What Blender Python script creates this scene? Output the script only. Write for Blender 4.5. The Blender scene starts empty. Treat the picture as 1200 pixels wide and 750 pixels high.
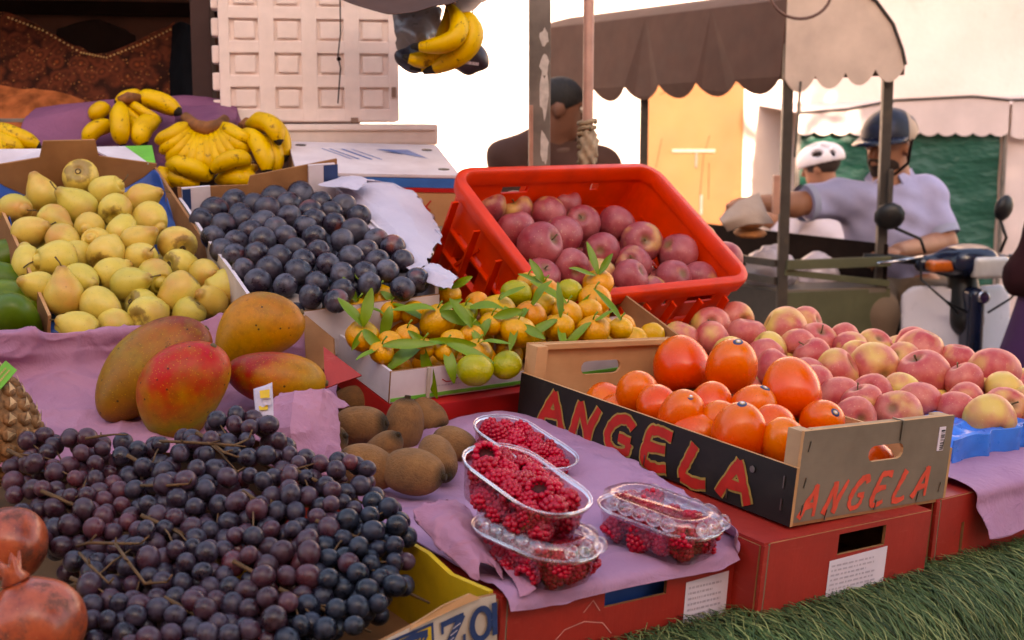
import bpy, bmesh, math, random
import numpy as np
from mathutils import Vector, Matrix, Quaternion, Euler, noise as mnoise
R = math.radians
rng = random.Random(11)
nrng = np.random.RandomState(7)
sc = bpy.context.scene
COL = sc.collection

# ------------------------------------------------------------------ camera model (eye 1.55 m up, 48 mm lens)
FPX = 1600.0
TH = math.atan(235 / 1600)
EYE = Vector((0, 0, 1.55))
CF = Vector((0, math.cos(TH), -math.sin(TH))); CU = Vector((0, math.sin(TH), math.cos(TH))); CX = Vector((1, 0, 0))
def ray(px, py): return CF + CX * ((px - 600) / FPX) - CU * ((py - 375) / FPX)
def at(px, py, d): return EYE + ray(px, py) * d
def project(p):
    q = p - EYE; d = q.dot(CF)
    return 600 + FPX * q.dot(CX) / d, 375 - FPX * q.dot(CU) / d, d
def frame(pos, yaw, tilt=0, roll=0):
    return Matrix.Translation(Vector(pos)) @ Matrix.Rotation(R(yaw), 4, 'Z') @ Matrix.Rotation(R(tilt), 4, 'X') @ Matrix.Rotation(R(roll), 4, 'Y')
def on_plane(px, py, M, z):
    n = (M.to_3x3() @ Vector((0, 0, 1))).normalized(); o = M @ Vector((0, 0, z)); r = ray(px, py)
    return EYE + r * ((o - EYE).dot(n) / r.dot(n))

cam = bpy.data.cameras.new('Camera'); camo = bpy.data.objects.new('Camera', cam); COL.objects.link(camo)
camo.location = EYE; camo.rotation_euler = (R(90) - TH, 0, 0)
cam.sensor_width = 36; cam.lens = 48; cam.clip_start = .05; cam.clip_end = 500
cam.dof.use_dof = True; cam.dof.focus_distance = 1.75; cam.dof.aperture_fstop = 9.0
sc.camera = camo

# ------------------------------------------------------------------ object bookkeeping
def tag(o, label=None, cat=None, group=None, kind=None):
    if label: o['label'] = label
    if cat: o['category'] = cat
    if group: o['group'] = group
    if kind: o['kind'] = kind
    return o
def mesh_data(name, V, Fc, mats, smooth=True, fm=None):
    me = bpy.data.meshes.new(name)
    me.from_pydata([tuple(v) for v in V], [], [tuple(f) for f in Fc])
    if not isinstance(mats, (list, tuple)): mats = [mats]
    for m in mats: me.materials.append(m)
    if fm is not None: me.polygons.foreach_set('material_index', fm)
    if smooth: me.polygons.foreach_set('use_smooth', [True] * len(me.polygons))
    me.update()
    return me
def put(name, me, M=None, parent=None):
    o = bpy.data.objects.new(name, me); COL.objects.link(o)
    if parent is not None: o.parent = parent
    if M is not None: o.matrix_basis = M
    return o
def empty(name, M, label, cat, group=None):
    o = bpy.data.objects.new(name, None); COL.objects.link(o); o.empty_display_size = .05
    o.matrix_basis = M if isinstance(M, Matrix) else Matrix.Translation(Vector(M))
    return tag(o, label, cat, group)

class MB:
    """collects vertices, faces and material slots for one mesh"""
    def __init__(s): s.V = []; s.F = []; s.I = []
    def add(s, V, F, i=0, M=None):
        n = len(s.V); s.V += [(M @ Vector(v)) if M is not None else Vector(v) for v in V]
        s.F += [tuple(a + n for a in f) for f in F]; s.I += [i] * len(F); return s
    def box(s, c, d, i=0, M=None, bev=0):
        x, y, z = d[0] / 2, d[1] / 2, d[2] / 2; c = Vector(c)
        if bev <= 0:
            V = [c + Vector((a * x, b * y, e * z)) for a in (-1, 1) for b in (-1, 1) for e in (-1, 1)]
            return s.add(V, [(0, 1, 3, 2), (4, 6, 7, 5), (0, 4, 5, 1), (2, 3, 7, 6), (0, 2, 6, 4), (1, 5, 7, 3)], i, M)
        bm = bmesh.new(); bmesh.ops.create_cube(bm, size=1)
        bmesh.ops.scale(bm, vec=d, verts=bm.verts)
        bmesh.ops.bevel(bm, geom=list(bm.edges), offset=bev, segments=2, affect='EDGES', profile=.7)
        bmesh.ops.translate(bm, vec=c, verts=bm.verts)
        return s.bm(bm, i, M)
    def bm(s, bm, i=0, M=None):
        bm.verts.index_update()
        s.add([v.co.copy() for v in bm.verts], [[v.index for v in f.verts] for f in bm.faces], i, M); bm.free(); return s
    def tube(s, pts, r, seg=8, i=0, caps=True, M=None):
        P = [Vector(p) for p in pts]; n = len(P); rr = r if isinstance(r, (list, tuple)) else [r] * n
        V = []; F = []; up = None
        for k in range(n):
            t = (P[min(k + 1, n - 1)] - P[max(k - 1, 0)]).normalized()
            if up is None: up = Vector((0, 0, 1)) if abs(t.z) < .9 else Vector((1, 0, 0))
            a = t.cross(up).normalized(); b = a.cross(t).normalized(); up = b
            for j in range(seg):
                q = 2 * math.pi * j / seg
                V.append(P[k] + (a * math.cos(q) + b * math.sin(q)) * rr[k])
        for k in range(n - 1):
            for j in range(seg):
                j2 = (j + 1) % seg
                F.append((k * seg + j, k * seg + j2, (k + 1) * seg + j2, (k + 1) * seg + j))
        if caps: F += [tuple(range(seg))[::-1], tuple((n - 1) * seg + j for j in range(seg))]
        return s.add(V, F, i, M)
    def lathe(s, prof, seg=16, i=0, M=None, f=None):
        """prof: list of (r, z); f(angle, r, z) -> (r, z) may modulate it"""
        V = []; F = []; rows = []
        for (r, z) in prof:
            if r < 1e-6: rows.append([len(V)]); V.append(Vector((0, 0, z)))
            else:
                row = []
                for j in range(seg):
                    q = 2 * math.pi * j / seg; r2, z2 = (f(q, r, z) if f else (r, z))
                    row.append(len(V)); V.append(Vector((r2 * math.cos(q), r2 * math.sin(q), z2)))
                rows.append(row)
        for a, b in zip(rows, rows[1:]):
            if len(a) == 1 and len(b) == 1: continue
            for j in range(seg):
                j2 = (j + 1) % seg
                if len(a) == 1: F.append((a[0], b[j2], b[j]))
                elif len(b) == 1: F.append((a[j], a[j2], b[0]))
                else: F.append((a[j], a[j2], b[j2], b[j]))
        F = [f_[::-1] for f_ in F]
        return s.add(V, F, i, M)
    def data(s, name, mats, smooth=True): return mesh_data(name, s.V, s.F, mats, smooth, s.I)
    def obj(s, name, mats, parent=None, M=None, smooth=False, auto=None):
        me = s.data(name, mats, smooth)
        if auto:
            try: me.set_sharp_from_angle(angle=R(auto))
            except Exception: pass
        return put(name, me, M, parent)

def poly_panel(outer, holes, th, mats=(0, 1), mb=None, M=None):
    """flat panel cut from a polygon with holes in local (x, z), th thick along +y; front (-y) face gets slot mats[0], the rest mats[1]"""
    bm = bmesh.new(); edges = []
    for loop in [outer] + list(holes):
        vs = [bm.verts.new((p[0], 0, p[1])) for p in loop]
        for a, b in zip(vs, vs[1:] + vs[:1]): edges.append(bm.edges.new((a, b)))
    bmesh.ops.triangle_fill(bm, use_beauty=True, use_dissolve=False, edges=edges)
    bmesh.ops.recalc_face_normals(bm, faces=bm.faces)
    for f in bm.faces:
        if f.normal.y > 0: f.normal_flip()
    front = list(bm.faces)
    g = bmesh.ops.extrude_face_region(bm, geom=[f for f in bm.faces], use_keep_orig=True)
    nv = [e for e in g['geom'] if isinstance(e, bmesh.types.BMVert)]
    bmesh.ops.translate(bm, vec=(0, th, 0), verts=nv)
    bmesh.ops.recalc_face_normals(bm, faces=bm.faces)
    mb = mb or MB(); bm.verts.index_update(); n = len(mb.V)
    mb.V += [(M @ v.co) if M is not None else v.co.copy() for v in bm.verts]
    for f in bm.faces:
        mb.F.append(tuple(v.index + n for v in f.verts))
        flat = all(abs(v.co.y) < 1e-7 for v in f.verts)
        mb.I.append(mats[0] if flat else mats[1])
    bm.free(); return mb
def rect(x0, z0, x1, z1): return [(x0, z0), (x1, z0), (x1, z1), (x0, z1)]
def slot_hole(cx, cz, w, h, n=5):
    r = h / 2; P = []
    for sx, a0 in ((1, -90), (-1, 90)):
        for k in range(n + 1):
            a = R(a0 + 180 * k / n); P.append((cx + sx * (w / 2 - r) + r * math.cos(a), cz + r * math.sin(a)))
    return P
def ribbon(mb, pts, w, y=0.0, i=0, M=None, jit=0.0, seed=0):
    """brush stroke in local (x, z) as a flat strip just in front of a panel at y"""
    rd = random.Random(seed); P = [Vector((p[0], p[1])) for p in pts]
    Q = []
    for a, b in zip(P, P[1:]):
        n = max(1, int((b - a).length / .006))
        Q += [a.lerp(b, k / n) for k in range(n)]
    Q.append(P[-1]); V = []; F = []
    for k, q in enumerate(Q):
        t = (Q[min(k + 1, len(Q) - 1)] - Q[max(k - 1, 0)]).normalized(); nn = Vector((-t.y, t.x))
        ww = (w(k / max(1, len(Q) - 1)) if callable(w) else w) * .5
        a = q + nn * (ww + rd.uniform(-jit, jit)); b = q - nn * (ww + rd.uniform(-jit, jit))
        V += [(a.x, y, a.y), (b.x, y, b.y)]
        if k: F.append((2 * k - 2, 2 * k - 1, 2 * k + 1, 2 * k))
    return mb.add(V, F, i, M)

def catmull_grid(G, nu, nv):
    """G: rows x cols of Vectors -> dense nu x nv numpy grid through them"""
    A = np.array([[list(p) for p in row] for row in G], float)
    def up(A, n):
        m = A.shape[0]; out = []
        for t in np.linspace(0, m - 1, n):
            k = min(int(t), m - 2); u = t - k
            p0 = A[max(k - 1, 0)]; p1 = A[k]; p2 = A[k + 1]; p3 = A[min(k + 2, m - 1)]
            out.append(.5 * ((2 * p1) + (p2 - p0) * u + (2 * p0 - 5 * p1 + 4 * p2 - p3) * u * u + (3 * p1 - p0 - 3 * p2 + p3) * u ** 3))
        return np.array(out)
    A = up(A, nu); A = up(np.swapaxes(A, 0, 1), nv); return np.swapaxes(A, 0, 1)
def linear_grid(G, nu, nv):
    A = np.array([[list(p) for p in row] for row in G], float)
    def up(A, n): t = np.linspace(0, A.shape[0] - 1, n); k = np.minimum(t.astype(int), A.shape[0] - 2); u = (t - k).reshape((-1,) + (1,) * (A.ndim - 1)); return A[k] * (1 - u) + A[k + 1] * u
    return np.swapaxes(up(np.swapaxes(up(A, nu), 0, 1), nv), 0, 1)
def sheet(name, G, nu, nv, m, amp=.004, sc_=14, seed=0, ragged=.006, crease=.6, th=.0006, parent=None, crisp=False):
    """thin crumpled paper or cloth through a coarse grid of points"""
    A = (linear_grid if crisp else catmull_grid)(G, nu, nv); off = Vector((seed * 7.3, seed * 3.1, seed * 1.7))
    du = np.gradient(A, axis=0); dv = np.gradient(A, axis=1); N = np.cross(du, dv); N /= np.linalg.norm(N, axis=2, keepdims=True) + 1e-12
    if N[..., 2].mean() < 0: N = -N
    V = []; F = []
    for i in range(nu):
        for j in range(nv):
            p = Vector(A[i, j]); q = p * sc_ + off
            h = mnoise.noise(q * .45) * .9
            r1 = 1 - abs(mnoise.noise(q + Vector((3, 1, 5)))) * 2; r2 = 1 - abs(mnoise.noise(q * 2.1)) * 2
            h += crease * (max(0, r1) ** 3 * .9 + max(0, r2) ** 3 * .35 - .3)
            p = p + Vector(N[i, j]) * (h * amp)
            e = min(i, nu - 1 - i, j, nv - 1 - j)
            if e == 0:
                c = Vector(A[nu // 2, nv // 2]); p = p + (c - p).normalized() * (ragged * (mnoise.noise(q * 2.5) + .3))
            V.append(p)
    for i in range(nu - 1):
        for j in range(nv - 1): F.append((i * nv + j, i * nv + j + 1, (i + 1) * nv + j + 1, (i + 1) * nv + j))
    me = mesh_data(name, V, F, m, True)
    if crisp: me.set_sharp_from_angle(angle=R(16))
    o = put(name, me, None, parent)
    s = o.modifiers.new('thickness', 'SOLIDIFY'); s.thickness = th; s.offset = -1
    return o

# ------------------------------------------------------------------ surface nets: organic bodies from distance fields
def sd_capsule(P, a, b, ra, rb):
    a = np.array(a, float); b = np.array(b, float); ba = b - a
    h = np.clip(((P - a) @ ba) / max(ba @ ba, 1e-12), 0, 1)
    return np.linalg.norm(P - a - h[..., None] * ba, axis=-1) - (ra + (rb - ra) * h)
def sd_ell(P, c, r, Rm=None):
    q = P - np.array(c, float)
    if Rm is not None: q = q @ np.array(Rm.to_3x3())
    r = np.array(r, float); k0 = np.linalg.norm(q / r, axis=-1); k1 = np.linalg.norm(q / (r * r), axis=-1)
    return k0 * (k0 - 1) / np.maximum(k1, 1e-9)
def sd_box(P, c, h, rad=0.0, Rm=None):
    q = P - np.array(c, float)
    if Rm is not None: q = q @ np.array(Rm.to_3x3())
    q = np.abs(q) - (np.array(h, float) - rad)
    return np.linalg.norm(np.maximum(q, 0), axis=-1) + np.minimum(q.max(axis=-1), 0) - rad
def smin(a, b, k):
    h = np.clip(.5 + .5 * (b - a) / k, 0, 1); return b + (a - b) * h - k * h * (1 - h)
def smax(a, b, k): return -smin(-a, -b, k)
def nets(fn, lo, hi, step):
    lo = np.array(lo, float); hi = np.array(hi, float)
    n = np.ceil((hi - lo) / step).astype(int) + 1
    ax = [lo[i] + step * np.arange(n[i]) for i in range(3)]
    P = np.stack(np.meshgrid(*ax, indexing='ij'), -1); D = fn(P)
    ins = D < 0
    c = np.zeros(tuple(n - 1), int)
    for dx in (0, 1):
        for dy in (0, 1):
            for dz in (0, 1): c += ins[dx:n[0] - 1 + dx, dy:n[1] - 1 + dy, dz:n[2] - 1 + dz]
    act = (c > 0) & (c < 8); idx = -np.ones(act.shape, int); idx[act] = np.arange(act.sum())
    acc = np.zeros(act.shape + (3,)); cnt = np.zeros(act.shape)
    for axis in range(3):
        o = [k for k in range(3) if k != axis]
        for s1 in (0, 1):
            for s2 in (0, 1):
                sl0 = [None] * 3; sl0[axis] = slice(0, n[axis] - 1); sl0[o[0]] = slice(s1, n[o[0]] - 1 + s1); sl0[o[1]] = slice(s2, n[o[1]] - 1 + s2)
                sl1 = list(sl0); sl1[axis] = slice(1, n[axis])
                a = D[tuple(sl0)]; b = D[tuple(sl1)]; cr = (a < 0) != (b < 0)
                t = np.where(cr, a / np.where(cr, a - b, 1), 0)
                pos = np.zeros(act.shape + (3,)); pos[..., axis] = t; pos[..., o[0]] = s1; pos[..., o[1]] = s2
                acc += np.where(cr[..., None], pos, 0); cnt += cr
    ii = np.argwhere(act); V = lo + step * (ii + acc[act] / np.maximum(cnt[act], 1)[:, None])
    F = []
    for axis in range(3):
        o = [k for k in range(3) if k != axis]
        sl0 = [slice(1, n[k] - 1) for k in range(3)]; sl0[axis] = slice(0, n[axis] - 1)
        sl1 = list(sl0); sl1[axis] = slice(1, n[axis])
        a = ins[tuple(sl0)]; b = ins[tuple(sl1)]
        for flag, e in ((a & ~b, 0), (~a & b, 1)):
            for q in np.argwhere(flag):
                base = q.copy(); base[o[0]] += 1; base[o[1]] += 1
                quad = []
                for d0, d1 in ((0, 0), (-1, 0), (-1, -1), (0, -1)):
                    k = base.copy(); k[o[0]] += d0; k[o[1]] += d1; quad.append(idx[tuple(k)])
                flip = (axis == 1) != (e == 1)
                F.append(quad[::-1] if flip else quad)
    return V, F
def organic(name, fn, lo, hi, step, m, parent=None, M=None):
    V, F = nets(fn, lo, hi, step)
    me = mesh_data(name, V, F, m, True)
    return put(name, me, M, parent)
# ------------------------------------------------------------------ materials
def srgb(h):
    h = h.lstrip('#'); v = [int(h[i:i + 2], 16) / 255 for i in (0, 2, 4)]
    return tuple((x / 12.92 if x <= .04045 else ((x + .055) / 1.055) ** 2.4) for x in v) + (1,)
RIPE = ('clementine', 'persimmon', 'mango_skin', 'banana_peel', 'raspberry', 'citrus_leaf', 'red_crate')
class NT:
    def __init__(s, name):
        s.m = bpy.data.materials.new(name); s.m.use_nodes = True; s.t = s.m.node_tree; s.b = s.t.nodes['Principled BSDF']
        s._tc = None; s._oi = None
    def n(s, typ, **kw):
        x = s.t.nodes.new(typ)
        for k, v in kw.items(): setattr(x, k, v)
        return x
    def l(s, a, b): s.t.links.new(a, b)
    def setin(s, sock, v):
        if isinstance(v, bpy.types.NodeSocket): s.l(v, sock)
        elif isinstance(v, str): sock.default_value = srgb(v)
        else: sock.default_value = v
    @property
    def co(s):
        if s._tc is None: s._tc = s.n('ShaderNodeTexCoord')
        return s._tc.outputs['Object']
    @property
    def rnd(s):
        if s._oi is None: s._oi = s.n('ShaderNodeObjectInfo')
        return s._oi.outputs['Random']
    def oco(s, amt=20.0):
        """object coordinates shifted by a random amount per object, so copies do not repeat"""
        a = s.n('ShaderNodeVectorMath', operation='ADD'); s.l(s.co, a.inputs[0])
        c = s.n('ShaderNodeCombineXYZ'); mu = s.math('MULTIPLY', s.rnd, amt)
        for k in range(3): s.l(mu, c.inputs[k])
        s.l(c.outputs[0], a.inputs[1]); return a.outputs[0]
    def math(s, op, a, b=None, clamp=False):
        x = s.n('ShaderNodeMath', operation=op); x.use_clamp = clamp; s.setin(x.inputs[0], a)
        if b is not None: s.setin(x.inputs[1], b)
        return x.outputs[0]
    def noise(s, scale, detail=3, rough=.55, vec=None, dist=0):
        x = s.n('ShaderNodeTexNoise'); x.inputs['Scale'].default_value = scale; x.inputs['Detail'].default_value = detail
        x.inputs['Roughness'].default_value = rough; x.inputs['Distortion'].default_value = dist; s.l(vec or s.co, x.inputs['Vector']); return x.outputs['Fac']
    def voro(s, scale, vec=None, feature='F1', rand=1.0):
        x = s.n('ShaderNodeTexVoronoi', feature=feature); x.inputs['Scale'].default_value = scale; x.inputs['Randomness'].default_value = rand
        s.l(vec or s.co, x.inputs['Vector']); return x.outputs['Distance']
    def ramp(s, fac, stops, interp='LINEAR'):
        x = s.n('ShaderNodeValToRGB'); s.l(fac, x.inputs[0]); e = x.color_ramp.elements; x.color_ramp.interpolation = interp
        while len(e) < len(stops): e.new(.5)
        for el, (p, c) in zip(e, stops):
            el.position = p; el.color = srgb(c) if isinstance(c, str) else ((c, c, c, 1) if not isinstance(c, tuple) else c)
        return x.outputs[0]
    def mix(s, fac, a, b, blend='MIX'):
        x = s.n('ShaderNodeMix', data_type='RGBA', blend_type=blend); s.setin(x.inputs[0], fac); s.setin(x.inputs[6], a); s.setin(x.inputs[7], b); return x.outputs[2]
    def sep(s, v=None):
        x = s.n('ShaderNodeSeparateXYZ'); s.l(v or s.co, x.inputs[0]); return x.outputs
    def scale(s, v, k):
        x = s.n('ShaderNodeVectorMath', operation='MULTIPLY'); s.l(v, x.inputs[0]); x.inputs[1].default_value = k; return x.outputs[0]
    def bump(s, h, strength=.3, dist=.002):
        x = s.n('ShaderNodeBump'); x.inputs['Strength'].default_value = strength; x.inputs['Distance'].default_value = dist; s.l(h, x.inputs['Height'])
        s.l(x.outputs[0], s.b.inputs['Normal'])
    def out(s, color, rough=.5, spec=.5, metal=0, sss=0, sheen=0, coat=0, coat_r=.1):
        b = s.b
        if any(k in s.m.name for k in RIPE) and isinstance(color, bpy.types.NodeSocket):   # ripe, fully coloured skins
            h = s.n('ShaderNodeHueSaturation'); h.inputs['Saturation'].default_value = 1.22; h.inputs['Value'].default_value = .94; s.l(color, h.inputs['Color']); color = h.outputs[0]; spec = spec * .75
        s.setin(b.inputs['Base Color'], color); s.setin(b.inputs['Roughness'], rough); s.setin(b.inputs['Specular IOR Level'], spec)
        s.setin(b.inputs['Metallic'], metal)
        if sss: b.inputs['Subsurface Weight'].default_value = sss; b.inputs['Subsurface Radius'].default_value = (.008, .004, .002); b.inputs['Subsurface Scale'].default_value = .5
        if sheen: b.inputs['Sheen Weight'].default_value = sheen; b.inputs['Sheen Roughness'].default_value = .4
        if coat: b.inputs['Coat Weight'].default_value = coat; b.inputs['Coat Roughness'].default_value = coat_r
        return s.m
def simple(name, col, rough=.6, var=.12, nscale=30, spec=.4, bump=0, bscale=120, metal=0, bd=.001, dirt=None):
    """one colour broken up by soft mottling, optional grain and stains"""
    t = NT(name); f = t.noise(nscale, 4); c = srgb(col)
    lo = tuple(x * (1 - var) for x in c[:3]) + (1,); hi = tuple(min(1, x * (1 + var)) for x in c[:3]) + (1,)
    o = t.mix(t.ramp(f, [(.3, 0.0), (.7, 1.0)]), lo, hi)
    if dirt:
        g = t.ramp(t.noise(nscale * .35, 6, .65), [(.56, 0.0), (.72, 1.0)])
        o = t.mix(t.math('MULTIPLY', g, .55), o, dirt)
    if bump: t.bump(t.noise(bscale, 3), bump, bd)
    rr = t.math('ADD', t.math('MULTIPLY', t.noise(nscale * 2.3, 2), .2), rough - .1)
    return t.out(o, rr, spec, metal)

M = {}
# --- fruit skins
def mat_apple(name, red, dark, pale, yel, yel_at, gloss=.32):
    t = NT(name); v = t.oco(); z = t.sep()[2]
    st = t.scale(v, (95, 95, 6)); streak = t.noise(1.0, 3, .6, st)
    big = t.noise(17, 2, .5, v)
    red_ = t.mix(streak, dark, red); red_ = t.mix(t.ramp(t.noise(30, 4, .6, v), [(.35, 0.0), (.75, 1.0)]), red_, pale)
    am = t.math('ADD', t.math('MULTIPLY', t.rnd, .34), t.math('ADD', big, t.math('MULTIPLY', streak, .12)))
    c = t.mix(t.ramp(am, [(yel_at, 0.0), (yel_at + .2, 1.0)]), red_, yel)
    dots = t.ramp(t.voro(190, v), [(.09, 1.0), (.17, 0.0)])
    c = t.mix(t.math('MULTIPLY', dots, .45), c, '#d9b48a')
    r = t.n('ShaderNodeVectorMath', operation='LENGTH'); t.l(t.scale(t.co, (1, 1, 0)), r.inputs[0])
    cav = t.ramp(r.outputs['Value'], [(.004, 1.0), (.0125, 0.0)])
    c = t.mix(t.math('MULTIPLY', cav, .75), c, '#6b5a2c')
    t.bump(t.noise(60, 3, .5, v), .06, .002)
    return t.out(c, t.math('ADD', t.math('MULTIPLY', t.noise(40, 2, .5, v), .22), gloss), .45)
M['apple_crimson'] = mat_apple('apple_skin_crimson', '#98303a', '#76222c', '#ad5c5e', '#c39452', .83, .33)
M['apple_blush'] = mat_apple('apple_skin_blush', '#bd4442', '#a02f38', '#cf7a66', '#d2ae56', .77, .34)
def mat_pear():
    t = NT('pear_skin'); v = t.oco(); z = t.sep()[2]
    base = t.ramp(t.noise(18, 3, .6, v), [(.3, '#bda63c'), (.55, '#ccb74e'), (.8, '#d8c56c')])
    tint = t.ramp(t.rnd, [(0.0, '#a8983a'), (.45, '#ceb24e'), (.8, '#cf9f48'), (1.0, '#c08838')])
    c = t.mix(.45, base, tint)
    blush = t.ramp(t.noise(13, 2, .5, v), [(.54, 0.0), (.72, 1.0)]); c = t.mix(t.math('MULTIPLY', blush, .62), c, '#bf7440')
    zz = t.math('ADD', z, t.math('MULTIPLY', t.noise(70, 4, .6, v), .022))
    top = t.ramp(zz, [(.050, 0.0), (.064, 1.0)]); c = t.mix(t.math('MULTIPLY', top, .7), c, '#8a4f28')
    bot = t.ramp(t.math('ADD', zz, .03), [(.0115, 1.0), (.0155, 0.0)]); c = t.mix(t.math('MULTIPLY', bot, .7), c, '#5f3f20')
    sp = t.ramp(t.voro(190, v), [(.08, 1.0), (.18, 0.0)]); c = t.mix(t.math('MULTIPLY', sp, .5), c, '#8a7430')
    gr = t.ramp(t.noise(30, 4, .65, v), [(.48, 0.0), (.72, 1.0)]); c = t.mix(t.math('MULTIPLY', gr, .4), c, '#9a9440')
    br = t.ramp(t.noise(44, 6, .72, v), [(.64, 0.0), (.70, 1.0)]); c = t.mix(t.math('MULTIPLY', br, .6), c, '#7a4a26')
    t.bump(t.noise(55, 3, .5, v), .12, .003)
    return t.out(c, .42, .4)
M['pear'] = mat_pear()
def mat_plum():
    t = NT('plum_skin'); v = t.oco()
    c = t.ramp(t.noise(24, 3, .6, v), [(.3, '#1a1420'), (.6, '#241a28'), (.85, '#45242e')])
    bl = t.ramp(t.noise(34, 5, .68, v), [(.42, 0.0), (.66, 1.0)])
    up = t.n('ShaderNodeMath', operation='MULTIPLY'); t.l(bl, up.inputs[0]); t.setin(up.inputs[1], t.math('ADD', t.math('MULTIPLY', t.rnd, .5), .28))
    c = t.mix(up.outputs[0], c, '#686878')
    red = t.ramp(t.noise(20, 1, .5, v), [(.66, 0.0), (.76, 1.0)]); c = t.mix(t.math('MULTIPLY', red, .6), c, '#8a4334')
    sp = t.ramp(t.voro(260, v), [(.07, 1.0), (.13, 0.0)]); c = t.mix(t.math('MULTIPLY', sp, .35), c, '#9a8d98')
    t.bump(t.noise(70, 3), .05, .002)
    return t.out(c, t.math('ADD', t.math('MULTIPLY', bl, .3), .27), .45)
M['plum'] = mat_plum()
def mat_citrus():
    t = NT('clementine_peel'); v = t.oco()
    tint = t.ramp(t.rnd, [(0.0, '#df8a12'), (.35, '#e0961a'), (.6, '#dba424'), (.85, '#d67a12'), (1.0, '#cfa42c')])
    c = t.mix(t.ramp(t.noise(22, 3, .6, v), [(.35, 0.0), (.8, .7)]), tint, '#b9902e')
    g = t.ramp(t.noise(14, 2, .5, v), [(.60, 0.0), (.78, 1.0)]); c = t.mix(t.math('MULTIPLY', g, .6), c, '#7f8a2a')
    t.bump(t.voro(330, v), .35, .0012)
    return t.out(c, .36, .5, sss=.05)
M['citrus'] = mat_citrus()
def mat_green_citrus():
    t = NT('unripe_clementine_peel'); v = t.oco()
    c = t.ramp(t.noise(16, 3, .6, v), [(.3, '#7f8a28'), (.55, '#a09a30'), (.8, '#bfa83a')])
    t.bump(t.voro(330, v), .35, .0012); return t.out(c, .36, .5)
M['citrus_green'] = mat_green_citrus()
def mat_leaf(name, a, b, rough=.45):
    t = NT(name); v = t.oco(); c = t.mix(t.noise(30, 3, .5, v), a, b)
    c = t.mix(t.math('MULTIPLY', t.rnd, .35), c, '#8a9a3c')
    t.b.inputs['Transmission Weight'].default_value = 0
    return t.out(c, rough, .5)
M['leaf'] = mat_leaf('citrus_leaf', '#41601f', '#728f36', .42)
M['twig'] = simple('twig', '#5d4a2c', .8, .3, 90)
def mat_persimmon():
    t = NT('persimmon_skin'); v = t.oco(); z = t.sep()[2]
    tint = t.ramp(t.rnd, [(0.0, '#e2561a'), (.5, '#dd4518'), (1.0, '#e3681c')])
    c = t.mix(t.ramp(t.noise(15, 3, .6, v), [(.3, 0.0), (.75, .8)]), tint, '#d8431c')
    gr = t.ramp(t.math('ADD', z, t.math('MULTIPLY', t.noise(40, 2, .5, v), .02)), [(-.03 + .045, 0.0), (.06, 1.0)])
    c = t.mix(t.math('MULTIPLY', gr, .35), c, '#e39a34')
    sp = t.ramp(t.voro(75, v), [(.025, 1.0), (.05, 0.0)]); c = t.mix(t.math('MULTIPLY', sp, .8), c, '#3a1a10')
    bl = t.ramp(t.noise(60, 5, .7, v), [(.5, 0.0), (.75, 1.0)]); c = t.mix(t.math('MULTIPLY', bl, .08), c, '#eb9070')
    t.bump(t.noise(45, 3), .05, .002)
    return t.out(c, t.math('ADD', t.math('MULTIPLY', bl, .2), .24), .5, sss=.08)
M['persimmon'] = mat_persimmon()
def mat_kiwi():
    t = NT('kiwi_skin'); v = t.oco()
    c = t.ramp(t.noise(40, 5, .7, v), [(.3, '#543117'), (.55, '#805026'), (.8, '#9c6a3a')])
    f = t.noise(1.0, 4, .75, t.scale(v, (420, 420, 260))); c = t.mix(t.math('MULTIPLY', f, .5), c, '#a5805a')
    z = t.sep()[2]; e = t.ramp(t.math('ABSOLUTE', z), [(.029, 0.0), (.034, 1.0)]); c = t.mix(e, c, '#33240f')
    t.bump(f, .9, .003)
    return t.out(c, .9, .2, sheen=.08)
M['kiwi'] = mat_kiwi()
def mat_mango(name, stops, seed):
    t = NT(name); v = t.n('ShaderNodeVectorMath', operation='ADD'); t.l(t.co, v.inputs[0]); v.inputs[1].default_value = (seed, seed * 2, seed * .5); v = v.outputs[0]
    x = t.sep()
    g = t.math('ADD', t.math('ADD', t.math('MULTIPLY', x[2], 5.2), t.math('MULTIPLY', x[0], 4.0)), t.math('MULTIPLY', t.noise(14, 3, .6, v), .9))
    c = t.ramp(g, stops)
    c = t.mix(t.math('MULTIPLY', t.ramp(t.noise(42, 7, .75, v), [(.42, 0.0), (.7, 1.0)]), .42), c, '#75622c'); c = t.mix(t.math('MULTIPLY', t.ramp(t.noise(24, 3, .6, v), [(.55, 0.0), (.75, 1.0)]), .4), c, '#8a7c30')
    c = t.mix(t.math('MULTIPLY', t.ramp(t.noise(95, 5, .7, v), [(.5, 0.0), (.72, 1.0)]), .38), c, '#4f3a18')
    lent = t.ramp(t.voro(260, v), [(.10, 1.0), (.22, 0.0)]); c = t.mix(t.math('MULTIPLY', lent, .5), c, '#c8a660')
    sp = t.ramp(t.voro(62, v), [(.07, 1.0), (.12, 0.0)]); c = t.mix(t.math('MULTIPLY', sp, .85), c, '#1c120a')
    sc2 = t.ramp(t.noise(38, 7, .78, v), [(.63, 0.0), (.68, 1.0)]); c = t.mix(t.math('MULTIPLY', sc2, .6), c, '#33200f')
    t.bump(t.math('ADD', t.noise(50, 3), t.math('MULTIPLY', lent, .12)), .16, .002)
    return t.out(c, t.math('ADD', t.math('MULTIPLY', t.noise(60, 4), .3), .32), .4)
M['mango_a'] = mat_mango('mango_skin_olive', [(.05, '#8a5a22'), (.4, '#96691f'), (.62, '#9c5426'), (.85, '#7c2f24')], 1.3)
M['mango_b'] = mat_mango('mango_skin_pink', [(.12, '#a8701e'), (.36, '#8f8a2e'), (.52, '#b07a2c'), (.74, '#b0463a'), (.95, '#b84a56')], 4.1)
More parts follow.
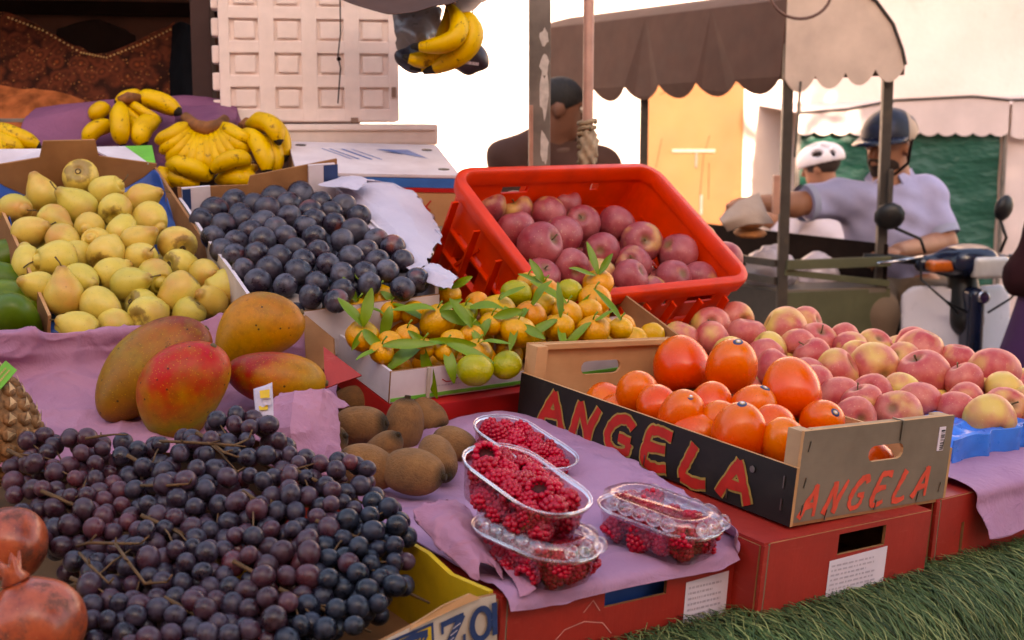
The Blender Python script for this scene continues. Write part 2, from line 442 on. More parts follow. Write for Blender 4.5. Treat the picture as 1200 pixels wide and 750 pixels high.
M['mango_c'] = mat_mango('mango_skin_orange', [(.05, '#a8741e'), (.45, '#bb7a20'), (.8, '#b06a20'), (1.0, '#8d5a24')], 7.7)
M['mango_d'] = mat_mango('mango_skin_red', [(.05, '#8a2226'), (.42, '#9a2f28'), (.56, '#b0642a'), (.9, '#b5822e')], 2.6)
def mat_grape(name, a, b, cc, bloom, amt):
    t = NT(name); v = t.oco(); tint = t.ramp(t.rnd, [(0.0, a), (.6, b), (1.0, cc)])
    c = t.mix(t.ramp(t.noise(55, 2, .5, v), [(.35, 0.0), (.8, .6)]), tint, a)
    bl = t.ramp(t.noise(75, 5, .7, v), [(.42, 0.0), (.68, 1.0)]); c = t.mix(t.math('MULTIPLY', bl, amt), c, bloom)
    return t.out(c, t.math('ADD', t.math('MULTIPLY', bl, .3), .27), .4, sss=.03)
M['grape_purple'] = mat_grape('grape_skin_purple', '#1a121c', '#2a1a26', '#4a222c', '#595468', .42)
M['grape_red'] = mat_grape('grape_skin_red', '#28141c', '#401c26', '#602a30', '#604c5c', .36)
M['grape_blue'] = mat_grape('grape_skin_blue', '#0e111a', '#141825', '#1f1a28', '#3a4458', .48)
M['grape_stem'] = simple('grape_stem', '#5d4226', .8, .3, 80)
def mat_rasp():
    t = NT('raspberry_drupelets'); v = t.oco(); c = t.mix(t.rnd, '#9c1a2a', '#c03044'); c = t.mix(t.math('MULTIPLY', t.noise(90, 3, .6, v), .4), c, '#c8505c')
    return t.out(c, .33, .5, sss=.1)
M['rasp'] = mat_rasp()
M['rasp_core'] = simple('raspberry_hollow', '#4a0c14', .6, .2, 90)
def mat_banana():
    t = NT('banana_peel'); v = t.oco(); z = t.sep()[2]
    c = t.ramp(t.noise(16, 3, .6, v), [(.3, '#c89a1c'), (.6, '#dcb02c'), (.85, '#c8ac3c')])
    br = t.ramp(t.noise(45, 6, .72, v), [(.585, 0.0), (.64, 1.0)]); c = t.mix(t.math('MULTIPLY', br, .75), c, '#4a3014')
    st = t.ramp(t.noise(1.0, 3, .6, t.scale(v, (160, 160, 22))), [(.64, 0.0), (.74, 1.0)]); c = t.mix(t.math('MULTIPLY', st, .55), c, '#6b4a1c')
    t.bump(t.noise(50, 2), .08, .002)
    return t.out(c, .48, .35)
M['banana'] = mat_banana()
M['banana_tip'] = simple('banana_tip', '#241a10', .85, .3, 90)
M['banana_crown'] = simple('banana_crown', '#7a4a22', .75, .35, 60, dirt='#2c1a0c')
def mat_pom():
    t = NT('pomegranate_rind'); v = t.oco()
    c = t.ramp(t.noise(38, 5, .65, v), [(.3, '#742a1a'), (.55, '#a84c2a'), (.8, '#903422')])
    sc2 = t.ramp(t.noise(34, 8, .78, v), [(.50, 0.0), (.62, 1.0)]); c = t.mix(t.math('MULTIPLY', sc2, .72), c, '#3a2318')
    sp = t.ramp(t.voro(160, v), [(.05, 1.0), (.11, 0.0)]); c = t.mix(t.math('MULTIPLY', sp, .4), c, '#d79a60')
    t.bump(t.noise(60, 5, .6), .2, .003); return t.out(c, t.math('ADD', t.math('MULTIPLY', sc2, .35), .28), .5)
M['pom'] = mat_pom()
M['pine_eye'] = simple('pineapple_eye', '#7d5632', .75, .5, 160, bump=.4, bscale=300, dirt='#4a2f18')
M['pine_leaflet'] = simple('pineapple_bract', '#c9a67c', .8, .3, 150)
M['green_mango'] = simple('green_mango_skin', '#4c6324', .4, .25, 22, dirt='#8a8a3c')
# --- packaging
def mat_card(name, col, dark, rough=.8):
    t = NT(name); c = t.mix(t.ramp(t.noise(9, 4, .6), [(.35, 0.0), (.7, 1.0)]), col, dark)
    fl = t.noise(1.0, 2, .5, t.scale(t.co, (60, 60, 900))); c = t.mix(t.math('MULTIPLY', fl, .18), c, dark)
    sc2 = t.ramp(t.noise(30, 6, .7), [(.64, 0.0), (.74, 1.0)]); c = t.mix(t.math('MULTIPLY', sc2, .35), c, dark)
    t.bump(t.noise(1.0, 2, .5, t.scale(t.co, (40, 40, 420))), .12, .001); return t.out(c, rough, .25)
M['kraft'] = mat_card('kraft_cardboard', '#a5744c', '#7d5434')
M['kraft_pale'] = mat_card('pale_kraft_cardboard', '#c49468', '#a87a50')
M['kraft_grey'] = mat_card('grey_brown_board', '#7f7060', '#675a4c')
M['pine_wood'] = mat_card('raw_wood_end_grain', '#b09070', '#8a6c50')
M['card_white'] = mat_card('white_printed_card', '#d8cdd2', '#bfb0b6', .6)
M['card_white_worn'] = mat_card('worn_white_card', '#cfc2b4', '#a89684', .7)
M['card_black'] = simple('black_printed_board', '#17120f', .5, .25, 40, bump=.08, dirt='#2e2620')
def mat_carton():
    t = NT('red_printed_cardboard'); c = t.mix(t.ramp(t.noise(12, 5, .65), [(.35, 0.0), (.7, 1.0)]), '#a32a1f', '#8e2219')
    sc_ = t.ramp(t.noise(1.0, 5, .7, t.scale(t.co, (26, 26, 130))), [(.60, 0.0), (.72, 1.0)]); c = t.mix(t.math('MULTIPLY', sc_, .28), c, '#bd6a58')
    fl = t.noise(1.0, 1, .5, t.scale(t.co, (420, 420, 6))); c = t.mix(t.math('MULTIPLY', fl, .12), c, '#7c1c15')
    st = t.ramp(t.noise(20, 7, .75), [(.62, 0.0), (.70, 1.0)]); c = t.mix(t.math('MULTIPLY', st, .5), c, '#5e1d16')
    t.bump(t.math('ADD', t.noise(14, 4, .6), t.math('MULTIPLY', fl, .08)), .3, .004); return t.out(c, t.math('ADD', t.math('MULTIPLY', t.noise(30, 4), .25), .36), .4)
M['card_red'] = mat_carton()
M['card_red_bright'] = simple('red_print', '#b31c1c', .5, .1, 20)
M['card_blue'] = simple('blue_print', '#2a62a8', .5, .15, 25)
M['card_navy'] = simple('navy_print', '#1f3560', .5, .15, 25)
M['card_green'] = simple('green_print', '#5fae3a', .5, .12, 25)
M['card_yellow'] = simple('yellow_print', '#c8a41e', .55, .2, 18, dirt='#8f7420')
M['letter_red'] = simple('red_brush_lettering', '#b02218', .5, .2, 40)
M['letter_coral'] = simple('coral_red_lettering', '#cf4630', .5, .2, 60)
M['letter_edge'] = simple('ochre_letter_outline', '#9a7c3c', .6, .25, 90)
M['staple'] = simple('staple_wire', '#8a857c', .35, .1, 50, metal=1)
M['sticker'] = simple('paper_label', '#d3c6d0', .6, .06, 30)
M['print_grey'] = simple('faint_grey_print', '#b0a3ae', .6, .1, 60)
M['print_black'] = simple('black_print', '#191617', .5, .1, 60)
M['gold_print'] = simple('gold_print', '#b89a60', .4, .1, 80)
M['plastic_red'] = simple('red_crate_plastic', '#d9442e', .42, .12, 20, spec=.5, bump=.05, bscale=90, dirt='#a82a1c')
M['tray_blue'] = simple('blue_fruit_tray', '#1c6fcf', .3, .15, 25, spec=.55)
M['tray_blue_dark'] = simple('dark_blue_fruit_tray', '#1d4a94', .4, .15, 25, spec=.5)
def mat_tissue(name, a, b, trans=.25):
    t = NT(name); c = t.mix(t.ramp(t.noise(7, 5, .6), [(.3, 0.0), (.7, 1.0)]), a, b)
    rg_ = t.math('ABSOLUTE', t.math('SUBTRACT', t.noise(26, 4, .6, None, .6), .5)); t.bump(t.math('ADD', t.math('MULTIPLY', rg_, -1.6), t.math('MULTIPLY', t.noise(90, 3), .25)), .5, .007)
    t.out(c, .75, .2)
    tr = t.n('ShaderNodeBsdfTranslucent'); t.setin(tr.inputs['Color'], c); mx = t.n('ShaderNodeMixShader'); mx.inputs[0].default_value = trans
    o = t.t.nodes['Material Output']; t.l(t.b.outputs[0], mx.inputs[1]); t.l(tr.outputs[0], mx.inputs[2]); t.l(mx.outputs[0], o.inputs['Surface']); return t.m
M['tissue'] = mat_tissue('purple_tissue_paper', '#c396b4', '#ae7fa2')
M['tissue_pink'] = mat_tissue('pink_tissue_paper', '#c68ea4', '#ae7894')
M['cloth_purple'] = mat_tissue('purple_cloth', '#8a5470', '#704260', .1)
M['paper_white'] = mat_tissue('white_wrapping_paper', '#d3cbd9', '#c2b9cb', .2)
M['paper_grey'] = mat_tissue('greaseproof_paper', '#c4b3aa', '#b4a298', .2)
def mat_clear(name, fac=.16, tint=(.99, .96, .97, 1), rough=.14):
    t = NT(name); nt = t.t; tr = t.n('ShaderNodeBsdfTransparent'); tr.inputs[0].default_value = tint
    g = t.n('ShaderNodeBsdfGlossy'); g.inputs['Roughness'].default_value = rough; g.inputs['Color'].default_value = (.95, .93, .95, 1)
    fr = t.n('ShaderNodeLayerWeight'); fr.inputs['Blend'].default_value = .38
    f = t.math('ADD', t.math('MULTIPLY', fr.outputs['Fresnel'], .42), fac * .40, True)
    mx = t.n('ShaderNodeMixShader'); t.l(f, mx.inputs[0]); t.l(tr.outputs[0], mx.inputs[1]); t.l(g.outputs[0], mx.inputs[2])
    bp = t.n('ShaderNodeBump'); bp.inputs['Strength'].default_value = .25; bp.inputs['Distance'].default_value = .002; t.l(t.noise(70, 3), bp.inputs['Height']); t.l(bp.outputs[0], g.inputs['Normal'])
    t.l(mx.outputs[0], nt.nodes['Material Output'].inputs['Surface']); return t.m
M['clear'] = mat_clear('clear_punnet_plastic')
# --- surroundings
M['steel'] = simple('worn_grey_post_paint', '#6f6660', .55, .25, 20, metal=.2, dirt='#4c443e')
M['peel'] = simple('peeling_white_paint', '#b8b0aa', .7, .2, 60)
M['pipe_pink'] = simple('pinkish_painted_pipe', '#a87c6c', .5, .15, 30)
M['olive'] = simple('olive_painted_steel', '#4f4f38', .55, .15, 12, bump=.1, bscale=40, dirt='#3f3d2c')
M['frame_dark'] = simple('dark_painted_steel', '#3a3430', .5, .2, 25, dirt='#57493a')
M['canvas_brown_and_shade'] = simple('brown_canvas_and_canopy_shade', '#4a2f25', .85, .15, 8, bump=.1, bscale=300)  # brown awning cloth; on the cart canopy this brown is painted shade
M['canopy_beige'] = simple('beige_awning_canvas', '#bfaa9e', .85, .14, 8, bump=.1, bscale=300, dirt='#9a857a')
M['foam'] = simple('polystyrene', '#e2cfc8', .75, .06, 30, spec=.25, bump=.12, bscale=260)
M['dark_cloth'] = simple('dark_brown_cloth', '#1c1210', .9, .3, 12, spec=.1)
M['navy_cloth'] = simple('navy_cloth', '#0e1016', .9, .3, 12, spec=.1)
M['wood_dark'] = simple('dark_red_brown_wood', '#3a2420', .75, .25, 10, bump=.2, bscale=40)
M['wood_board'] = simple('weathered_plank', '#6d543c', .8, .25, 12, bump=.2, bscale=50)
# ------------------------------------------------------------------ fruit shapes
def lumpy(V, amt, k, seed):
    off = Vector((seed * 3.7, seed * 1.9, seed * 5.1)); out = []
    for v in V: out.append(v * (1 + amt * mnoise.noise(v * k + off)))
    return out
def prof_sphere(n, fr, fz): return [(max(0, fr(t)), fz(t)) for t in [math.pi * k / n for k in range(n + 1)]]
def apple_me(name, m, seed, rad=.037, tall=.95):
    def P(t):
        s = math.sin(t); r = s * (1 + .10 * math.cos(t)); z = math.cos(t) * tall
        z -= .30 * math.exp(-(r / .30) ** 2) * (1 if t < 1.57 else 0); z += .17 * math.exp(-(r / .26) ** 2) * (1 if t > 1.57 else 0)
        return r * rad, z * rad
    mb = MB().lathe([P(math.pi * k / 18) for k in range(19)], 24, f=lambda q, r, z: (r * (1 + .022 * math.cos(5 * q + seed) * (.5 - z / rad * .6) + .012 * math.sin(2 * q + seed)), z))
    mb.V = lumpy(mb.V, .05, 22, seed); return mesh_data(name, mb.V, mb.F, m)
def stem_me(name, L, r, m, bend=.3, z0=0, tip=1.3):
    return MB().tube([(0, 0, z0), (L * bend * .3, 0, z0 + L * .5), (L * bend, 0, z0 + L)], [r, r * .9, r * tip], 6).data(name, m)
def pear_me(name, seed, long=1.0):
    pr = [(0, -.0285), (.006, -.0275), (.012, -.0300), (.022, -.0285), (.0300, -.019), (.0335, -.006), (.0325, .008), (.027, .022), (.0195, .034), (.0140, .043 * long), (.0105, .050 * long), (.006, .0545 * long), (.002, .0545 * long), (0, .053 * long)]
    # smooth the profile
    P = [Vector(p) for p in pr]; Q = []
    for k in range(len(P) - 1):
        p0, p1, p2, p3 = P[max(k - 1, 0)], P[k], P[k + 1], P[min(k + 2, len(P) - 1)]
        for u in (0, .5): Q.append(.5 * ((2 * p1) + (p2 - p0) * u + (2 * p0 - 5 * p1 + 4 * p2 - p3) * u * u + (3 * p1 - p0 - 3 * p2 + p3) * u ** 3))
    Q.append(P[-1]); Q = [(max(0, q[0]) if 0 < i < len(Q) - 1 else 0, q[1]) for i, q in enumerate(Q)][::-1]
    mb = MB().lathe(Q, 22); mb.V = lumpy(mb.V, .09, 18, seed); return mesh_data(name, mb.V, mb.F, M['pear'])
def plum_me(name, seed, rad=.0225):
    def f(q, r, z):
        g = math.exp(-(((q - math.pi) / .22) ** 2)); return r * (1 - .055 * g), z
    mb = MB().lathe([(rad * math.sin(t) * (1 + .03 * math.cos(t)), rad * (1.04 * math.cos(t) - .16 * math.exp(-(math.sin(t) / .2) ** 2) * (t < 1.5))) for t in [math.pi * k / 14 for k in range(15)]], 20, f=f)
    mb.V[0] = Vector((0, 0, mb.V[0].z)); mb.V = lumpy(mb.V, .05, 30, seed); return mesh_data(name, mb.V, mb.F, M['plum'])
def citrus_me(name, m, seed, rad=.026):
    def P(t):
        r = math.sin(t); z = .84 * math.cos(t) - .07 * math.exp(-(r / .22) ** 2) * (1 if t < 1.57 else -1)
        return r * rad, z * rad
    mb = MB().lathe([P(math.pi * k / 14) for k in range(15)], 20, f=lambda q, r, z: (r * (1 + .02 * math.cos(7 * q + seed)), z))
    mb.V = lumpy(mb.V, .07, 30, seed); return mesh_data(name, mb.V, mb.F, m)
def persimmon_me(name, seed, rad=.037):
    def P(t):
        s, c = math.sin(t), math.cos(t); e = .86
        r = math.copysign(abs(s) ** e, s) * (1 - .10 * max(0, c) ** 2); z = (1.24 * c if c > 0 else .90 * c)
        if c < 0: r *= 1 + .05 * -c
        return r * rad, z * rad
    def f(q, r, z): return r * (1 + .035 * math.cos(4 * q + seed) * (.6 - z / rad * .4)), z
    mb = MB().lathe([P(math.pi * k / 18) for k in range(19)], 28, f=f); mb.V = lumpy(mb.V, .04, 18, seed); return mesh_data(name, mb.V, mb.F, M['persimmon'])
def kiwi_me(name, seed):
    mb = MB().lathe([(.0255 * math.sin(t) ** .92, .036 * math.cos(t)) for t in [math.pi * k / 16 for k in range(17)]], 20)
    mb.V = lumpy(mb.V, .06, 26, seed); V = [Vector((v.x, v.y * .92, v.z)) for v in mb.V]
    o = MB().add(V, mb.F); o.lathe([(0, .0385), (.004, .038), (.0045, .034)][::1], 8); return mesh_data(name, o.V, o.F, M['kiwi'])
def mango_me(name, m, seed, L=.072, W=.046, beak=.12):
    V = []; mb = MB().lathe([(math.sin(t) * W * (1 + .10 * math.cos(t)), L * math.cos(t)) for t in [math.pi * k / 26 for k in range(27)]], 32)
    for v in mb.V:
        u = v.z / L; x = v.x + W * .26 * (1 - u * u) - W * .1; y = v.y * .86
        if x < 0 and u < -.45: x -= beak * W * math.sin((u + .45) / .55 * math.pi) * -.9 * 0
        x += beak * W * (u < 0) * (u * u) * -1.4
        V.append(Vector((x, y, v.z)))
    V = lumpy(V, .05, 11, seed); return mesh_data(name, V, mb.F, m)
def raspberry_me(name, seed):
    mb = MB(); rd = random.Random(seed); L = .020
    for row in range(6):
        u = row / 5; zz = L * (.42 - .92 * u) ; rr = .0098 * math.sqrt(max(.02, 1 - max(0, u - .18) ** 2 * 1.35)) if u < .95 else .0030
        n = max(3, int(2 * math.pi * rr / .0052))
        for k in range(n):
            q = 2 * math.pi * (k + .5 * (row % 2) + rd.uniform(-.1, .1)) / n
            bm = bmesh.new(); bmesh.ops.create_icosphere(bm, subdivisions=1, radius=.0030 * rd.uniform(.9, 1.1))
            mb.bm(bm, 0, Matrix.Translation((rr * math.cos(q) * .86, rr * math.sin(q) * .86, zz)))
    mb.lathe([(0, .003), (.0055, .0035), (.0078, .0085)], 10, 1); mb.lathe([(.0078, .0085), (.008, 0), (.006, -.008), (0, -.0105)], 10, 0)
    return mesh_data(name, mb.V, mb.F, [M['rasp'], M['rasp_core']], True, mb.I)
def leaf_me(name, L, W, seed, curl=.25):
    rd = random.Random(seed); V = []; F = []; n = 9
    for k in range(n):
        u = k / (n - 1); w = W * .5 * math.sin(math.pi * min(1, u * .93 + .04)) ** .8; z = curl * L * (u * u) * -1 + .04 * L * math.sin(u * 5 + seed)
        fold = .35 * w
        V += [(u * L, -w, z + fold), (u * L, 0, z), (u * L, w, z + fold)]
        if k: b = 3 * k; F += [(b - 3, b, b + 1, b - 2), (b - 2, b + 1, b + 2, b - 1)]
    return mesh_data(name, V, F, M['leaf'])
def banana_obj(parent, pts, r=.0155, tipr=.0045):
    """one finger through three points: stem end, middle, tip"""
    A, B, C = [Vector(p) for p in pts]; n = 15; P = []; rr = []
    for k in range(n):
        t = k / (n - 1); P.append(A * (1 - t) ** 2 + (2 * B - (A + C) * .5) * 2 * t * (1 - t) + C * t * t)
        rr.append(r * (.38 + .62 * min(1, max(0, (t - .02) / .22)) ** .8 if t < .6 else (1 - max(0, (t - .6) / .4) ** 2.6 * .74)))
    rr[-1] = tipr * .8
    mb = MB().tube(P, rr, 10, 0)
    for q in range(n):     # soft pentagonal section
        c = P[q]
        for j in range(10):
            d = mb.V[q * 10 + j] - c; mb.V[q * 10 + j] = c + d * (1.05 if j % 2 == 0 else .95)
    for i, f in enumerate(mb.F):
        if max(f) >= (n - 1) * 10 and len(f) > 4 or min(f) >= (n - 2) * 10: mb.I[i] = 1
    o = put('banana', mesh_data('banana', mb.V, mb.F, [M['banana'], M['banana_tip']], True, mb.I), None, parent); return o

BANK = {
    'apple_crimson': [apple_me('apple', M['apple_crimson'], s, .037, t) for s, t in ((1, .95), (2, 1.02), (3, .9), (4, .98))],
    'apple_blush': [apple_me('apple', M['apple_blush'], s, .037, t) for s, t in ((5, .92), (6, 1.0), (7, .96), (8, .88))],
    'pear': [pear_me('pear', s, l) for s, l in ((1, .98), (2, .84), (3, .76), (4, .9))],
    'plum': [plum_me('plum', s) for s in (1, 2, 3)],
    'citrus': [citrus_me('clementine', M['citrus'], s) for s in (1, 2, 3)],
    'citrus_green': [citrus_me('clementine', M['citrus_green'], s) for s in (4, 5)],
    'persimmon': [persimmon_me('persimmon', s) for s in (1, 2, 3)],
    'kiwi': [kiwi_me('kiwi', s) for s in (1, 2, 3)],
    'raspberry': [raspberry_me('raspberry', s) for s in (1, 2, 3)],
}
STEM = {'apple': stem_me('stem', .017, .0013, M['twig'], .35, .021), 'pear': stem_me('stem', .02, .0013, M['twig'], .5, .047), 'pear_low': stem_me('stem', .02, .0013, M['twig'], .5, .040)}
CALYX = MB().lathe([(0, -.0272), (.0030, -.0285), (.0052, -.0305), (.0060, -.0292)], 9).data('calyx', M['twig'])
LEAF = [leaf_me('leaf', L, W, s, c) for s, L, W, c in ((1, .058, .019, .3), (2, .070, .017, .5), (3, .052, .017, .15), (4, .062, .021, .35))]

def axis_q(d, spin=0): return Vector(d).normalized().to_track_quat('Z', 'Y') @ Quaternion((0, 0, 1), spin)
def mat_at(p, d=(0, 0, 1), s=1.0, spin=0):
    return Matrix.Translation(Vector(p)) @ axis_q(d, spin).to_matrix().to_4x4() @ Matrix.Scale(s, 4)
def rand_dir(upw=.3):
    v = Vector((rng.gauss(0, 1), rng.gauss(0, 1), rng.gauss(0, 1) + upw)); return v.normalized()
def relax(P, rad, anchor=.12, it=40, up=None, squeeze=.93):
    """pushes overlapping balls apart while holding them near where they were put"""
    P = np.array([list(p) for p in P]); A = P.copy(); rad = np.array(rad)
    for _ in range(it):
        D = P[:, None] - P[None]; L = np.linalg.norm(D, axis=2) + 1e-9; mn = (rad[:, None] + rad[None]) * squeeze
        ov = np.clip(mn - L, 0, None); np.fill_diagonal(ov, 0)
        P = P + (D / L[..., None] * ov[..., None]).sum(1) * .28 + (A - P) * anchor
    return [Vector(p) for p in P]

ORD = ['first', 'second', 'third', 'fourth', 'fifth', 'sixth', 'seventh', 'eighth', 'ninth', 'tenth', 'eleventh', 'twelfth', 'thirteenth', 'fourteenth', 'fifteenth', 'sixteenth', 'seventeenth', 'eighteenth', 'nineteenth', 'twentieth']
def label_rows(objs, noun, where, per_row=7, done=()):
    """says which one of a pile: its row from the back and its place in that row, by where it really stands"""
    L = sorted([(project(o.matrix_world.translation if o.parent else o.matrix_basis.translation), o) for o in objs], key=lambda a: a[0][1])
    n = len(L); rows = max(1, round(n / per_row)); cut = [round(n * k / rows) for k in range(rows + 1)]
    for k in range(rows):
        row = sorted(L[cut[k]:cut[k + 1]], key=lambda a: a[0][0])
        rn = 'the only row' if rows == 1 else 'back row' if k == 0 else 'front row' if k == rows - 1 else f'{ORD[k]} row from back'
        for j, (_, o) in enumerate(row):
            if o in done: continue
            pos = 'leftmost' if j == 0 else 'rightmost' if j == len(row) - 1 else f'{ORD[j]} from left'
            o['label'] = f'{noun}, {pos} in {rn} {where}'

def fruit(kind, name, p, d, s, spin, stem=None, group=None, cat=None):
    me = rng.choice(BANK[kind]); o = put(name, me, mat_at(p, d, s, spin))
    tag(o, None, cat or name, group)
    if stem: put('stem', STEM[stem], None, o)
    if kind == 'pear' and rng.random() < .75: put('calyx', CALYX, None, o)
    return o
def pile(kind, name, Fm, z, items, rad_px, rlim, rbase, group, bulge=0, half=(.15, .22), dirf=None, stemp=0, stem=None, squeeze=.92, cat=None, anchor=.12, clamp=None):
    """fruit seen at px, py: its centre lies on the pile's sloping top inside the box frame Fm"""
    P = []; Rr = []; inv = Fm.inverted()
    for it in items:
        q = on_plane(it[0], it[1], Fm, z)
        if bulge:
            for _ in range(3):
                l = inv @ q; b = bulge * max(0, 1 - (l.x / half[0]) ** 2) * max(0, 1 - (l.y / half[1]) ** 2); q = on_plane(it[0], it[1], Fm, z + b)
        lift = it[3] if len(it) > 3 else 0
        if lift: q = q + (EYE - q).normalized() * lift
        d = (q - EYE).dot(CF); r = min(rlim[1], max(rlim[0], (it[2] if len(it) > 2 and it[2] else rad_px) * d / FPX))
        P.append(q); Rr.append(r)
    P = relax(P, Rr, anchor, squeeze=squeeze); out = []
    if clamp:
        for k in range(len(P)):
            l = inv @ P[k]; e_ = inv @ EYE; m_ = Rr[k] * .97; lim = clamp[0] - m_   # slide along the line of sight until inside the walls
            if abs(l.x) > lim: u_ = (math.copysign(lim, l.x) - e_.x) / (l.x - e_.x); l = e_ + (l - e_) * u_; Rr[k] *= u_; P[k] = Fm @ l
    for k, (p, r) in enumerate(zip(P, Rr)):
        dd = dirf(k, items[k]) if dirf else rand_dir()
        st = stem if (stem and rng.random() < stemp) else None
        out.append(fruit(kind if isinstance(kind, str) else kind(k, items[k]), name, p, dd, r / rbase, rng.uniform(0, 6.28), st, group, cat))
    return out, P, Rr
def under_layer(kind, name, Fm, z, hx, hy, step, rbase, r, group, P, cat=None, jit=.3, keep=None):
    """the fruit below the top ones, seen through the gaps"""
    out = []; nx = int(2 * hx / step) + 1; ny = int(2 * hy / step) + 1
    for i in range(nx):
        for j in range(ny):
            l = Vector((-hx + step * (i + .5 * (j % 2)) + rng.uniform(-jit, jit) * step * .4, -hy + step * j + rng.uniform(-jit, jit) * step * .4, z + rng.uniform(-.15, .15) * r))
            if abs(l.x) > hx or abs(l.y) > hy: continue
            p = Fm @ l
            if keep and not keep(*project(p)): continue
            if P and min((p - q).length for q in P) < r * 1.15: continue
            out.append(fruit(kind, name, p, rand_dir(), r / rbase, rng.uniform(0, 6.28), None, group, cat))
    return out
def toward_cam(p, jx=0, jy=0): return ((EYE - Vector(p)).normalized() + CX * jx + CU * jy).normalized()
def scr(dx, dy, dz=0): return (CX * dx + CU * dy - CF * dz).normalized()     # direction by how it looks from where the photograph was taken: right, up, towards the viewer
# ------------------------------------------------------------------ boxes and crates of the stall
def wallM(side, w, l, z=0):
    return {'front': Matrix.Translation((0, -l / 2, z)), 'back': Matrix.Translation((0, l / 2, z)) @ Matrix.Rotation(math.pi, 4, 'Z'),
            'right': Matrix.Translation((w / 2, 0, z)) @ Matrix.Rotation(math.pi / 2, 4, 'Z'), 'left': Matrix.Translation((-w / 2, 0, z)) @ Matrix.Rotation(-math.pi / 2, 4, 'Z')}[side]
def panel(name, parent, side, w, l, outer, holes=(), th=.004, mats=None, z=0, inset=0):
    mb = poly_panel(outer, holes, th); return mb.obj(name, mats, parent, wallM(side, w - 2 * inset, l - 2 * inset, z))
def base_panel(parent, w, l, m, th=.004, z=0, name='base'):
    return MB().box((0, 0, z + th / 2), (w - .002, l - .002, th)).obj(name, m, parent)
def corner_frame(flb, yaw, tilt, roll, w, l, sx=-1):
    Rm = frame((0, 0, 0), yaw, tilt, roll); return Matrix.Translation(Vector(flb) - Rm @ Vector((sx * w / 2, -l / 2, 0))) @ Rm
def text_lines(mb, x0, z0, x1, z1, n, y=-.0006, seed=0, i=0):
    """rows of tiny illegible print"""
    rd = random.Random(seed); h = (z1 - z0) / n
    for k in range(n):
        x = x0; zz = z1 - (k + .5) * h; end = x1 - rd.uniform(0, .35) * (x1 - x0)
        while x < end:
            w = rd.uniform(.02, .10) * (x1 - x0)
            w = min(w, end - x)
            mb.add([(x, y, zz - h * .2), (x + w, y, zz - h * .2), (x + w, y, zz + h * .2), (x, y, zz + h * .2)], [(0, 1, 2, 3)], i); x += w + .025 * (x1 - x0)
    return mb
GLY = {
    'A': [[(0, 0), (.16, .34), (.55, 1.0)], [(.48, 1.0), (.66, .6), (.92, .0)], [(.14, .34), (.84, .38)]],
    'N': [[(.02, 0), (.12, .5), (.26, 1.0)], [(.22, 1.0), (.42, .55), (.66, .02)], [(.62, .0), (.74, .5), (.98, 1.0)]],
    'G': [[(.96, .80), (.74, .98), (.42, .92), (.14, .64), (.06, .34), (.2, .08), (.5, .02), (.78, .10), (.86, .38)], [(.90, .40), (.46, .44)]],
    'E': [[(.98, .96), (.56, 1.0), (.24, .92), (.16, .56)], [(.20, .62), (.10, .30), (.18, .04), (.54, .0), (.90, .08)], [(.16, .50), (.50, .54), (.80, .56)]],
    'L': [[(.44, 1.0), (.28, .6), (.12, .22), (.14, .04)], [(.10, .06), (.46, .0), (.90, .08)]],
}
def write_brush(parent, Mw, word, x0, pitch, z0, h, w, thick, fill, edge=None, slant=.0, rise=0.0, y=-.0012, seed=0, jit=.0006):
    mb = MB(); k2 = 0
    for ci, ch in enumerate(word):
        for st in GLY[ch]:
            if len(st) > 3: st = [tuple(p[:2]) for p in catmull_grid([[(a_, b_, 0), (a_, b_, 1)] for a_, b_ in st], len(st) * 4, 2)[:, 0]]
            pts = [(x0 + ci * pitch + (p[0] * w + slant * p[1] * h), z0 + rise * ci + p[1] * h) for p in st]
            if edge: ribbon(mb, pts, lambda t: thick * 1.0 + .0042, y + .0004 - k2 * .00002, 1, None, jit, seed + k2)
            ribbon(mb, pts, (lambda t: thick * (1.0 - .18 * t)) if edge else (lambda t: thick * (1.05 - .45 * t)), y - k2 * .00004, 0, None, jit, seed + k2); k2 += 1
    return mb.obj('lettering', [fill, edge or fill], parent, Mw)

# ---- the long crate with the brush lettering
AW, AL, AH = .288, .506, .110
FA = frame((.273, 1.766, 1.106), 37, 3.8, 3.8)
ang = empty('fruit_crate', FA, 'long black-sided cardboard crate with red brush lettering, filled with orange persimmons', 'crate')
base_panel(ang, AW, AL, M['kraft'])
for side in ('left', 'right'):
    sp = panel('side_panel', ang, side, AW, AL, rect(-AL / 2, 0, AL / 2, .068), (), .0045, [M['card_black'], M['kraft_pale']])
    if side == 'left':
        sp['label'] = 'black side panel with big red brush letters'
        write_brush(sp, None, 'ANGELA', -AL / 2 + .052, .0685, .010, .047, .052, .0130, M['letter_red'], M['letter_edge'], .004, -.0007, seed=3, jit=.0009)
        for x, z in ((.2375, .048), (.2375, .022), (.155, .012), (.012, .012), (-.12, .012)):
            MB().box((x, -.0008, z), (.0018, .0016, .014)).obj('staple', M['staple'], sp)
        MB().lathe([(0, 0), (.004, 0), (.004, .001), (0, .0012)], 10, 0, Matrix.Translation((.19, -.0012, .050)) @ Matrix.Rotation(R(90), 4, 'X')).obj('rivet', M['staple'], sp)
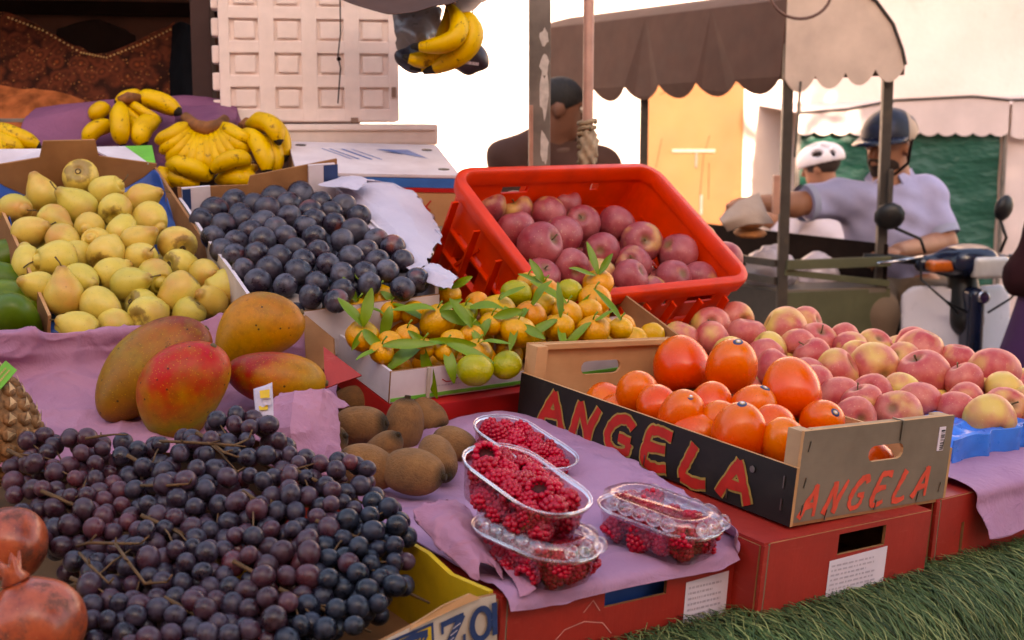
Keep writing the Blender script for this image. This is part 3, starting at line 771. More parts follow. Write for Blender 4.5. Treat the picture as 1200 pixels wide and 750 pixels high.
for side, hole in (('front', slot_hole(.012, .0735, .066, .019)), ('back', slot_hole(0, .07, .076, .020))):
    e = panel('end_panel', ang, side, AW, AL, rect(-AW / 2 + .0047, .004, AW / 2 - .0047, AH), [hole], .004, [M['kraft_grey'], M['kraft_pale']])
    # raw wood posts and rail behind the board
    fr = MB()
    for sx in (-1, 1): fr.box((sx * (AW / 2 - .0147), .0142, .004 + (AH - .004) / 2), (.020, .020, AH - .006), 0, None, .001)
    fr.box((0, .0090, AH - .0045), (AW - .050, .0096, .008), 0, None, .001)
    fr.obj('post', M['pine_wood'] if side == 'front' else M['kraft_pale'], e)
    if side == 'front':
        write_brush(e, None, 'ANGELA', -AW / 2 + .012, .0410, .0085, .037, .028, .0082, M['letter_coral'], None, .34, .0006, -.0004, seed=9, jit=.0009)
        for x, z in ((-.128, .092), (-.128, .05), (-.128, .018), (.128, .02), (.122, .075), (-.085, .008), (.004, .010), (.085, .012)): MB().box((x, -.0008, z), (.0016, .0016, .012), 0, Matrix.Translation((x, 0, z)) @ Matrix.Rotation(R(12), 4, 'Y') @ Matrix.Translation((-x, 0, -z))).obj('staple', M['staple'], e)
        st = MB(); st.box((.035, -.0010, .098), (.0018, .0020, .024)); st.box((.035, .006, .1106), (.0018, .016, .0016)); st.obj('wire_clip', M['staple'], e)
        lb = MB().box((.117, -.0006, .082), (.0125, .0008, .030)).obj('barcode_label', M['sticker'], e)
        bars = MB(); rd = random.Random(5); z = .069
        while z < .094:
            h = rd.choice((.0005, .0008, .0014)); bars.box((.1185, -.0013, z), (.007, .0004, h)); z += h + rd.choice((.0006, .001, .0015))
        bars.obj('barcode', M['print_black'], lb)

# ---- three red cartons along the front edge
def red_carton(Fm, w, l, h, label, holes, lab=None, liner=None, slit=None):
    b = empty('red_carton', Fm, label, 'carton', 'red cartons along the front of the stall')
    base_panel(b, w, l, M['kraft'])
    top = MB().box((0, 0, h - .002), (w - .004, l - .004, .004)).obj('lid', M['card_red'], b)
    for side in ('left', 'right', 'back'):
        L = l if side in ('left', 'right') else w
        panel('side_panel', b, side, w, l, rect(-L / 2 + .0065, .004, L / 2 - .0065, h - .004), (), .004, [M['card_red'], M['kraft']])
    hs = [rect(*r) for r in holes]
    f = panel('front_panel', b, 'front', w, l, rect(-w / 2 + .010, 0, w / 2, h - .001), hs, .004, [M['card_red'], M['kraft']])
    # folded corner flap with its corrugated edge showing
    MB().box((-w / 2 + .005, -l / 2 + .003, h / 2), (.007, .005, h - .006), 0, None, .0008).obj('corner_flap', M['card_red'], b)
    MB().box((-w / 2 + .0095, -l / 2 + .0026, h / 2), (.0022, .004, h - .004)).obj('cut_edge', M['kraft_grey'], b)
    if slit: MB().box((slit[0], -l / 2 - .0006, slit[1]), (.0022, .0016, slit[2])).obj('slit', M['print_black'], b)
    if lab:
        x0, z0, x1, z1 = lab; s = MB().add([(x0, -.0008, z0), (x1, -.0008, z0 + .003), (x1, -.0008, z1 + .003), (x0, -.0008, z1)], [(0, 1, 2, 3)]).obj('paper_label', M['sticker'], f)
        s.modifiers.new('thickness', 'SOLIDIFY').thickness = .0003
        text_lines(MB(), x0 + .004, z0 + .006, x1 - .006, z1 - .004, 6, -.0013, int(x0 * 1000)).obj('print', M['print_grey'], s)
    if liner: MB().box((0, -l / 2 + .028, h * .45), (w - .03, .02, h * .75)).obj('liner', M['tray_blue_dark'], b)
    return b
F2 = frame((.236, 1.716, 1.021), 36.4, 4.2, 2.4); W2, L2, H2 = .293, .499, .087
red2 = red_carton(F2, W2, L2, H2, 'red cardboard carton under the black persimmon crate, big white label below its hand hole', [(-.022, .055, .062, .080)], (-.034, .006, .068, .050), None, None)
F1 = frame((-.027, 1.572, 1.004), 35.9, 3.0, 2.1); W1, L1, H1 = .335, .498, .094
red1 = red_carton(F1, W1, L1, H1, 'red cardboard carton under the raspberry punnets, blue lining showing in its hand hole', [(-.034, .060, .052, .0905)], (.080, .020, .144, .068), True)
W3, L3, H3 = .37, .5, .093
ck = MB(); ribbon(ck, [(-.105, .030), (-.085, .046), (-.060, .050), (-.035, .044), (-.022, .030)], .0012, -.0006); ribbon(ck, [(-.062, .060), (-.050, .071), (-.040, .058)], .0011, -.0008); ribbon(ck, [(-.112, .018), (-.100, .034)], .0010, -.0010)
ck.obj('chalk_mark', simple('faded_pale_print', '#c07a70', .7, .2, 60), [c for c in red1.children if c.name.startswith('front_panel')][0])
F3 = corner_frame((.521, 1.643, .991), 36.3, 4, .7, W3, L3)
red3 = red_carton(F3, W3, L3, H3, 'red cardboard carton with a vertical slit, under the purple paper and the blue apple tray', [(-.128, .012, -.122, .055)], None, None, None)

# ---- white clementine box on a red base
CW, CL, CH = .532, .215, .046
FC = corner_frame((-.169, 1.844, 1.163), 32.4, 10.4, -.9, CW, CL)
clem = empty('fruit_crate', FC, 'low white cardboard box with a notched front, full of leafy clementines', 'crate')
base_panel(clem, CW, CL, M['kraft'])
f = panel('front_panel', clem, 'front', CW, CL, [(-CW / 2, 0), (CW / 2, 0), (CW / 2, .024), (-.115, .022), (-.128, .046), (-CW / 2, .046)], (), .004, [M['card_white'], M['kraft']])
MB().box((0, -.0008, .0045), (CW - .002, .0012, .005)).obj('green_stripe', M['card_green'], f)
lg = MB()
ribbon(lg, [(-.185, .026), (-.178, .0215), (-.168, .0215), (-.160, .026)], .0016, -.0008, 1); ribbon(lg, [(-.172, .024), (-.170, .031), (-.176, .036), (-.170, .032), (-.164, .036)], .0014, -.001, 0)
text_lines(lg, -.195, .0145, -.150, .0195, 1, -.0008, 4, 2); lg.obj('logo', [M['card_green'], M['card_red_bright'], M['print_grey']], f)
sp = panel('side_panel', clem, 'left', CW, CL, rect(-CL / 2 + .0045, 0, CL / 2 - .0045, .046), (), .004, [M['card_white'], M['card_white']])
panel('side_panel', clem, 'right', CW, CL, [(-CL / 2 + .0045, 0), (CL / 2 - .0045, 0), (CL / 2 - .0045, .062), (-CL / 2 + .0045, .03)], (), .004, [M['kraft'], M['kraft']])
panel('back_panel', clem, 'back', CW, CL, rect(-CW / 2, 0, CW / 2, .046), (), .004, [M['card_white'], M['kraft']])
# split corner flap standing proud of the front, and the folded lid edges
MB().box((-CW / 2 + .058, -CL / 2 - .003, .024), (.004, .004, .046)).obj('corner_flap', M['card_white_worn'], clem)
a = [FC.inverted() @ at(*p) for p in ((393, 392, 2.02), (455, 436, 1.83), (440, 420, 1.90), (412, 398, 2.02))]
def flap(parent, name, pts, mats, split=None, th=.003):
    mb = MB(); mb.add(pts, [tuple(range(len(pts)))]); o = mb.obj(name, mats, parent); s = o.modifiers.new('thickness', 'SOLIDIFY'); s.thickness = th; return o
fl = flap(clem, 'lid_flap', [FC.inverted() @ at(*p) for p in ((712, 374, 2.30), (741, 369, 2.32), (768, 383, 2.28), (752, 402, 2.22), (735, 395, 2.23))], M['card_white'])
flap(clem, 'lid_flap', [FC.inverted() @ at(*p) for p in ((768, 383, 2.278), (788, 392, 2.26), (776, 401, 2.23), (752, 403, 2.218))], M['card_green'])['label'] = 'green printed end of the flap'
# red card underneath
FCb = FC @ Matrix.Translation((.02, -.01, -.034))
rb = empty('red_carton', FCb, 'flat red carton the white clementine box stands on', 'carton')
MB().box((0, 0, .016), (CW + .04, CL + .02, .032), 0, None, .002).obj('body', M['card_red_bright'], rb)
# kraft board and red card leaning at the left of the clementines
o = flap(None, 'cardboard_flap', [at(*p) for p in ((357, 368, 1.97), (392, 397, 1.93), (394, 440, 1.90), (360, 425, 1.93))], M['kraft'], None, .004)
tag(o, 'brown cardboard flap standing between the mangoes and the clementines', 'cardboard')
o = flap(None, 'red_card', [at(*p) for p in ((379, 407, 1.86), (424, 441, 1.83), (400, 449, 1.82), (381, 456, 1.81))], M['card_red'], None, .002)
tag(o, 'red card wedged beside the brown flap, behind the kiwis', 'card')
o = flap(None, 'green_card', [at(*p) for p in ((348, 368, 2.02), (378, 365, 2.03), (386, 372, 2.0), (372, 380, 1.99), (352, 378, 2.0))], M['card_green'], None, .002)
tag(o, 'bright green card lying at the plum box edge behind the mangoes', 'card')

# ---- plum box
PW, PL, PH = .283, .499, .100
FP = frame((-.344, 2.207, 1.27), 25.4, 14.2, -3.9)
plumb = empty('fruit_crate', FP, 'worn white cardboard box holding dark purple plums', 'crate')
base_panel(plumb, PW, PL, M['kraft'])
panel('side_panel', plumb, 'left', PW, PL, [(-PL / 2 + .0045, 0), (PL / 2 - .0045, 0), (PL / 2 - .0045, .098), (.12, .100), (-.05, .096), (-.2, .101), (-PL / 2 + .0045, .1)], (), .005, [M['card_white_worn'], M['card_white']])
panel('side_panel', plumb, 'right', PW, PL, rect(-PL / 2 + .0045, 0, PL / 2 - .0045, .094), (), .005, [M['kraft'], M['card_white']])
panel('front_panel', plumb, 'front', PW, PL, rect(-PW / 2, 0, PW / 2, .075), (), .004, [M['card_white'], M['kraft']])
panel('back_panel', plumb, 'back', PW, PL, [(-PW / 2, 0), (PW / 2, 0), (PW / 2, .118), (.02, .112), (.015, .128), (-PW / 2, .146)], (), .004, [M['card_white'], M['kraft']])
for sx, z1 in ((-1, .118), (1, .140)):
    cp = MB().box((sx * (PW / 2 - .030), PL / 2 - .0075, z1 / 2), (.048, .006, z1)).obj('corner_post', M['card_white'], plumb)
    MB().box((sx * (PW / 2 - .030) + (-.017 if sx < 0 else .016), PL / 2 - .0109, z1 - .02), (.014 if sx < 0 else .026, .0008, .036)).obj('print', M['card_navy'], cp)

# ---- pear box
QW, QL, QH = .286, .481, .100
FQ = frame((-.653, 2.179, 1.283), 30.6, 22.9, -.9)
pearb = empty('fruit_crate', FQ, 'brown cardboard box with tall white flaps holding yellow pears', 'crate')
base_panel(pearb, QW, QL, M['kraft'])
for side in ('left', 'right'):
    panel('side_panel', pearb, side, QW, QL, rect(-QL / 2 + .0045, 0, QL / 2 - .0045, .098), (), .0045, [M['kraft'], M['kraft_pale'] if side == 'left' else M['kraft']])
panel('front_panel', pearb, 'front', QW, QL, rect(-QW / 2, 0, QW / 2, .048), (), .004, [M['card_white'], M['card_white']])
panel('back_panel', pearb, 'back', QW, QL, [(-QW / 2, 0), (QW / 2, 0), (QW / 2, .108), (.055, .122), (.05, .152), (-.035, .152), (-.042, .122), (-QW / 2, .104)], (), .004, [M['kraft'], M['kraft']])
iq = FQ.inverted()
flap(pearb, 'lid_flap', [iq @ at(*p) for p in ((104, 174, 2.42), (146, 173, 2.47), (174, 193, 2.38), (128, 186, 2.38))], M['card_white'])
flap(pearb, 'lid_flap', [iq @ at(*p) for p in ((146, 173, 2.471), (178, 172, 2.49), (182, 192, 2.40), (174, 193.5, 2.381))], M['card_green'])['label'] = 'green printed end of the flap'
flap(pearb, 'lid_flap', [iq @ at(*p) for p in ((-30, 177, 2.3), (52, 176, 2.38), (52, 184, 2.32), (-2, 199, 2.27), (-30, 203, 2.25))], M['card_white'])
G = [[Vector((x, y, z + rng.uniform(-.004, .004))) for x, z in ((-.138, .095 if y > -.1 else .05), (-.12, .06), (0, .03), (.12, .05), (.138, .095 if y > .1 else .04))] for y in (-.22, -.1, .05, .19)] + [[Vector((x, .232, z)) for x, z in ((-.138, .09), (-.12, .08), (0, .02), (.10, .07), (.138, .095))]]
sh = sheet('tray_liner', G, 26, 26, M['tray_blue_dark'], .006, 20, 2, .002); sh.parent = pearb

# ---- box of green mangoes at the left edge
GW, GL, GH = .301, .406, .045
FG = frame((-.905, 2.093, 1.281), 32.1, 14.2, 0)
gb = empty('fruit_crate', FG, 'shallow black-fronted box of green mangoes at the left of the pears', 'crate')
base_panel(gb, GW, GL, M['kraft'])
f = panel('front_panel', gb, 'front', GW, GL, rect(-GW / 2, 0, GW / 2, GH), (), .006, [M['card_black'], M['card_black']])
s = MB().box((GW / 2 - .028, -.0006, .016), (.020, .0008, .024)).obj('paper_label', M['sticker'], f); text_lines(MB(), GW / 2 - .036, .006, GW / 2 - .020, .026, 5, -.0013, 8).obj('print', M['print_black'], s)
ribbon(MB(), [(-GW / 2 + .002, .034), (GW / 2 - .003, .034)], .004, -.0007).obj('rim_line', M['kraft'], f)
for side in ('left', 'right'): panel('side_panel', gb, side, GW, GL, rect(-GL / 2 + .0065, 0, GL / 2 - .0045, GH), (), .005, [M['kraft'], M['kraft_pale']])
panel('back_panel', gb, 'back', GW, GL, rect(-GW / 2, 0, GW / 2, GH), (), .004, [M['kraft'], M['kraft']])
gm = [mango_me('green_mango', M['green_mango'], s, .055, .036, .05) for s in (31, 32)]
gl = []
for k, (px, py, lift) in enumerate(((2, 305, 0), (-6, 338, 0), (8, 356, 0), (-40, 330, 0), (22, 378, 0), (-25, 365, 0), (-45, 295, 0))):
    p = on_plane(px, py, FG, .055); o = put('green_mango', gm[k % 2], mat_at(p, scr(rng.uniform(-1, 1), rng.uniform(-.4, .4), .2), 1.0, rng.uniform(0, 6)))
    tag(o, None, 'mango', 'green mangoes in the shallow black box'); gl.append(o)
label_rows(gl, 'dark green mango', 'of the shallow black box', 3)

# ---- white printed box, low foam lid and polystyrene crate behind the plums
WW, WL, WH = .307, .30, .100
FW = frame((-.285, 2.728, 1.377), 12, 10, 1.6)
wb = empty('shipping_box', FW, 'white shipping box with blue print on its top and a blue and red band', 'box')
MB().box((0, 0, WH - .003), (WW, WL, .006), 0, None, .001).obj('lid', M['card_white'], wb)
for side in ('front', 'left', 'right', 'back'):
    L = WW if side in ('front', 'back') else WL
    f = panel('side_panel', wb, side, WW - .004, WL - .004, rect(-L / 2 + .003, 0, L / 2 - .003, WH - .006), (), .004, [M['kraft_pale'], M['kraft']])
    if side == 'front':
        MB().box((0, -.0008, WH - .016), (WW - .008, .0014, .018)).obj('blue_band', M['card_blue'], f); MB().box((0, -.0008, WH - .030), (WW - .008, .0014, .008)).obj('red_band', M['card_red_bright'], f)
        g = MB(); ribbon(g, [(.07, .052), (.10, .03)], .003, -.0008); ribbon(g, [(.10, .05), (.085, .03)], .003, -.0009); g.obj('scribble', M['card_red_bright'], f)
pr = MB(); TM = Matrix.Translation((0, 0, WH + .0008)) @ Matrix.Rotation(R(-90), 4, 'X')
pr.add([(.02, 0, .085), (.085, 0, .085), (.115, 0, .0)], [(0, 1, 2)], 0, TM); pr.add([(.03, .0004, .06), (.06, .0004, .06), (.07, .0004, .035)], [(0, 1, 2)], 1, TM)
pr.obj('emblem', [M['card_blue'], M['card_navy'], M['print_grey']], wb); pr = MB()
for x, w in ((-.02, .006), (-.045, .004), (-.06, .003), (.0, .003)): ribbon(pr, [(x - .03, .08), (x + .02, -.02)], w, 0, 0, TM)
pr.obj('print', [M['card_blue'], M['card_navy'], M['print_grey']], wb)
for x, y in ((-.13, .11), (.125, .09), (.13, -.10)): MB().lathe([(0, 0), (.011, 0), (.011, .0014), (0, .0014)], 12).obj('vent_hole_disc', M['print_black'], wb, Matrix.Translation((x, y, WH)) @ Matrix.Scale(.7, 4, (0, 1, 0)))  # black discs paint the darkness inside open vents
FL_ = frame(at(424, 170, 2.98), 10, 0, 0)
fl_ = empty('foam_cover', FL_, 'low pinkish polystyrene lid under the upright foam crate', 'lid')
MB().box((0, .15, .0226), (.335, .30, .045), 0, None, .006).obj('slab', M['foam'], fl_); MB().box((0, -.001, .034), (.32, .004, .006), 0, None, .0015).obj('lip', M['foam'], fl_)
SW, SD, SH = .382, .16, .30
FS = frame(at(363, 143.5, 2.99), 10, 0, 0)
sb = empty('foam_crate', FS, 'white polystyrene crate standing on its side with a grid of square recesses', 'crate')
b = MB(); b.box((0, SD / 2 + .0045, SH / 2), (SW, SD - .009, SH), 0, None, .004)
px_, pz_ = .0916, .0785
for i in range(5): b.box((-SW / 2 + .010 + px_ * i + (.002 if i == 0 else 0), .0055, SH / 2), (.034 if 0 < i < 4 else .022, .009, SH - .004), 0, None, .0025)
for j in range(5): b.box((0, .0060, .016 + pz_ * j * .93), (SW - .008, .009, .026), 0, None, .0025)
for i in range(4):
    for j in range(4): b.box((-SW / 2 + .010 + px_ * (i + .5), .0075, .016 + pz_ * .93 * (j + .5)), (.044, .009, .036), 0, None, .003)
b.obj('crate_wall', M['foam'], sb)
nb = MB()
for j in range(5): nb.box((-SW / 2 - .006, SD * .35, .03 + j * .058), (.018, SD * .5, .038), 0, None, .005)
nb.obj('side_ribs', M['foam'], sb)
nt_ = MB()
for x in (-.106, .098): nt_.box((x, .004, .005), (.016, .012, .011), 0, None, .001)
nt_.box((SW / 2 - .006, .0035, .066), (.010, .012, .022), 0, None, .001); nt_.box((-.10, .0035, SH - .012), (.018, .012, .014), 0, None, .001); nt_.obj('dark_notch_block', simple('painted_notch_shade', '#8d6f60', .8, .1, 40), sb)  # solid blocks in a dark colour, painted shade of notches
# cord hanging in front of it
cd = MB().tube([at(398, -30, 2.9), at(399, 40, 2.9), at(396, 66, 2.9), at(399, 80, 2.9), at(396, 121, 2.9)], .0016, 6).obj('cord', simple('black_cord', '#1a1614', .7, .2), None, None, True)
tag(cd, 'thin black cord hanging in front of the polystyrene crate', 'cord')
kn = MB(); bm = bmesh.new(); bmesh.ops.create_icosphere(bm, subdivisions=2, radius=.005); kn.bm(bm, 0, Matrix.Translation(at(397, 69, 2.9))); kn.obj('knot', M['dark_cloth'], cd, None, True)

# ---- the red plastic crate, propped up at a slant
def red_crate():
    w, l, h = .459, .323, .30
    Fm = frame((.058, 2.561, 1.111 + .006), 37.1, 35.9, 0)
    root = empty('plastic_crate', Fm, 'red plastic crate propped up at a slant, full of dark red apples', 'crate')
    rc = .035
    def loop(w, l, brk_x, brk_y):
        """perimeter points, front then right, back, left; the breaks make room for openings"""
        P = []
        def side(ax, s, brk):
            for t in brk: P.append(((t * (w / 2 - rc)), -l / 2) if ax == 0 else (w / 2, t * (l / 2 - rc)) if ax == 1 else (-t * (w / 2 - rc), l / 2) if ax == 2 else (-w / 2, -t * (l / 2 - rc)))
        for ax, brk in ((0, brk_x), (1, brk_y), (2, brk_x), (3, brk_y)):
            side(ax, 0, brk); cx = [w / 2 - rc, w / 2 - rc, -w / 2 + rc, -w / 2 + rc][ax]; cy = [-l / 2 + rc, l / 2 - rc, l / 2 - rc, -l / 2 + rc][ax]; a0 = [-90, 0, 90, 180][ax]
            for k in range(1, 5): a = R(a0 + 90 * k / 5); P.append((cx + rc * math.cos(a), cy + rc * math.sin(a)))
        return P
    bx = [-1, -.86, -.60, -.50, -.24, -.14, .0, .07, .14, .21, .28, .5, .6, .86, 1]; by = [-1, -.8, -.12, .12, .8, 1]
    zs = [0, .05, .10, .118, .155, .17, .205, .222, .256, .270, h]
    n = len(loop(w, l, bx, by)); V = []; F = []
    for z in zs:
        k = .90 + .10 * z / h
        for (x, y) in loop(w * k, l * k, bx, by): V.append((x, y, z))
    # openings by side: (index range along the side, list of height bands)
    s1 = len(bx) + 4; s2 = s1 + len(by) + 4; s3 = s2 + len(bx) + 4
    hole = set()
    def cut(start, i, bands):
        for b_ in bands: hole.add((start + i, b_))
    for i in (1, 3, 11, 12): cut(0, i, (2, 4, 6, 8))
    for i in (5, 9): cut(0, i, (4, 6, 8))
    for i in (1, 3): cut(s1, i, (2, 4, 6)); cut(s3, i, (2, 4, 6)); cut(s3, i, (5,))
    # the back wall runs right to left when walked, two short slots high up and slanting light gaps lower down
    cut(s2, 6, (5, 6)); cut(s2, 8, (5, 6)); cut(s2, 7, (3,)); cut(s2, 2, (8,)); cut(s2, 11, (8,)); cut(s2, 9 + 1, (8,)); cut(s2, 1, (3,))
    for a in range(len(zs) - 1):
        for j in range(n):
            if (j, a) in hole: continue
            j2 = (j + 1) % n; F.append((a * n + j, a * n + j2, (a + 1) * n + j2, (a + 1) * n + j))
    o = put('crate_wall', mesh_data('crate_wall', V, F, M['plastic_red'], False), None, root); s = o.modifiers.new('t', 'SOLIDIFY'); s.thickness = .004; s.offset = 1
    b = MB(); b.box((0, 0, .002), (w * .9 - .01, l * .9 - .01, .004)).obj('base', M['plastic_red'], root)
    # the wide rolled rim
    sec = [(-.004, -.022), (.004, -.022), (.010, -.020), (.013, -.006), (.013, .004), (.009, .008), (-.002, .008), (-.005, .004)]
    V = []; F = []; base = loop(w, l, [-1, 0, 1], [-1, 0, 1]); m = len(base)
    for j, (x, y) in enumerate(base):
        p = Vector((x, y, 0)); a = Vector((*base[j - 1], 0)); c = Vector((*base[(j + 1) % m], 0)); t = (c - a).normalized(); nn = Vector((t.y, -t.x, 0))
        for (u, z) in sec: V.append(p + nn * u + Vector((0, 0, h + z)))
    ns = len(sec)
    for j in range(m):
        for k in range(ns): F.append((j * ns + k, ((j + 1) % m) * ns + k, ((j + 1) % m) * ns + (k + 1) % ns, j * ns + (k + 1) % ns))
    o = put('rim', mesh_data('rim', V, F, M['plastic_red'], True), None, root); o.data.set_sharp_from_angle(angle=R(50))
    # stiffening ribs outside
    rb_ = MB()
    for z, k in ((.112, .0), (.165, 0), (.214, 0)):
        kk = .90 + .10 * z / h; P = loop(w * kk + .012, l * kk + .012, [-1, 1], [-1, 1])
        for a, c in zip(P, P[1:] + P[:1]):
            a, c = Vector((*a, z)), Vector((*c, z)); L = (c - a).length
            if L < .02: continue
            Mx = Matrix.Translation((a + c) / 2) @ Matrix.Rotation(math.atan2((c - a).y, (c - a).x), 4, 'Z'); rb_.box((0, 0, 0), (L + .002, .014, .004), 0, Mx)
    for side in ('front', 'left', 'right', 'back'):
        L = w if side in ('front', 'back') else l
        Mw = wallM(side, w * .955, l * .955)
        xs = [-.40, -.28, -.16, -.03, .10, .24, .38] if L > .4 else [-.36, -.12, .12, .36]
        for i, x in enumerate(xs): rb_.box((x * L, -.008, .17), (.004, .014, .215), 0, Mw @ Matrix.Rotation(R(4), 4, 'X'))
        if L < .4:
            for a, c in (((-.33, .11), (-.10, .24)), ((.33, .11), (.10, .24))):
                a, c = Vector((a[0] * L, 0, a[1])), Vector((c[0] * L, 0, c[1])); rb_.box((0, -.006, 0), ((c - a).length, .010, .005), 0, Mw @ Matrix.Translation((a + c) / 2) @ Matrix.Rotation(-math.atan2((c - a).z, (c - a).x), 4, 'Y'))
    rb_.obj('rib', M['plastic_red'], root)
    return root, Fm
crate, FR = red_crate()

# ---- front grape box with printed letters
ZW, ZL, ZH = .47, .26, .10
FZ = corner_frame(at(584, 685, 1.315) - Vector((0, .008, .0985)), 37.2, 5.5, -5.8, ZW, ZL, 1)
zb = empty('fruit_crate', FZ, 'torn white and yellow box of black grapes with big blue letters and an emblem', 'crate')
base_panel(zb, ZW, ZL, M['kraft'])
top = [(ZW / 2, .097), (ZW / 2 - .03, .101), (ZW / 2 - .06, .098), (ZW / 2 - .085, .098), (ZW / 2 - .10, .096), (ZW / 2 - .125, .093), (.03, .086), (-.05, .086), (-.12, .08), (-ZW / 2, .083)]
f = panel('front_panel', zb, 'front', ZW, ZL, [(-ZW / 2, 0), (ZW / 2, 0)] + top, (), .004, [M['card_white_worn'], M['kraft']])
e = MB(); x0 = ZW / 2 - .118
EM = Matrix.Translation((0, 0, .0135)); e.add([(x0, -.001, .036), (x0 + .046, -.001, .036), (x0 + .046, -.001, .080), (x0, -.001, .078)], [(0, 1, 2, 3)], 0, EM); e.add([(x0 + .003, -.0014, .039), (x0 + .043, -.0014, .039), (x0 + .043, -.0014, .077), (x0 + .003, -.0014, .075)], [(0, 1, 2, 3)], 1, EM)
ribbon(e, [(x0 + .008, .071), (x0 + .024, .073), (x0 + .039, .072)], .007, -.0018, 0, EM); ribbon(e, [(x0 + .036, .072), (x0 + .022, .056), (x0 + .010, .043)], .009, -.0021, 0, EM); ribbon(e, [(x0 + .008, .043), (x0 + .038, .044)], .007, -.0024, 0, EM)
ribbon(e, [(x0 + .030, .070), (x0 + .014, .046)], .0016, -.0027, 1, EM); ribbon(e, [(x0 + .034, .069), (x0 + .020, .047)], .0012, -.0027, 1, EM)
e.obj('emblem', [M['card_navy'], M['card_yellow']], f)
e = MB(); x0 = ZW / 2 - .064
def stroke(pts, w, k): ribbon(e, pts, w, -.001 - .0003 * k, 0)
zz0, zh = .056, .034
stroke([(x0, zz0 + zh - .003), (x0 + .026, zz0 + zh - .001)], .0060, 0); stroke([(x0 + .024, zz0 + zh), (x0 + .002, zz0)], .0085, 1); stroke([(x0, zz0 + .003), (x0 + .026, zz0 + .004)], .0060, 2)
stroke([(x0 + .001, zz0 + zh), (x0 + .001, zz0 + zh - .012)], .0030, 3); stroke([(x0 + .025, zz0 + .014), (x0 + .025, zz0 + .002)], .0030, 4)
stroke([(x0 + .0445 + .0105 * math.cos(t), zz0 + zh / 2 + .001 + .0155 * math.sin(t)) for t in [2 * math.pi * k / 20 for k in range(21)]], .0062, 5)
stroke([(x0 + .0600, zz0 + zh + .001), (x0 + .0600, zz0 + .001)], .0062, 6)
for q in range(4): ribbon(e, [(x0 + .020 - q * .004, zz0 + zh - .006 - q * .006), (x0 + .011 - q * .003, zz0 + zh - .009 - q * .006)], .0009, -.004, 1)
text_lines(e, x0 + .012, .045, x0 + .05, .051, 1, -.001, 3, 2)
e.obj('lettering', [M['card_navy'], M['card_white'], M['print_grey']], f)
panel('side_panel', zb, 'left', ZW, ZL, rect(-ZL / 2 + .0045, 0, ZL / 2 - .0045, .085), (), .005, [M['card_white_worn'], M['card_yellow']])
panel('side_panel', zb, 'right', ZW, ZL, [(-ZL / 2 + .0045, 0), (ZL / 2 - .0045, 0), (ZL / 2 - .0045, .085), (.06, .098), (-.02, .100), (-.06, .092), (-ZL / 2 + .0045, .1)], (), .005, [M['card_white_worn'], M['card_yellow']])
panel('back_panel', zb, 'back', ZW, ZL, rect(-ZW / 2, 0, ZW / 2, .08), (), .004, [M['card_white_worn'], M['card_yellow']])
# torn kraft and yellow scraps on the rim
flap(zb, 'torn_edge', [Vector((ZW / 2 - .098, -ZL / 2 - .003, .0955)), Vector((ZW / 2 - .05, -ZL / 2 - .003, .1000)), Vector((ZW / 2 - .02, -ZL / 2 - .003, .101)), Vector((ZW / 2 - .030, -ZL / 2 - .001, .1085)), Vector((ZW / 2 - .060, -ZL / 2 - .001, .1065)), Vector((ZW / 2 - .094, -ZL / 2 - .001, .0985))], M['kraft_pale'])
flap(zb, 'torn_edge', [Vector((-.02, -ZL / 2 - .006, .088)), Vector((.035, -ZL / 2 - .006, .090)), Vector((.034, -ZL / 2 + .01, .104)), Vector((-.01, -ZL / 2 + .008, .098))], M['card_yellow'])
flap(zb, 'torn_edge', [Vector((-.10, -ZL / 2 - .006, .088)), Vector((-.06, -ZL / 2 - .006, .088)), Vector((-.066, -ZL / 2 + .01, .112)), Vector((-.092, -ZL / 2 + .012, .104))], M['card_white'])
# ------------------------------------------------------------------ what lies in the boxes
# pears
PEARS = [(95, 209, 21, .012), (50, 229, 19), (18, 245, 19), (35, 272, 19), (92, 243, 21, .004), (124, 224, 18), (135, 247, 20, .006), (166, 233, 18), (63, 257, 18), (105, 267, 18), (176, 257, 20), (73, 281, 18), (143, 272, 18), (160, 284, 19, .006),
         (207, 286, 22, .006), (67, 304, 22, .008), (122, 298, 22, .006), (112, 285, 15, -.008), (165, 303, 20), (92, 300, 16, -.012), (37, 310, 18, -.006), (93, 328, 20), (132, 323, 19), (182, 325, 21), (215, 313, 20, -.004), (238, 323, 19), (262, 336, 23, .004), (212, 344, 23, .008),
         (152, 338, 21), (163, 352, 17, -.008), (118, 360, 22), (76, 347, 23, .006), (47, 337, 17), (173, 369, 23, .006), (220, 367, 16, -.004), (247, 354, 18, -.006), (95, 385, 16, .0), (135, 380, 15, -.008)]
PDIR = {0: toward_cam((0, 2, 1), .1, .25) * -1, 2: scr(.75, -.1, .6), 3: scr(.9, .25, .3), 4: scr(-.55, .5, .4), 5: scr(.8, .4, .1), 6: scr(-.1, .55, -.8), 7: scr(.85, .3, .2), 8: scr(.8, -.4, .2), 10: scr(.6, -.5, .5), 11: scr(.75, -.4, .4), 9: scr(.1, -.2, .9), 14: scr(-.5, .3, -.7), 15: scr(-.75, -.1, .5), 16: scr(.1, .6, -.75),
        18: scr(.5, .2, .75), 21: scr(.7, -.2, .5), 23: scr(.5, -.35, .75), 26: scr(-.75, -.15, .4), 27: scr(-.6, -.6, .3), 28: scr(.7, .2, .3), 30: scr(.75, -.3, .4), 31: scr(-.05, .95, .15), 33: scr(.35, .2, -.8), 36: scr(-.85, .35, .2)}
pears, PP, PR_ = pile('pear', 'pear', FQ, .088, PEARS, 20, (.024, .0345), .033, 'yellow pears in the brown box', .02, (.16, .26), lambda k, it: PDIR.get(k) or rand_dir(.6), .55, None, .88, 'pear')
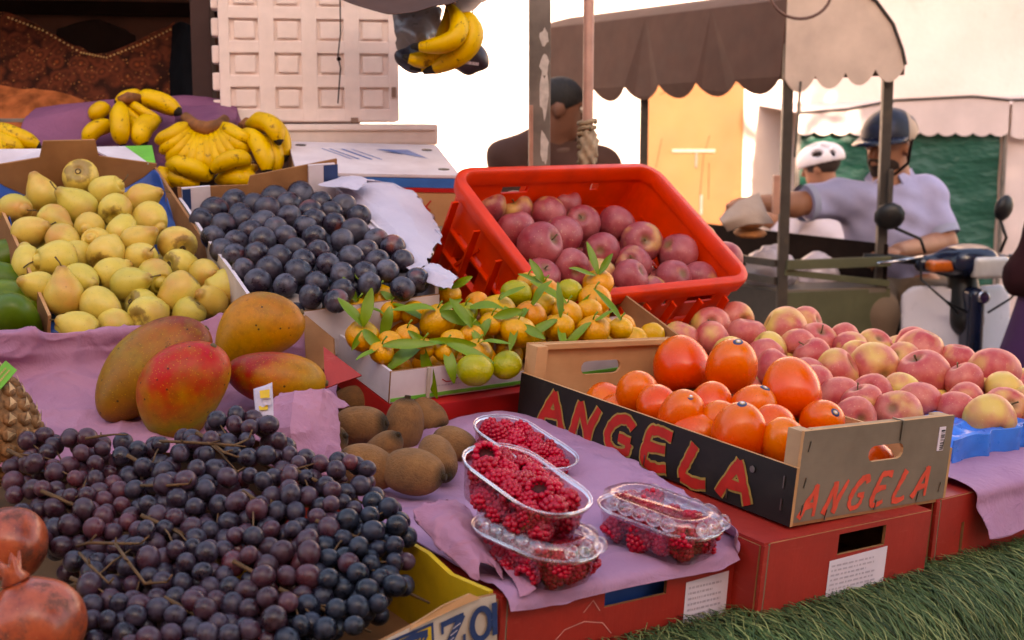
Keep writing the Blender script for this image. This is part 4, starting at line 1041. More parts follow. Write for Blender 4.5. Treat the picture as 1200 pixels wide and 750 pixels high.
for k, o in enumerate(pears):
    if k in PDIR and k not in (0, 6, 14, 16, 33): put('stem', STEM['pear'] if o.data == BANK['pear'][0] else STEM['pear_low'], None, o)
pears2 = under_layer('pear', 'pear', FQ, .040, .112, .21, .058, .033, .028, 'yellow pears in the brown box', PP, 'pear')
label_rows(pears, 'yellow pear', 'of the pear box', 6)
label_rows(pears2, 'half-buried yellow pear', 'of pear box', 5)
stk = MB().lathe([(0, .0004), (.0075, .0003), (.008, 0)], 14)
# plums
PLUMS = [(130, 240), (180, 200), (265, 165), (345, 175), (235, 260), (175, 310), (285, 215), (375, 255), (400, 195), (430, 150), (535, 135), (490, 175), (490, 225), (580, 210), (620, 170), (715, 185), (780, 225), (665, 255), (760, 285), (470, 310), (385, 325), (270, 330), (215, 365), (355, 380), (515, 365), (595, 310), (560, 265), (710, 325), (610, 370), (455, 395), (550, 410), (300, 445), (405, 445), (525, 455), (360, 495), (475, 510), (650, 425), (745, 400), (810, 370), (855, 325), (915, 350), (960, 410), (895, 450), (715, 465), (855, 415), (820, 500), (605, 500), (960, 525), (1020, 490), (710, 535), (580, 555), (690, 570), (800, 465), (330, 290), (425, 275), (600, 250), (660, 210), (300, 250), (265, 385)]
PLUMS = [(200 + x / 3.53, 190 + y / 3.53, 15.2 + rng.uniform(-1.5, 1.5)) for x, y in PLUMS]
plums, PP, _ = pile('plum', 'plum', FP, .088, PLUMS, 15, (.018, .0245), .0225, 'dark plums in the white box', .022, (.17, .27), None, .25, None, .9, 'plum')
plums2 = under_layer('plum', 'plum', FP, .055, .118, .225, .041, .0225, .021, 'dark plums in the white box', PP, 'plum')
label_rows(plums, 'dark purple plum', 'of the plum box', 8)
label_rows(plums2, 'half-hidden dark plum', 'of plum box', 6)
# apples in the red crate
CR = [(275, 175, 48), (350, 185, 48, -.01), (455, 205, 50), (515, 165, 55), (365, 260, 58, .01), (440, 325, 72, .02), (505, 280, 70, .01), (580, 235, 55), (700, 245, 57), (780, 295, 65, .01), (650, 330, 55, .01), (550, 380, 50), (885, 335, 65, .015), (970, 295, 58), (1050, 360, 63, .015), (745, 380, 60), (735, 425, 55, .01), (870, 425, 55, .01), (965, 412, 42), (440, 400, 42, -.01), (620, 405, 45, -.01), (800, 440, 45, -.01)]
CR = [(480 + c[0] / 2.857, 180 + c[1] / 2.857, c[2] / 2.857) + tuple(c[3:]) for c in CR]
FRA = FR @ Matrix.Rotation(R(-5), 4, 'X')
ADIR = {3: scr(.2, .75, .6), 0: scr(-.1, .8, .6), 1: scr(-.1, .5, .8), 5: scr(.75, .3, .6), 7: scr(-.1, .35, .9), 9: scr(.2, .1, .95), 12: scr(.6, -.5, -.6), 15: scr(-.2, .3, .9)}
crapp, PP, _ = pile('apple_crimson', 'apple', FRA, .236, [(c[0], c[1], c[2] * 1.1) + tuple(c[3:]) for c in CR], 22, (.034, .047), .037, 'dark red apples in the plastic crate', 0, (.2, .2), lambda k, it: ADIR.get(k) or rand_dir(), .5, 'apple', .94, 'apple')
crapp2 = under_layer('apple_crimson', 'apple', FRA, .165, .17, .11, .072, .037, .035, 'dark red apples in the plastic crate', PP, 'apple')
label_rows(crapp, 'dark red apple', 'in the red plastic crate', 6)
label_rows(crapp2, 'buried dark red apple', 'of plastic crate', 5)
# leaf sprig on the crate apples
# clementines
CLM = [(250, 110, 52), (185, 140, 38), (200, 225, 50), (300, 145, 36), (350, 150, 38), (430, 175, 56), (335, 225, 38), (260, 275, 35), (395, 265, 32), (520, 155, 38), (560, 120, 36), (620, 145, 56), (725, 160, 50), (685, 210, 55), (835, 150, 46), (815, 195, 46), (765, 85, 46), (680, 90, 46), (720, 60, 36), (925, 110, 50), (905, 145, 40), (920, 205, 50), (1005, 200, 38), (935, 60, 46), (845, 85, 40), (470, 95, 36), (550, 330, 54, .004), (650, 315, 46, .004), (560, 275, 46), (455, 270, 38), (605, 185, 38), (540, 220, 34), (770, 130, 40), (290, 240, 34), (480, 235, 34)]
CLM = [(350 + c[0] / 2.667, 310 + c[1] / 2.667, c[2] / 2.667) + tuple(c[3:]) for c in CLM]
FCp = FC @ Matrix.Rotation(R(8), 4, 'X')
clems, PP, CRr = pile(lambda k, it: 'citrus_green' if k in (26, 27, 17, 24, 9) else 'citrus', 'clementine', FCp, .066, [(c[0], c[1], c[2] * 1.09) + tuple(c[3:]) for c in CLM], 18, (.018, .0285), .026, 'clementines in the low white box', .01, (.3, .2), lambda k, it: (Vector((rng.uniform(-.5, .5), rng.uniform(-.8, .2), 1))), 0, None, .9, 'clementine')
clems2 = under_layer('citrus', 'clementine', FCp, .030, .24, .085, .046, .026, .022, 'clementines in the low white box', PP, 'clementine')
label_rows(clems, 'orange clementine', 'of the clementine box', 7)
for k in (26, 27, 17, 24, 9): clems[k]['label'] = clems[k]['label'].replace('orange clementine', 'green-skinned clementine')
label_rows(clems2, 'half-buried clementine', 'of clementine box', 6)
def leafy(o, dirs, sizes=(0, 1, 2, 3), s=1.0, off=0):
    """leaves on a short twig, each pointing where given (as seen in the photograph)"""
    inv = o.matrix_basis.inverted(); c = o.matrix_basis.translation; r = CRr[clems.index(o)] if o in clems else .037
    for d in dirs:
        dv = scr(*d[:3]); up = toward_cam(c); root = c + up * r * .62 + CU * r * .45 + dv * r * .15
        x = dv.normalized(); z = (up * .8 + CU * rng.uniform(.2, .9)).normalized(); z = (z - x * z.dot(x)).normalized(); y = z.cross(x)
        Mx = Matrix((x, y, z)).transposed().to_4x4(); Mx.translation = root
        put('leaf', LEAF[rng.randrange(4)], inv @ Mx @ Matrix.Rotation(rng.uniform(-.7, .7), 4, 'X') @ Matrix.Scale(s * (d[3] if len(d) > 3 else 1) * rng.uniform(.85, 1.1), 4), o)
    put('stem', stem_me('stem', .012, .0013, M['leaf'], .6, 0), inv @ Matrix.Translation(c + toward_cam(c) * r * .5 + CU * r * .6) @ Matrix.Scale(1, 4), o)
LV = {0: [(-.95, .75, .2), (.6, -.3, .5)], 1: [(-.5, .9, .1, .8), (.7, -.2, .4)], 2: [(.2, .8, .2), (-.5, .9, .2), (.5, -.5, .6), (-.25, -.7, .4, .7)], 3: [(.9, -.1, .4), (-.2, -.9, .4)], 5: [(.95, -.25, .4, 1.3), (-.95, .3, .4, 1.3), (.7, .4, .2, .8)], 8: [(.1, -.98, .4, 1.35), (-.8, -.45, .5, 1.1)], 29: [(.9, -.1, .5), (.25, -.9, .5), (-.6, .2, .4, .9)], 6: [(.7, -.5, .5, .9)], 9: [(.9, .2, .3), (.4, -.8, .5), (-.7, -.4, .3, .8)], 11: [(.6, .6, .3), (.7, -.5, .5)], 12: [(-.7, -.5, .6), (.3, .6, .2)],
      13: [(-.4, -.9, .6, .8), (.9, -.5, .5)], 15: [(-.9, -.3, .5), (.15, -.95, .5), (.1, .9, .3, .8)], 14: [(-.6, .7, .3), (-.3, -.9, .5)], 16: [(-.8, .4, .2, .9), (-.4, .8, .2)], 18: [(.95, -.15, .3)], 23: [(.5, .85, .2), (-.95, .35, .3, 1.2), (-.2, .95, .2, .9)], 21: [(.9, .6, .4, .8), (-.9, -.5, .5, 1.0)], 22: [(-.35, .9, .2)], 25: [(.9, .5, .2), (-.8, .2, .2)], 28: [(.8, .3, .5), (-.9, .1, .5)], 31: [(.5, -.75, .5), (-.4, .8, .3)], 30: [(.8, .2, .4), (-.5, -.7, .5, .9)], 19: [(-.6, -.8, .5), (.3, -.9, .4, .8)], 7: [(-.95, -.4, .4, .8), (.9, .2, .4)]}
for k, d in LV.items(): leafy(clems[k], d, s=.84)
# loose apples on the right
LA = [(833, 383, 20), (862, 374, 18), (875, 394, 20), (829, 398, 19), (802, 397, 15), (920, 388, 25, .01), (943, 380, 18), (893, 418, 20), (905, 410, 17, -.01), (933, 408, 20), (951, 418, 20), (966, 401, 20), (989, 401, 15), (915, 434, 18), (981, 435, 23, .008), (987, 465, 22), (1008, 472, 20, .004), (994, 409, 18), (1018, 405, 17), (1006, 420, 17), (1030, 434, 27, .012), (1057, 421, 17), (1090, 416, 25), (1086, 443, 29, .014), (1041, 482, 25, .008), (1082, 473, 24, .004), (1026, 462, 18), (1114, 480, 19), (1134, 473, 21), (1124, 451, 19), (1162, 441, 27, .02), (1158, 493, 27, .014), (1184, 483, 24), (1198, 468, 16), (1183, 463, 18), (1053, 462, 16), (1001, 490, 15), (860, 415, 18, -.01), (1215, 490, 24), (1148, 455, 17, -.012), (1110, 420, 17, -.006), (1068, 402, 16, -.01), (940, 440, 20, -.006), (960, 455, 22, -.004)]
FA2 = frame(at(1000, 440, 2.15), 37, 7, 0)
ADIR2 = {20: scr(-.15, .25, -.9), 0: scr(-.1, .3, .9), 6: scr(.8, .3, .5), 15: scr(.3, -.6, .7), 1: scr(.4, -.1, .9), 31: scr(-.1, .4, -.85), 30: scr(.1, .8, -.3), 25: scr(.4, -.7, .5), 23: scr(-.3, .6, .2)}
loose, PP, _ = pile('apple_blush', 'apple', FA2, 0, [(a[0], a[1], a[2] * 1.17) + tuple(a[3:]) for a in LA], 22, (.031, .044), .037, 'loose red and yellow apples behind the black crate', .0, (.3, .3), lambda k, it: ADIR2.get(k) or rand_dir(), .4, 'apple', .92, 'apple')
loose2 = under_layer('apple_blush', 'apple', FA2 @ Matrix.Translation((.06, -.02, 0)), -.042, .29, .20, .064, .037, .035, 'loose red and yellow apples behind the black crate', PP, 'apple', keep=lambda x, y, d: x > 800 and y < 520)
label_rows(loose, 'blush-skinned apple', 'of loose heap', 7)
label_rows(loose2, 'buried blush apple', 'of loose heap', 6)
# persimmons
PE = [(799, 432, 33, .02), (857, 432, 31, .0), (928, 461, 36, .02), (749, 465, 27), (801, 490, 29), (834, 477, 22, -.01), (868, 512, 34, .004), (880, 482, 28, -.004), (963, 495, 19, -.01), (915, 520, 22, -.006), (770, 478, 24, -.02), (845, 500, 22, -.02), (815, 512, 26, -.012), (905, 500, 24, -.02)]
PED = {0: scr(-.15, .85, -.3), 1: scr(.1, .75, .55), 2: scr(-.08, .95, -.25), 3: scr(-.1, .7, .6), 4: scr(.2, .75, .55), 6: scr(.05, .9, .4), 7: scr(.3, .8, .45), 8: scr(.2, .4, .8), 9: scr(-.2, .6, .5)}
PE = [(a[0], a[1], a[2], (a[3] if len(a) > 3 else 0) + (.018 if k < 3 else 0)) for k, a in enumerate(PE)]
pers, PP, PRr = pile('persimmon', 'persimmon', FA, .070, PE, 30, (.029, .043), .037, 'orange persimmons in the black crate', .0, (.2, .3), lambda k, it: PED.get(k) or rand_dir(.8), 0, None, .93, 'persimmon', .35, (AW / 2 - .006, AL / 2 - .024, .075))
pers2 = under_layer('persimmon', 'persimmon', FA, .036, .095, .20, .075, .037, .032, 'orange persimmons in the black crate', PP, 'persimmon')
sd = MB().lathe([(0, .0008), (.0070, .0002), (.0082, -.0010)], 18, 0).lathe([(.0, .0012), (.0040, .0009), (.0043, .0007)], 16, 1).lathe([(0, .0016), (.0022, .0013), (.0024, .0012)], 14, 2).data('fruit_sticker', [M['card_navy'], M['gold_print'], M['sticker']], True)
for k in (1, 4, 6, 7, 8):
    o = pers[k]; put('fruit_sticker', sd, Matrix.Translation((.003, .002, .0452)) @ Matrix.Scale(.8, 4, (0, 1, 0)), o)
label_rows(pers, 'orange persimmon', 'of the black crate', 5)
PL_ = {0: 'large orange persimmon without sticker topping the heap, furthest from the grey end panel', 1: 'tall orange persimmon with a dark oval sticker near its tip, topping the heap', 2: 'orange persimmon topping the heap nearest the grey lettered end panel'}
for k, v in PL_.items(): pers[k]['label'] = v
label_rows(pers2, 'buried orange persimmon', 'of black crate', 4)
cal = MB()
for k in range(4):
    q = k * math.pi / 2; cal.lathe([(0, -.0012), (.008, -.001), (.0105, .0)], 8, 0, Matrix.Translation((.008 * math.cos(q), .008 * math.sin(q), 0)))
cal = cal.data('calyx', M['twig']); 
for o in pers[:3]: put('calyx', cal, Matrix.Translation((0, 0, -.0336)), o)
# kiwis
KW = [(421, 499, 28, .016, scr(.75, .1, .3)), (474, 497, 26, .016, scr(.12, .95, .1)), (502, 487, 24, 0, scr(-.6, .5, -.6)), (431, 548, 27, .008, scr(-.8, .3, .3)), (484, 553, 28, .01, scr(.75, -.1, .3)), (513, 538, 25, 0, scr(.4, -.5, .7)), (533, 520, 22, -.006, scr(.8, -.3, .3)), (382, 520, 23, -.004, scr(.7, .3, .4)), (449, 527, 22, -.02, scr(.5, .5, .3)), (417, 469, 24, -.004, scr(.9, .1, .2))]
KL = ['hairy brown kiwi lying on its side on top, next to the purple paper fold', 'hairy brown kiwi standing upright on top of the pile', 'kiwi with its shaggy end turned up, behind the upright one', 'brown kiwi low in front beside the black grapes', 'roundest brown kiwi lowest in front of the pile on purple paper', 'kiwi behind the lowest one, beside the raspberry punnets', 'kiwi mostly hidden at the raspberry side of the pile', 'kiwi half hidden behind the black grapes by the paper fold', 'kiwi buried in the middle under the others', 'kiwi at the back against the white clementine box']
P = [on_plane(a[0], a[1], F1, H1 + .030) + (EYE - at(a[0], a[1], 1.6)).normalized() * (a[3] + .01) for a in KW]; Rk = [a[2] * 1.74 / FPX for a in KW]
P = relax(P, Rk, .15, squeeze=.95); kiwis = []
for k, (p, r, a) in enumerate(zip(P, Rk, KW)):
    o = fruit('kiwi', 'kiwi', p, a[4], r / .0275, rng.uniform(0, 6), None, 'brown kiwis piled on purple paper', 'kiwi'); o['label'] = KL[k]; kiwis.append(o)
stk = MB().lathe([(0, .0004), (.007, .0001)], 12).data('fruit_sticker', M['card_green'])
put('fruit_sticker', stk, Matrix.Translation((.022, 0, .012)) @ Matrix.Rotation(R(70), 4, 'Y'), kiwis[2])
# mangoes
for nm, mt, px, py, d, axis, L, W, lab, sd_ in (('mango', 'mango_a', 178, 432, 1.77, scr(.78, .62, -.1), .086, .055, 'olive and orange mango lying furthest from the kiwis', 3), ('mango', 'mango_b', 215, 462, 1.72, scr(.50, .82, .22), .074, .053, 'pink and green mango in front, nearest the grapes', 4),
                                      ('mango', 'mango_c', 302, 389, 1.88, scr(.80, .42, .0), .066, .047, 'golden orange mango at the back by the plum box', 5), ('mango', 'mango_d', 323, 443, 1.80, scr(.95, -.12, -.1), .066, .041, 'mango with a deep red end beside the brown flap', 6)):
    o = put('mango', mango_me('mango', M[mt], sd_, L, W), mat_at(at(px, py, d), axis, 1.0, {3: .4, 4: 2.4, 5: 1.2, 6: 3.2}[sd_]))
    tag(o, lab, 'mango', 'four big mangoes on purple paper'); put('stem', MB().lathe([(0, .004), (.0035, .004), (.005, 0), (.0075, -.002)], 10).data('stem', M['twig']), Matrix.Translation((-.004, 0, L - .001)), o)
# pomegranates
def pom(p, axis, r, lab, seed):
    mb = MB().lathe([(r * math.sin(t) * (1 + .02 * math.cos(t)), r * (.93 * math.cos(t) + .10 * math.exp(-(math.sin(t) / .30) ** 2) * (t < 1.5))) for t in [math.pi * k / 22 for k in range(23)]], 30, f=lambda q, a, z: (a * (1 + .03 * math.cos(6 * q + seed) * (a > r * .3)), z))
    mb.V = lumpy(mb.V, .05, 14, seed); o = put('pomegranate', mesh_data('pomegranate', mb.V, mb.F, M['pom']), mat_at(p, axis)); tag(o, lab, 'pomegranate', 'pomegranates beside the black grapes')
    c = MB(); n = 6; V = []; F = []
    for j in range(24):
        q = 2 * math.pi * j / 24; tooth = .5 + .5 * math.cos(n * q)
        V += [(r * .30 * math.cos(q), r * .30 * math.sin(q), 0), (r * .19 * math.cos(q), r * .19 * math.sin(q), r * .16), (r * (.21 + .10 * tooth) * math.cos(q), r * (.21 + .10 * tooth) * math.sin(q), r * (.30 + .20 * tooth))]
    for j in range(24):
        a = 3 * j; b = 3 * ((j + 1) % 24); F += [(a, b, b + 1, a + 1), (a + 1, b + 1, b + 2, a + 2)]
    k = put('crown', mesh_data('crown', V, F, M['pom']), Matrix.Translation((0, 0, r * .96)), o); k.modifiers.new('t', 'SOLIDIFY').thickness = .0022
pom(at(42, 732, 1.19), scr(-.36, .9, .12), .0445, 'shiny orange-brown pomegranate with its crown up, at the front corner', 2)
pom(at(12, 638, 1.33), scr(-.6, .3, .5), .037, 'scuffed pomegranate with dark scabs behind the front one', 5)
# pineapple, cut off by the edge of the photograph
def pineapple():
    Mx = mat_at(at(-18, 490, 1.60), scr(-.55, .8, .1)); rt = empty('pineapple', Mx, 'ripe pineapple with a green tag lying by the purple paper', 'pineapple')
    L, W = .085, .055; eye = MB(); br = MB()
    core = MB().lathe([(W * .93 * math.sin(t) ** .8, L * .97 * math.cos(t)) for t in [math.pi * k / 14 for k in range(15)]], 20).obj('flesh', M['pine_eye'], rt, None, True)
    N = 150
    for k in range(N):
        u = 1 - 2 * (k + .5) / N; q = k * 2.39996; t = math.acos(u); p = Vector((W * math.sin(t) ** .8 * math.cos(q), W * math.sin(t) ** .8 * math.sin(q), L * u)); nn = Vector((p.x / W ** 2, p.y / W ** 2, p.z / L ** 2)).normalized()
        Mq = Matrix.Translation(p) @ axis_q(nn).to_matrix().to_4x4() @ Matrix.Rotation(rng.uniform(-.2, .2), 4, 'Z')
        eye.lathe([(0, .0004), (.003, .0010), (.0066, .0006), (.0086, -.0016), (.0092, -.005)], 6, 0, Mq)
        br.add([(-.0062, -.003, .0002), (.0062, -.003, .0002), (.0036, .001, .0026), (0, .0075, .0048), (-.0036, .001, .0026)], [(0, 1, 2, 4), (4, 2, 3)], 0, Mq)
    eye.obj('rind', M['pine_eye'], rt, None, True); br.obj('bract', M['pine_leaflet'], rt)
    tg = MB().box((0, 0, 0), (.030, .018, .0008), 0).obj('tag', M['card_green'], rt, Mx.inverted() @ mat_at(at(3, 440, 1.57), toward_cam((0, 1.6, 1)), 1, .9))
    text_lines(MB(), -.010, -.005, .011, .005, 2, 0, 4).obj('print', M['gold_print'], tg, Matrix.Translation((0, 0, .0012)) @ Matrix.Rotation(R(-90), 4, 'X'))
pineapple()
# ------------------------------------------------------------------ grapes: bunches of single berries on stalks
def inside(x, y, poly):
    c = False
    for (x1, y1), (x2, y2) in zip(poly, poly[1:] + poly[:1]):
        if (y1 > y) != (y2 > y) and x < (x2 - x1) * (y - y1) / (y2 - y1) + x1: c = not c
    return c
GP = [(14, 560), (26, 525), (52, 508), (92, 508), (120, 520), (160, 522), (205, 518), (238, 504), (262, 488), (296, 486), (318, 500), (345, 535), (385, 532), (425, 545), (456, 590), (474, 618), (478, 690), (432, 728), (380, 745), (300, 765), (180, 770), (112, 770), (98, 690), (56, 640), (22, 600)]
def gdepth(x, y):
    d = 1.56 - (y - 500) * .335 / 240
    cx = (x - 270) / 260; cy = (y - 620) / 150; return d - .035 * max(0, 1 - cx * cx) * max(0, 1 - cy * cy) + .02 * mnoise.noise(Vector((x * .02, y * .02, 1.7)))
rg = random.Random(21); GR = []
for layer, (gap, dd) in enumerate(((18.3, 0), (19, .016), (21, .032))):
    pts = []
    for _ in range(9000):
        x, y = rg.uniform(5, 495), rg.uniform(484, 772)
        if not inside(x, y, GP): continue
        if any((x - a) ** 2 + (y - b) ** 2 < gap * gap for a, b in pts): continue
        pts.append((x, y))
    GR += [at(x, y, gdepth(x, y) + dd + rg.uniform(-.011, .011)) for x, y in pts]
rad = [rg.uniform(.0088, .0119) for _ in GR]
GR = relax(GR, rad, .10, 45, squeeze=.97)
SEEDS = [(60, 540, 'red'), (115, 585, 'red'), (185, 560, 'purple'), (275, 530, 'purple'), (215, 625, 'purple'), (320, 590, 'purple'), (150, 690, 'purple'), (245, 715, 'purple'), (320, 680, 'red'), (385, 575, 'purple'), (425, 640, 'blue'), (395, 715, 'blue'), (470, 690, 'blue')]
GLAB = ['reddish bunch of grapes at the far corner by the pineapple', 'dull red bunch of grapes behind the pomegranates', 'black bunch of grapes in front of the pink mango', 'black bunch of grapes heaped against the white paper tag', 'black bunch of grapes in the middle with a forked bare stalk', 'black bunch of grapes spilling towards the kiwis', 'black bunch of grapes beside the front pomegranate', 'black bunch of grapes at the front rim near the pomegranate', 'purple-red bunch of grapes at the front near the yellow scrap', 'black bunch of grapes touching the kiwis', 'blue-black bunch of grapes by the yellow inner wall', 'blue-black bunch of grapes just behind the blue and yellow emblem', 'blue-black bunch of grapes in the corner behind the big blue letters']
gme = {}
for nm in ('purple', 'red', 'blue'):
    for v in range(2):
        mb = MB().lathe([(.0115 * math.sin(t), .0115 * (1.06 + .06 * v) * math.cos(t)) for t in [math.pi * k / 10 for k in range(11)]], 16); gme[nm, v] = mesh_data('grape', mb.V, mb.F, M['grape_' + nm])
bun = [[] for _ in SEEDS]
for p, r in zip(GR, rad):
    x, y, d = project(p); k = min(range(len(SEEDS)), key=lambda i: (SEEDS[i][0] - x) ** 2 + (SEEDS[i][1] - y) ** 2 + rg.uniform(0, 500)); bun[k].append((p, r))
for (sx, sy, colr), lab, L in zip(SEEDS, GLAB, bun):
    if not L: continue
    L.sort(key=lambda a: project(a[0])[2]); L = L[:100]
    c = sum((a[0] for a in L), Vector()) / len(L); Mx = Matrix.Translation(c); rt = empty('grape_bunch', Mx, lab, 'grapes', 'bunches of dark grapes in the torn box')
    for p, r in L: put('grape', gme[colr if rg.random() > .12 else rg.choice(('red', 'purple') if colr != 'blue' else ('blue', 'purple')), rg.randrange(2)], Matrix.Translation(-c) @ mat_at(p, rand_dir(), r / .0115, 0), rt)
    st = MB(); ax = [c + CX * rg.uniform(-.05, -.03) + CU * .02, c - CF * .004, c + CX * .04 - CU * .02]; st.tube([v - c for v in ax], [.0022, .002, .0012], 6)
    for p, r in rg.sample(L, min(6, len(L))):
        a = ax[1].lerp(ax[rg.choice((0, 2))], rg.random()); st.tube([a - c, (a.lerp(p, .5) + CU * .003) - c, p - c], [.0011, .0010, .0009], 5)
    st.obj('stalk', M['grape_stem'], rt, None, True)
    def twig(*pts, r=.0017):
        V = [at(x, y, gdepth(x, y) - .016 - e) - c for x, y, e in pts]; m_ = MB().tube(V, [r] * (len(V) - 1) + [r * .6], 6)
        for v, w in zip(V[1:], V[:-1]):
            dr = (v - w).normalized(); m_.tube([v, v + Vector((rg.uniform(-1, 1), rg.uniform(-.5, .5), rg.uniform(-.2, 1))).normalized() * .008 + dr * .006], [r * .7, r * .5], 5)
        m_.obj('stalk', M['grape_stem'], rt, None, True)
    if (sx, sy) == (185, 560): twig((100, 514, .004), (118, 511, .006), (135, 509, .006)); twig((186, 517, .004), (215, 518, .010), (245, 520, .012), (275, 522, .012), (292, 514, .006)); twig((250, 520, .012), (262, 530, .01), (280, 536, .006))
    if (sx, sy) == (215, 625): twig((90, 640, .006), (105, 636, .014), (135, 637, .016), (165, 637, .01)); twig((93, 648, .012), (105, 662, .014), (128, 684, .008)); twig((135, 637, .016), (150, 658, .016), (170, 684, .014), (196, 682, .006))
    if (sx, sy) == (320, 590): twig((165, 569, .006), (195, 569, .012), (222, 567, .010))
# ------------------------------------------------------------------ bananas
def bunch(name, lab, fingers, crown, group):
    c = Vector(fingers[0][0]); rt = empty(name, Matrix.Translation(c), lab, 'bananas', group)
    for f in fingers: banana_obj(rt, [Vector(p) - c for p in f[:3]], 1.08 * (f[3] if len(f) > 3 else .0155))
    if crown:
        pts, r = crown; MB().tube([Vector(p) - c for p in pts], r, 10).obj('crown', M['banana_crown'], rt, None, True)
    return rt
BG_ = 'bananas piled on the purple cloth'
dz = 2.74
fan = []
for k in range(12):
    a = R(196 + 148 * k / 11); ux, uy = math.cos(a), -math.sin(a)
    A = at(240 + 22 * ux, 141 + 16 * uy, dz - .01); B = at(240 + 40 * ux, 146 + 38 * uy + 2, dz - .055); C_ = at(240 + 60 * ux, 150 + 56 * uy, dz - .035); fan.append((A, B, C_, .0145))
bunch('banana_bunch', 'hand of small bananas fanned out around its cut brown crown', fan, ([at(216, 136, dz), at(228, 148, dz - .012), at(243, 152, dz - .015), at(258, 147, dz - .012), at(265, 138, dz)], [.010, .015, .017, .014, .009]), BG_)
bunch('banana_bunch', 'two spotted bananas lying crosswise in front of the fanned hand', [(at(197, 193, 2.66), at(222, 196, 2.63), at(250, 210, 2.66), .0175), (at(292, 190, 2.66), at(272, 186, 2.63), at(246, 203, 2.64), .0165)], None, BG_)
bunch('banana_bunch', 'low bananas with black tips at the brown box rim', [(at(300, 196, 2.70), at(285, 205, 2.66), at(306, 214, 2.66), .0165), (at(255, 212, 2.68), at(275, 208, 2.65), at(292, 217, 2.66), .0165), (at(200, 205, 2.68), at(214, 210, 2.65), at(236, 216, 2.66), .016), (at(188, 198, 2.70), at(194, 208, 2.67), at(205, 217, 2.68), .014)], None, BG_)
bunch('banana_bunch', 'large bananas curving down beside the white box with the blue print', [(at(284, 156, 2.74), at(304, 171, 2.68), at(314, 206, 2.66), .018), (at(290, 146, 2.76), at(316, 145, 2.70), at(327, 170, 2.68), .018), (at(300, 140, 2.78), at(325, 152, 2.74), at(334, 190, 2.72), .016), (at(310, 160, 2.74), at(322, 178, 2.70), at(322, 206, 2.69), .015)], ([at(284, 150, 2.76), at(292, 143, 2.77)], [.012, .012]), BG_)
bunch('banana_bunch', 'bananas at the cloth end, one standing upright with a black tip', [(at(140, 122, 2.76), at(141, 145, 2.70), at(143, 171, 2.70), .018), (at(136, 148, 2.78), at(112, 152, 2.74), at(102, 171, 2.74), .016), (at(186, 140, 2.76), at(166, 152, 2.71), at(170, 172, 2.70), .019), (at(150, 150, 2.78), at(160, 148, 2.75), at(166, 165, 2.75), .014)], ([at(140, 119, 2.78), at(150, 115, 2.78), at(164, 116, 2.80)], [.010, .013, .010]), BG_)
bunch('banana_bunch', 'bananas with long brown stalks heaped behind the upright one', [(at(160, 118, 2.82), at(185, 118, 2.80), at(212, 134, 2.78), .019), (at(150, 118, 2.80), at(170, 132, 2.77), at(190, 142, 2.77), .010), (at(152, 116, 2.82), at(150, 130, 2.79), at(178, 150, 2.76), .010), (at(128, 128, 2.82), at(116, 130, 2.80), at(110, 142, 2.80), .016), (at(168, 112, 2.84), at(152, 112, 2.82), at(135, 120, 2.82), .012)], None, BG_)
bunch('banana_bunch', 'bananas at the left edge behind the white flap', [(at(-12, 150, 2.62), at(18, 160, 2.58), at(48, 174, 2.58), .018), (at(-14, 160, 2.6), at(6, 168, 2.56), at(28, 178, 2.57), .018), (at(-20, 172, 2.6), at(-6, 172, 2.55), at(6, 180, 2.56), .018)], None, BG_)
hd = 2.55
hb = bunch('banana_bunch', 'bananas hanging from a hook beside the polystyrene crate', [(at(527, 6, hd), at(534, 44, hd - .05), at(482, 55, hd - .03), .0165), (at(530, 8, hd + .01), at(552, 48, hd - .02), at(496, 85, hd), .0185), (at(526, 8, hd + .02), at(512, 62, hd), at(472, 66, hd - .01), .016), (at(528, 8, hd + .03), at(540, 60, hd + .03), at(480, 80, hd + .02), .016)], ([at(524, -14, hd), at(526, 0, hd), at(530, 12, hd)], [.007, .010, .012]), 'hanging bananas')
# ------------------------------------------------------------------ raspberries in clear punnets
def rrect(w, l, r, n=5):
    P = []
    for cx, cy, a0 in ((w / 2 - r, -l / 2 + r, -90), (w / 2 - r, l / 2 - r, 0), (-w / 2 + r, l / 2 - r, 90), (-w / 2 + r, -l / 2 + r, 180)):
        for k in range(n + 1): a = R(a0 + 90 * k / n); P.append((cx + r * math.cos(a), cy + r * math.sin(a)))
    return P
def shell(mb, rings, i=0, cap=None):
    n = len(rings[0][0]); V = []; F = []
    for P, z in rings: V += [(x, y, z) for x, y in P]
    for a in range(len(rings) - 1):
        for j in range(n): F.append((a * n + j, a * n + (j + 1) % n, (a + 1) * n + (j + 1) % n, (a + 1) * n + j))
    if cap == 'bottom': F.append(tuple(range(n))[::-1])
    if cap == 'top': F.append(tuple((len(rings) - 1) * n + j for j in range(n)))
    return mb.add(V, F, i)
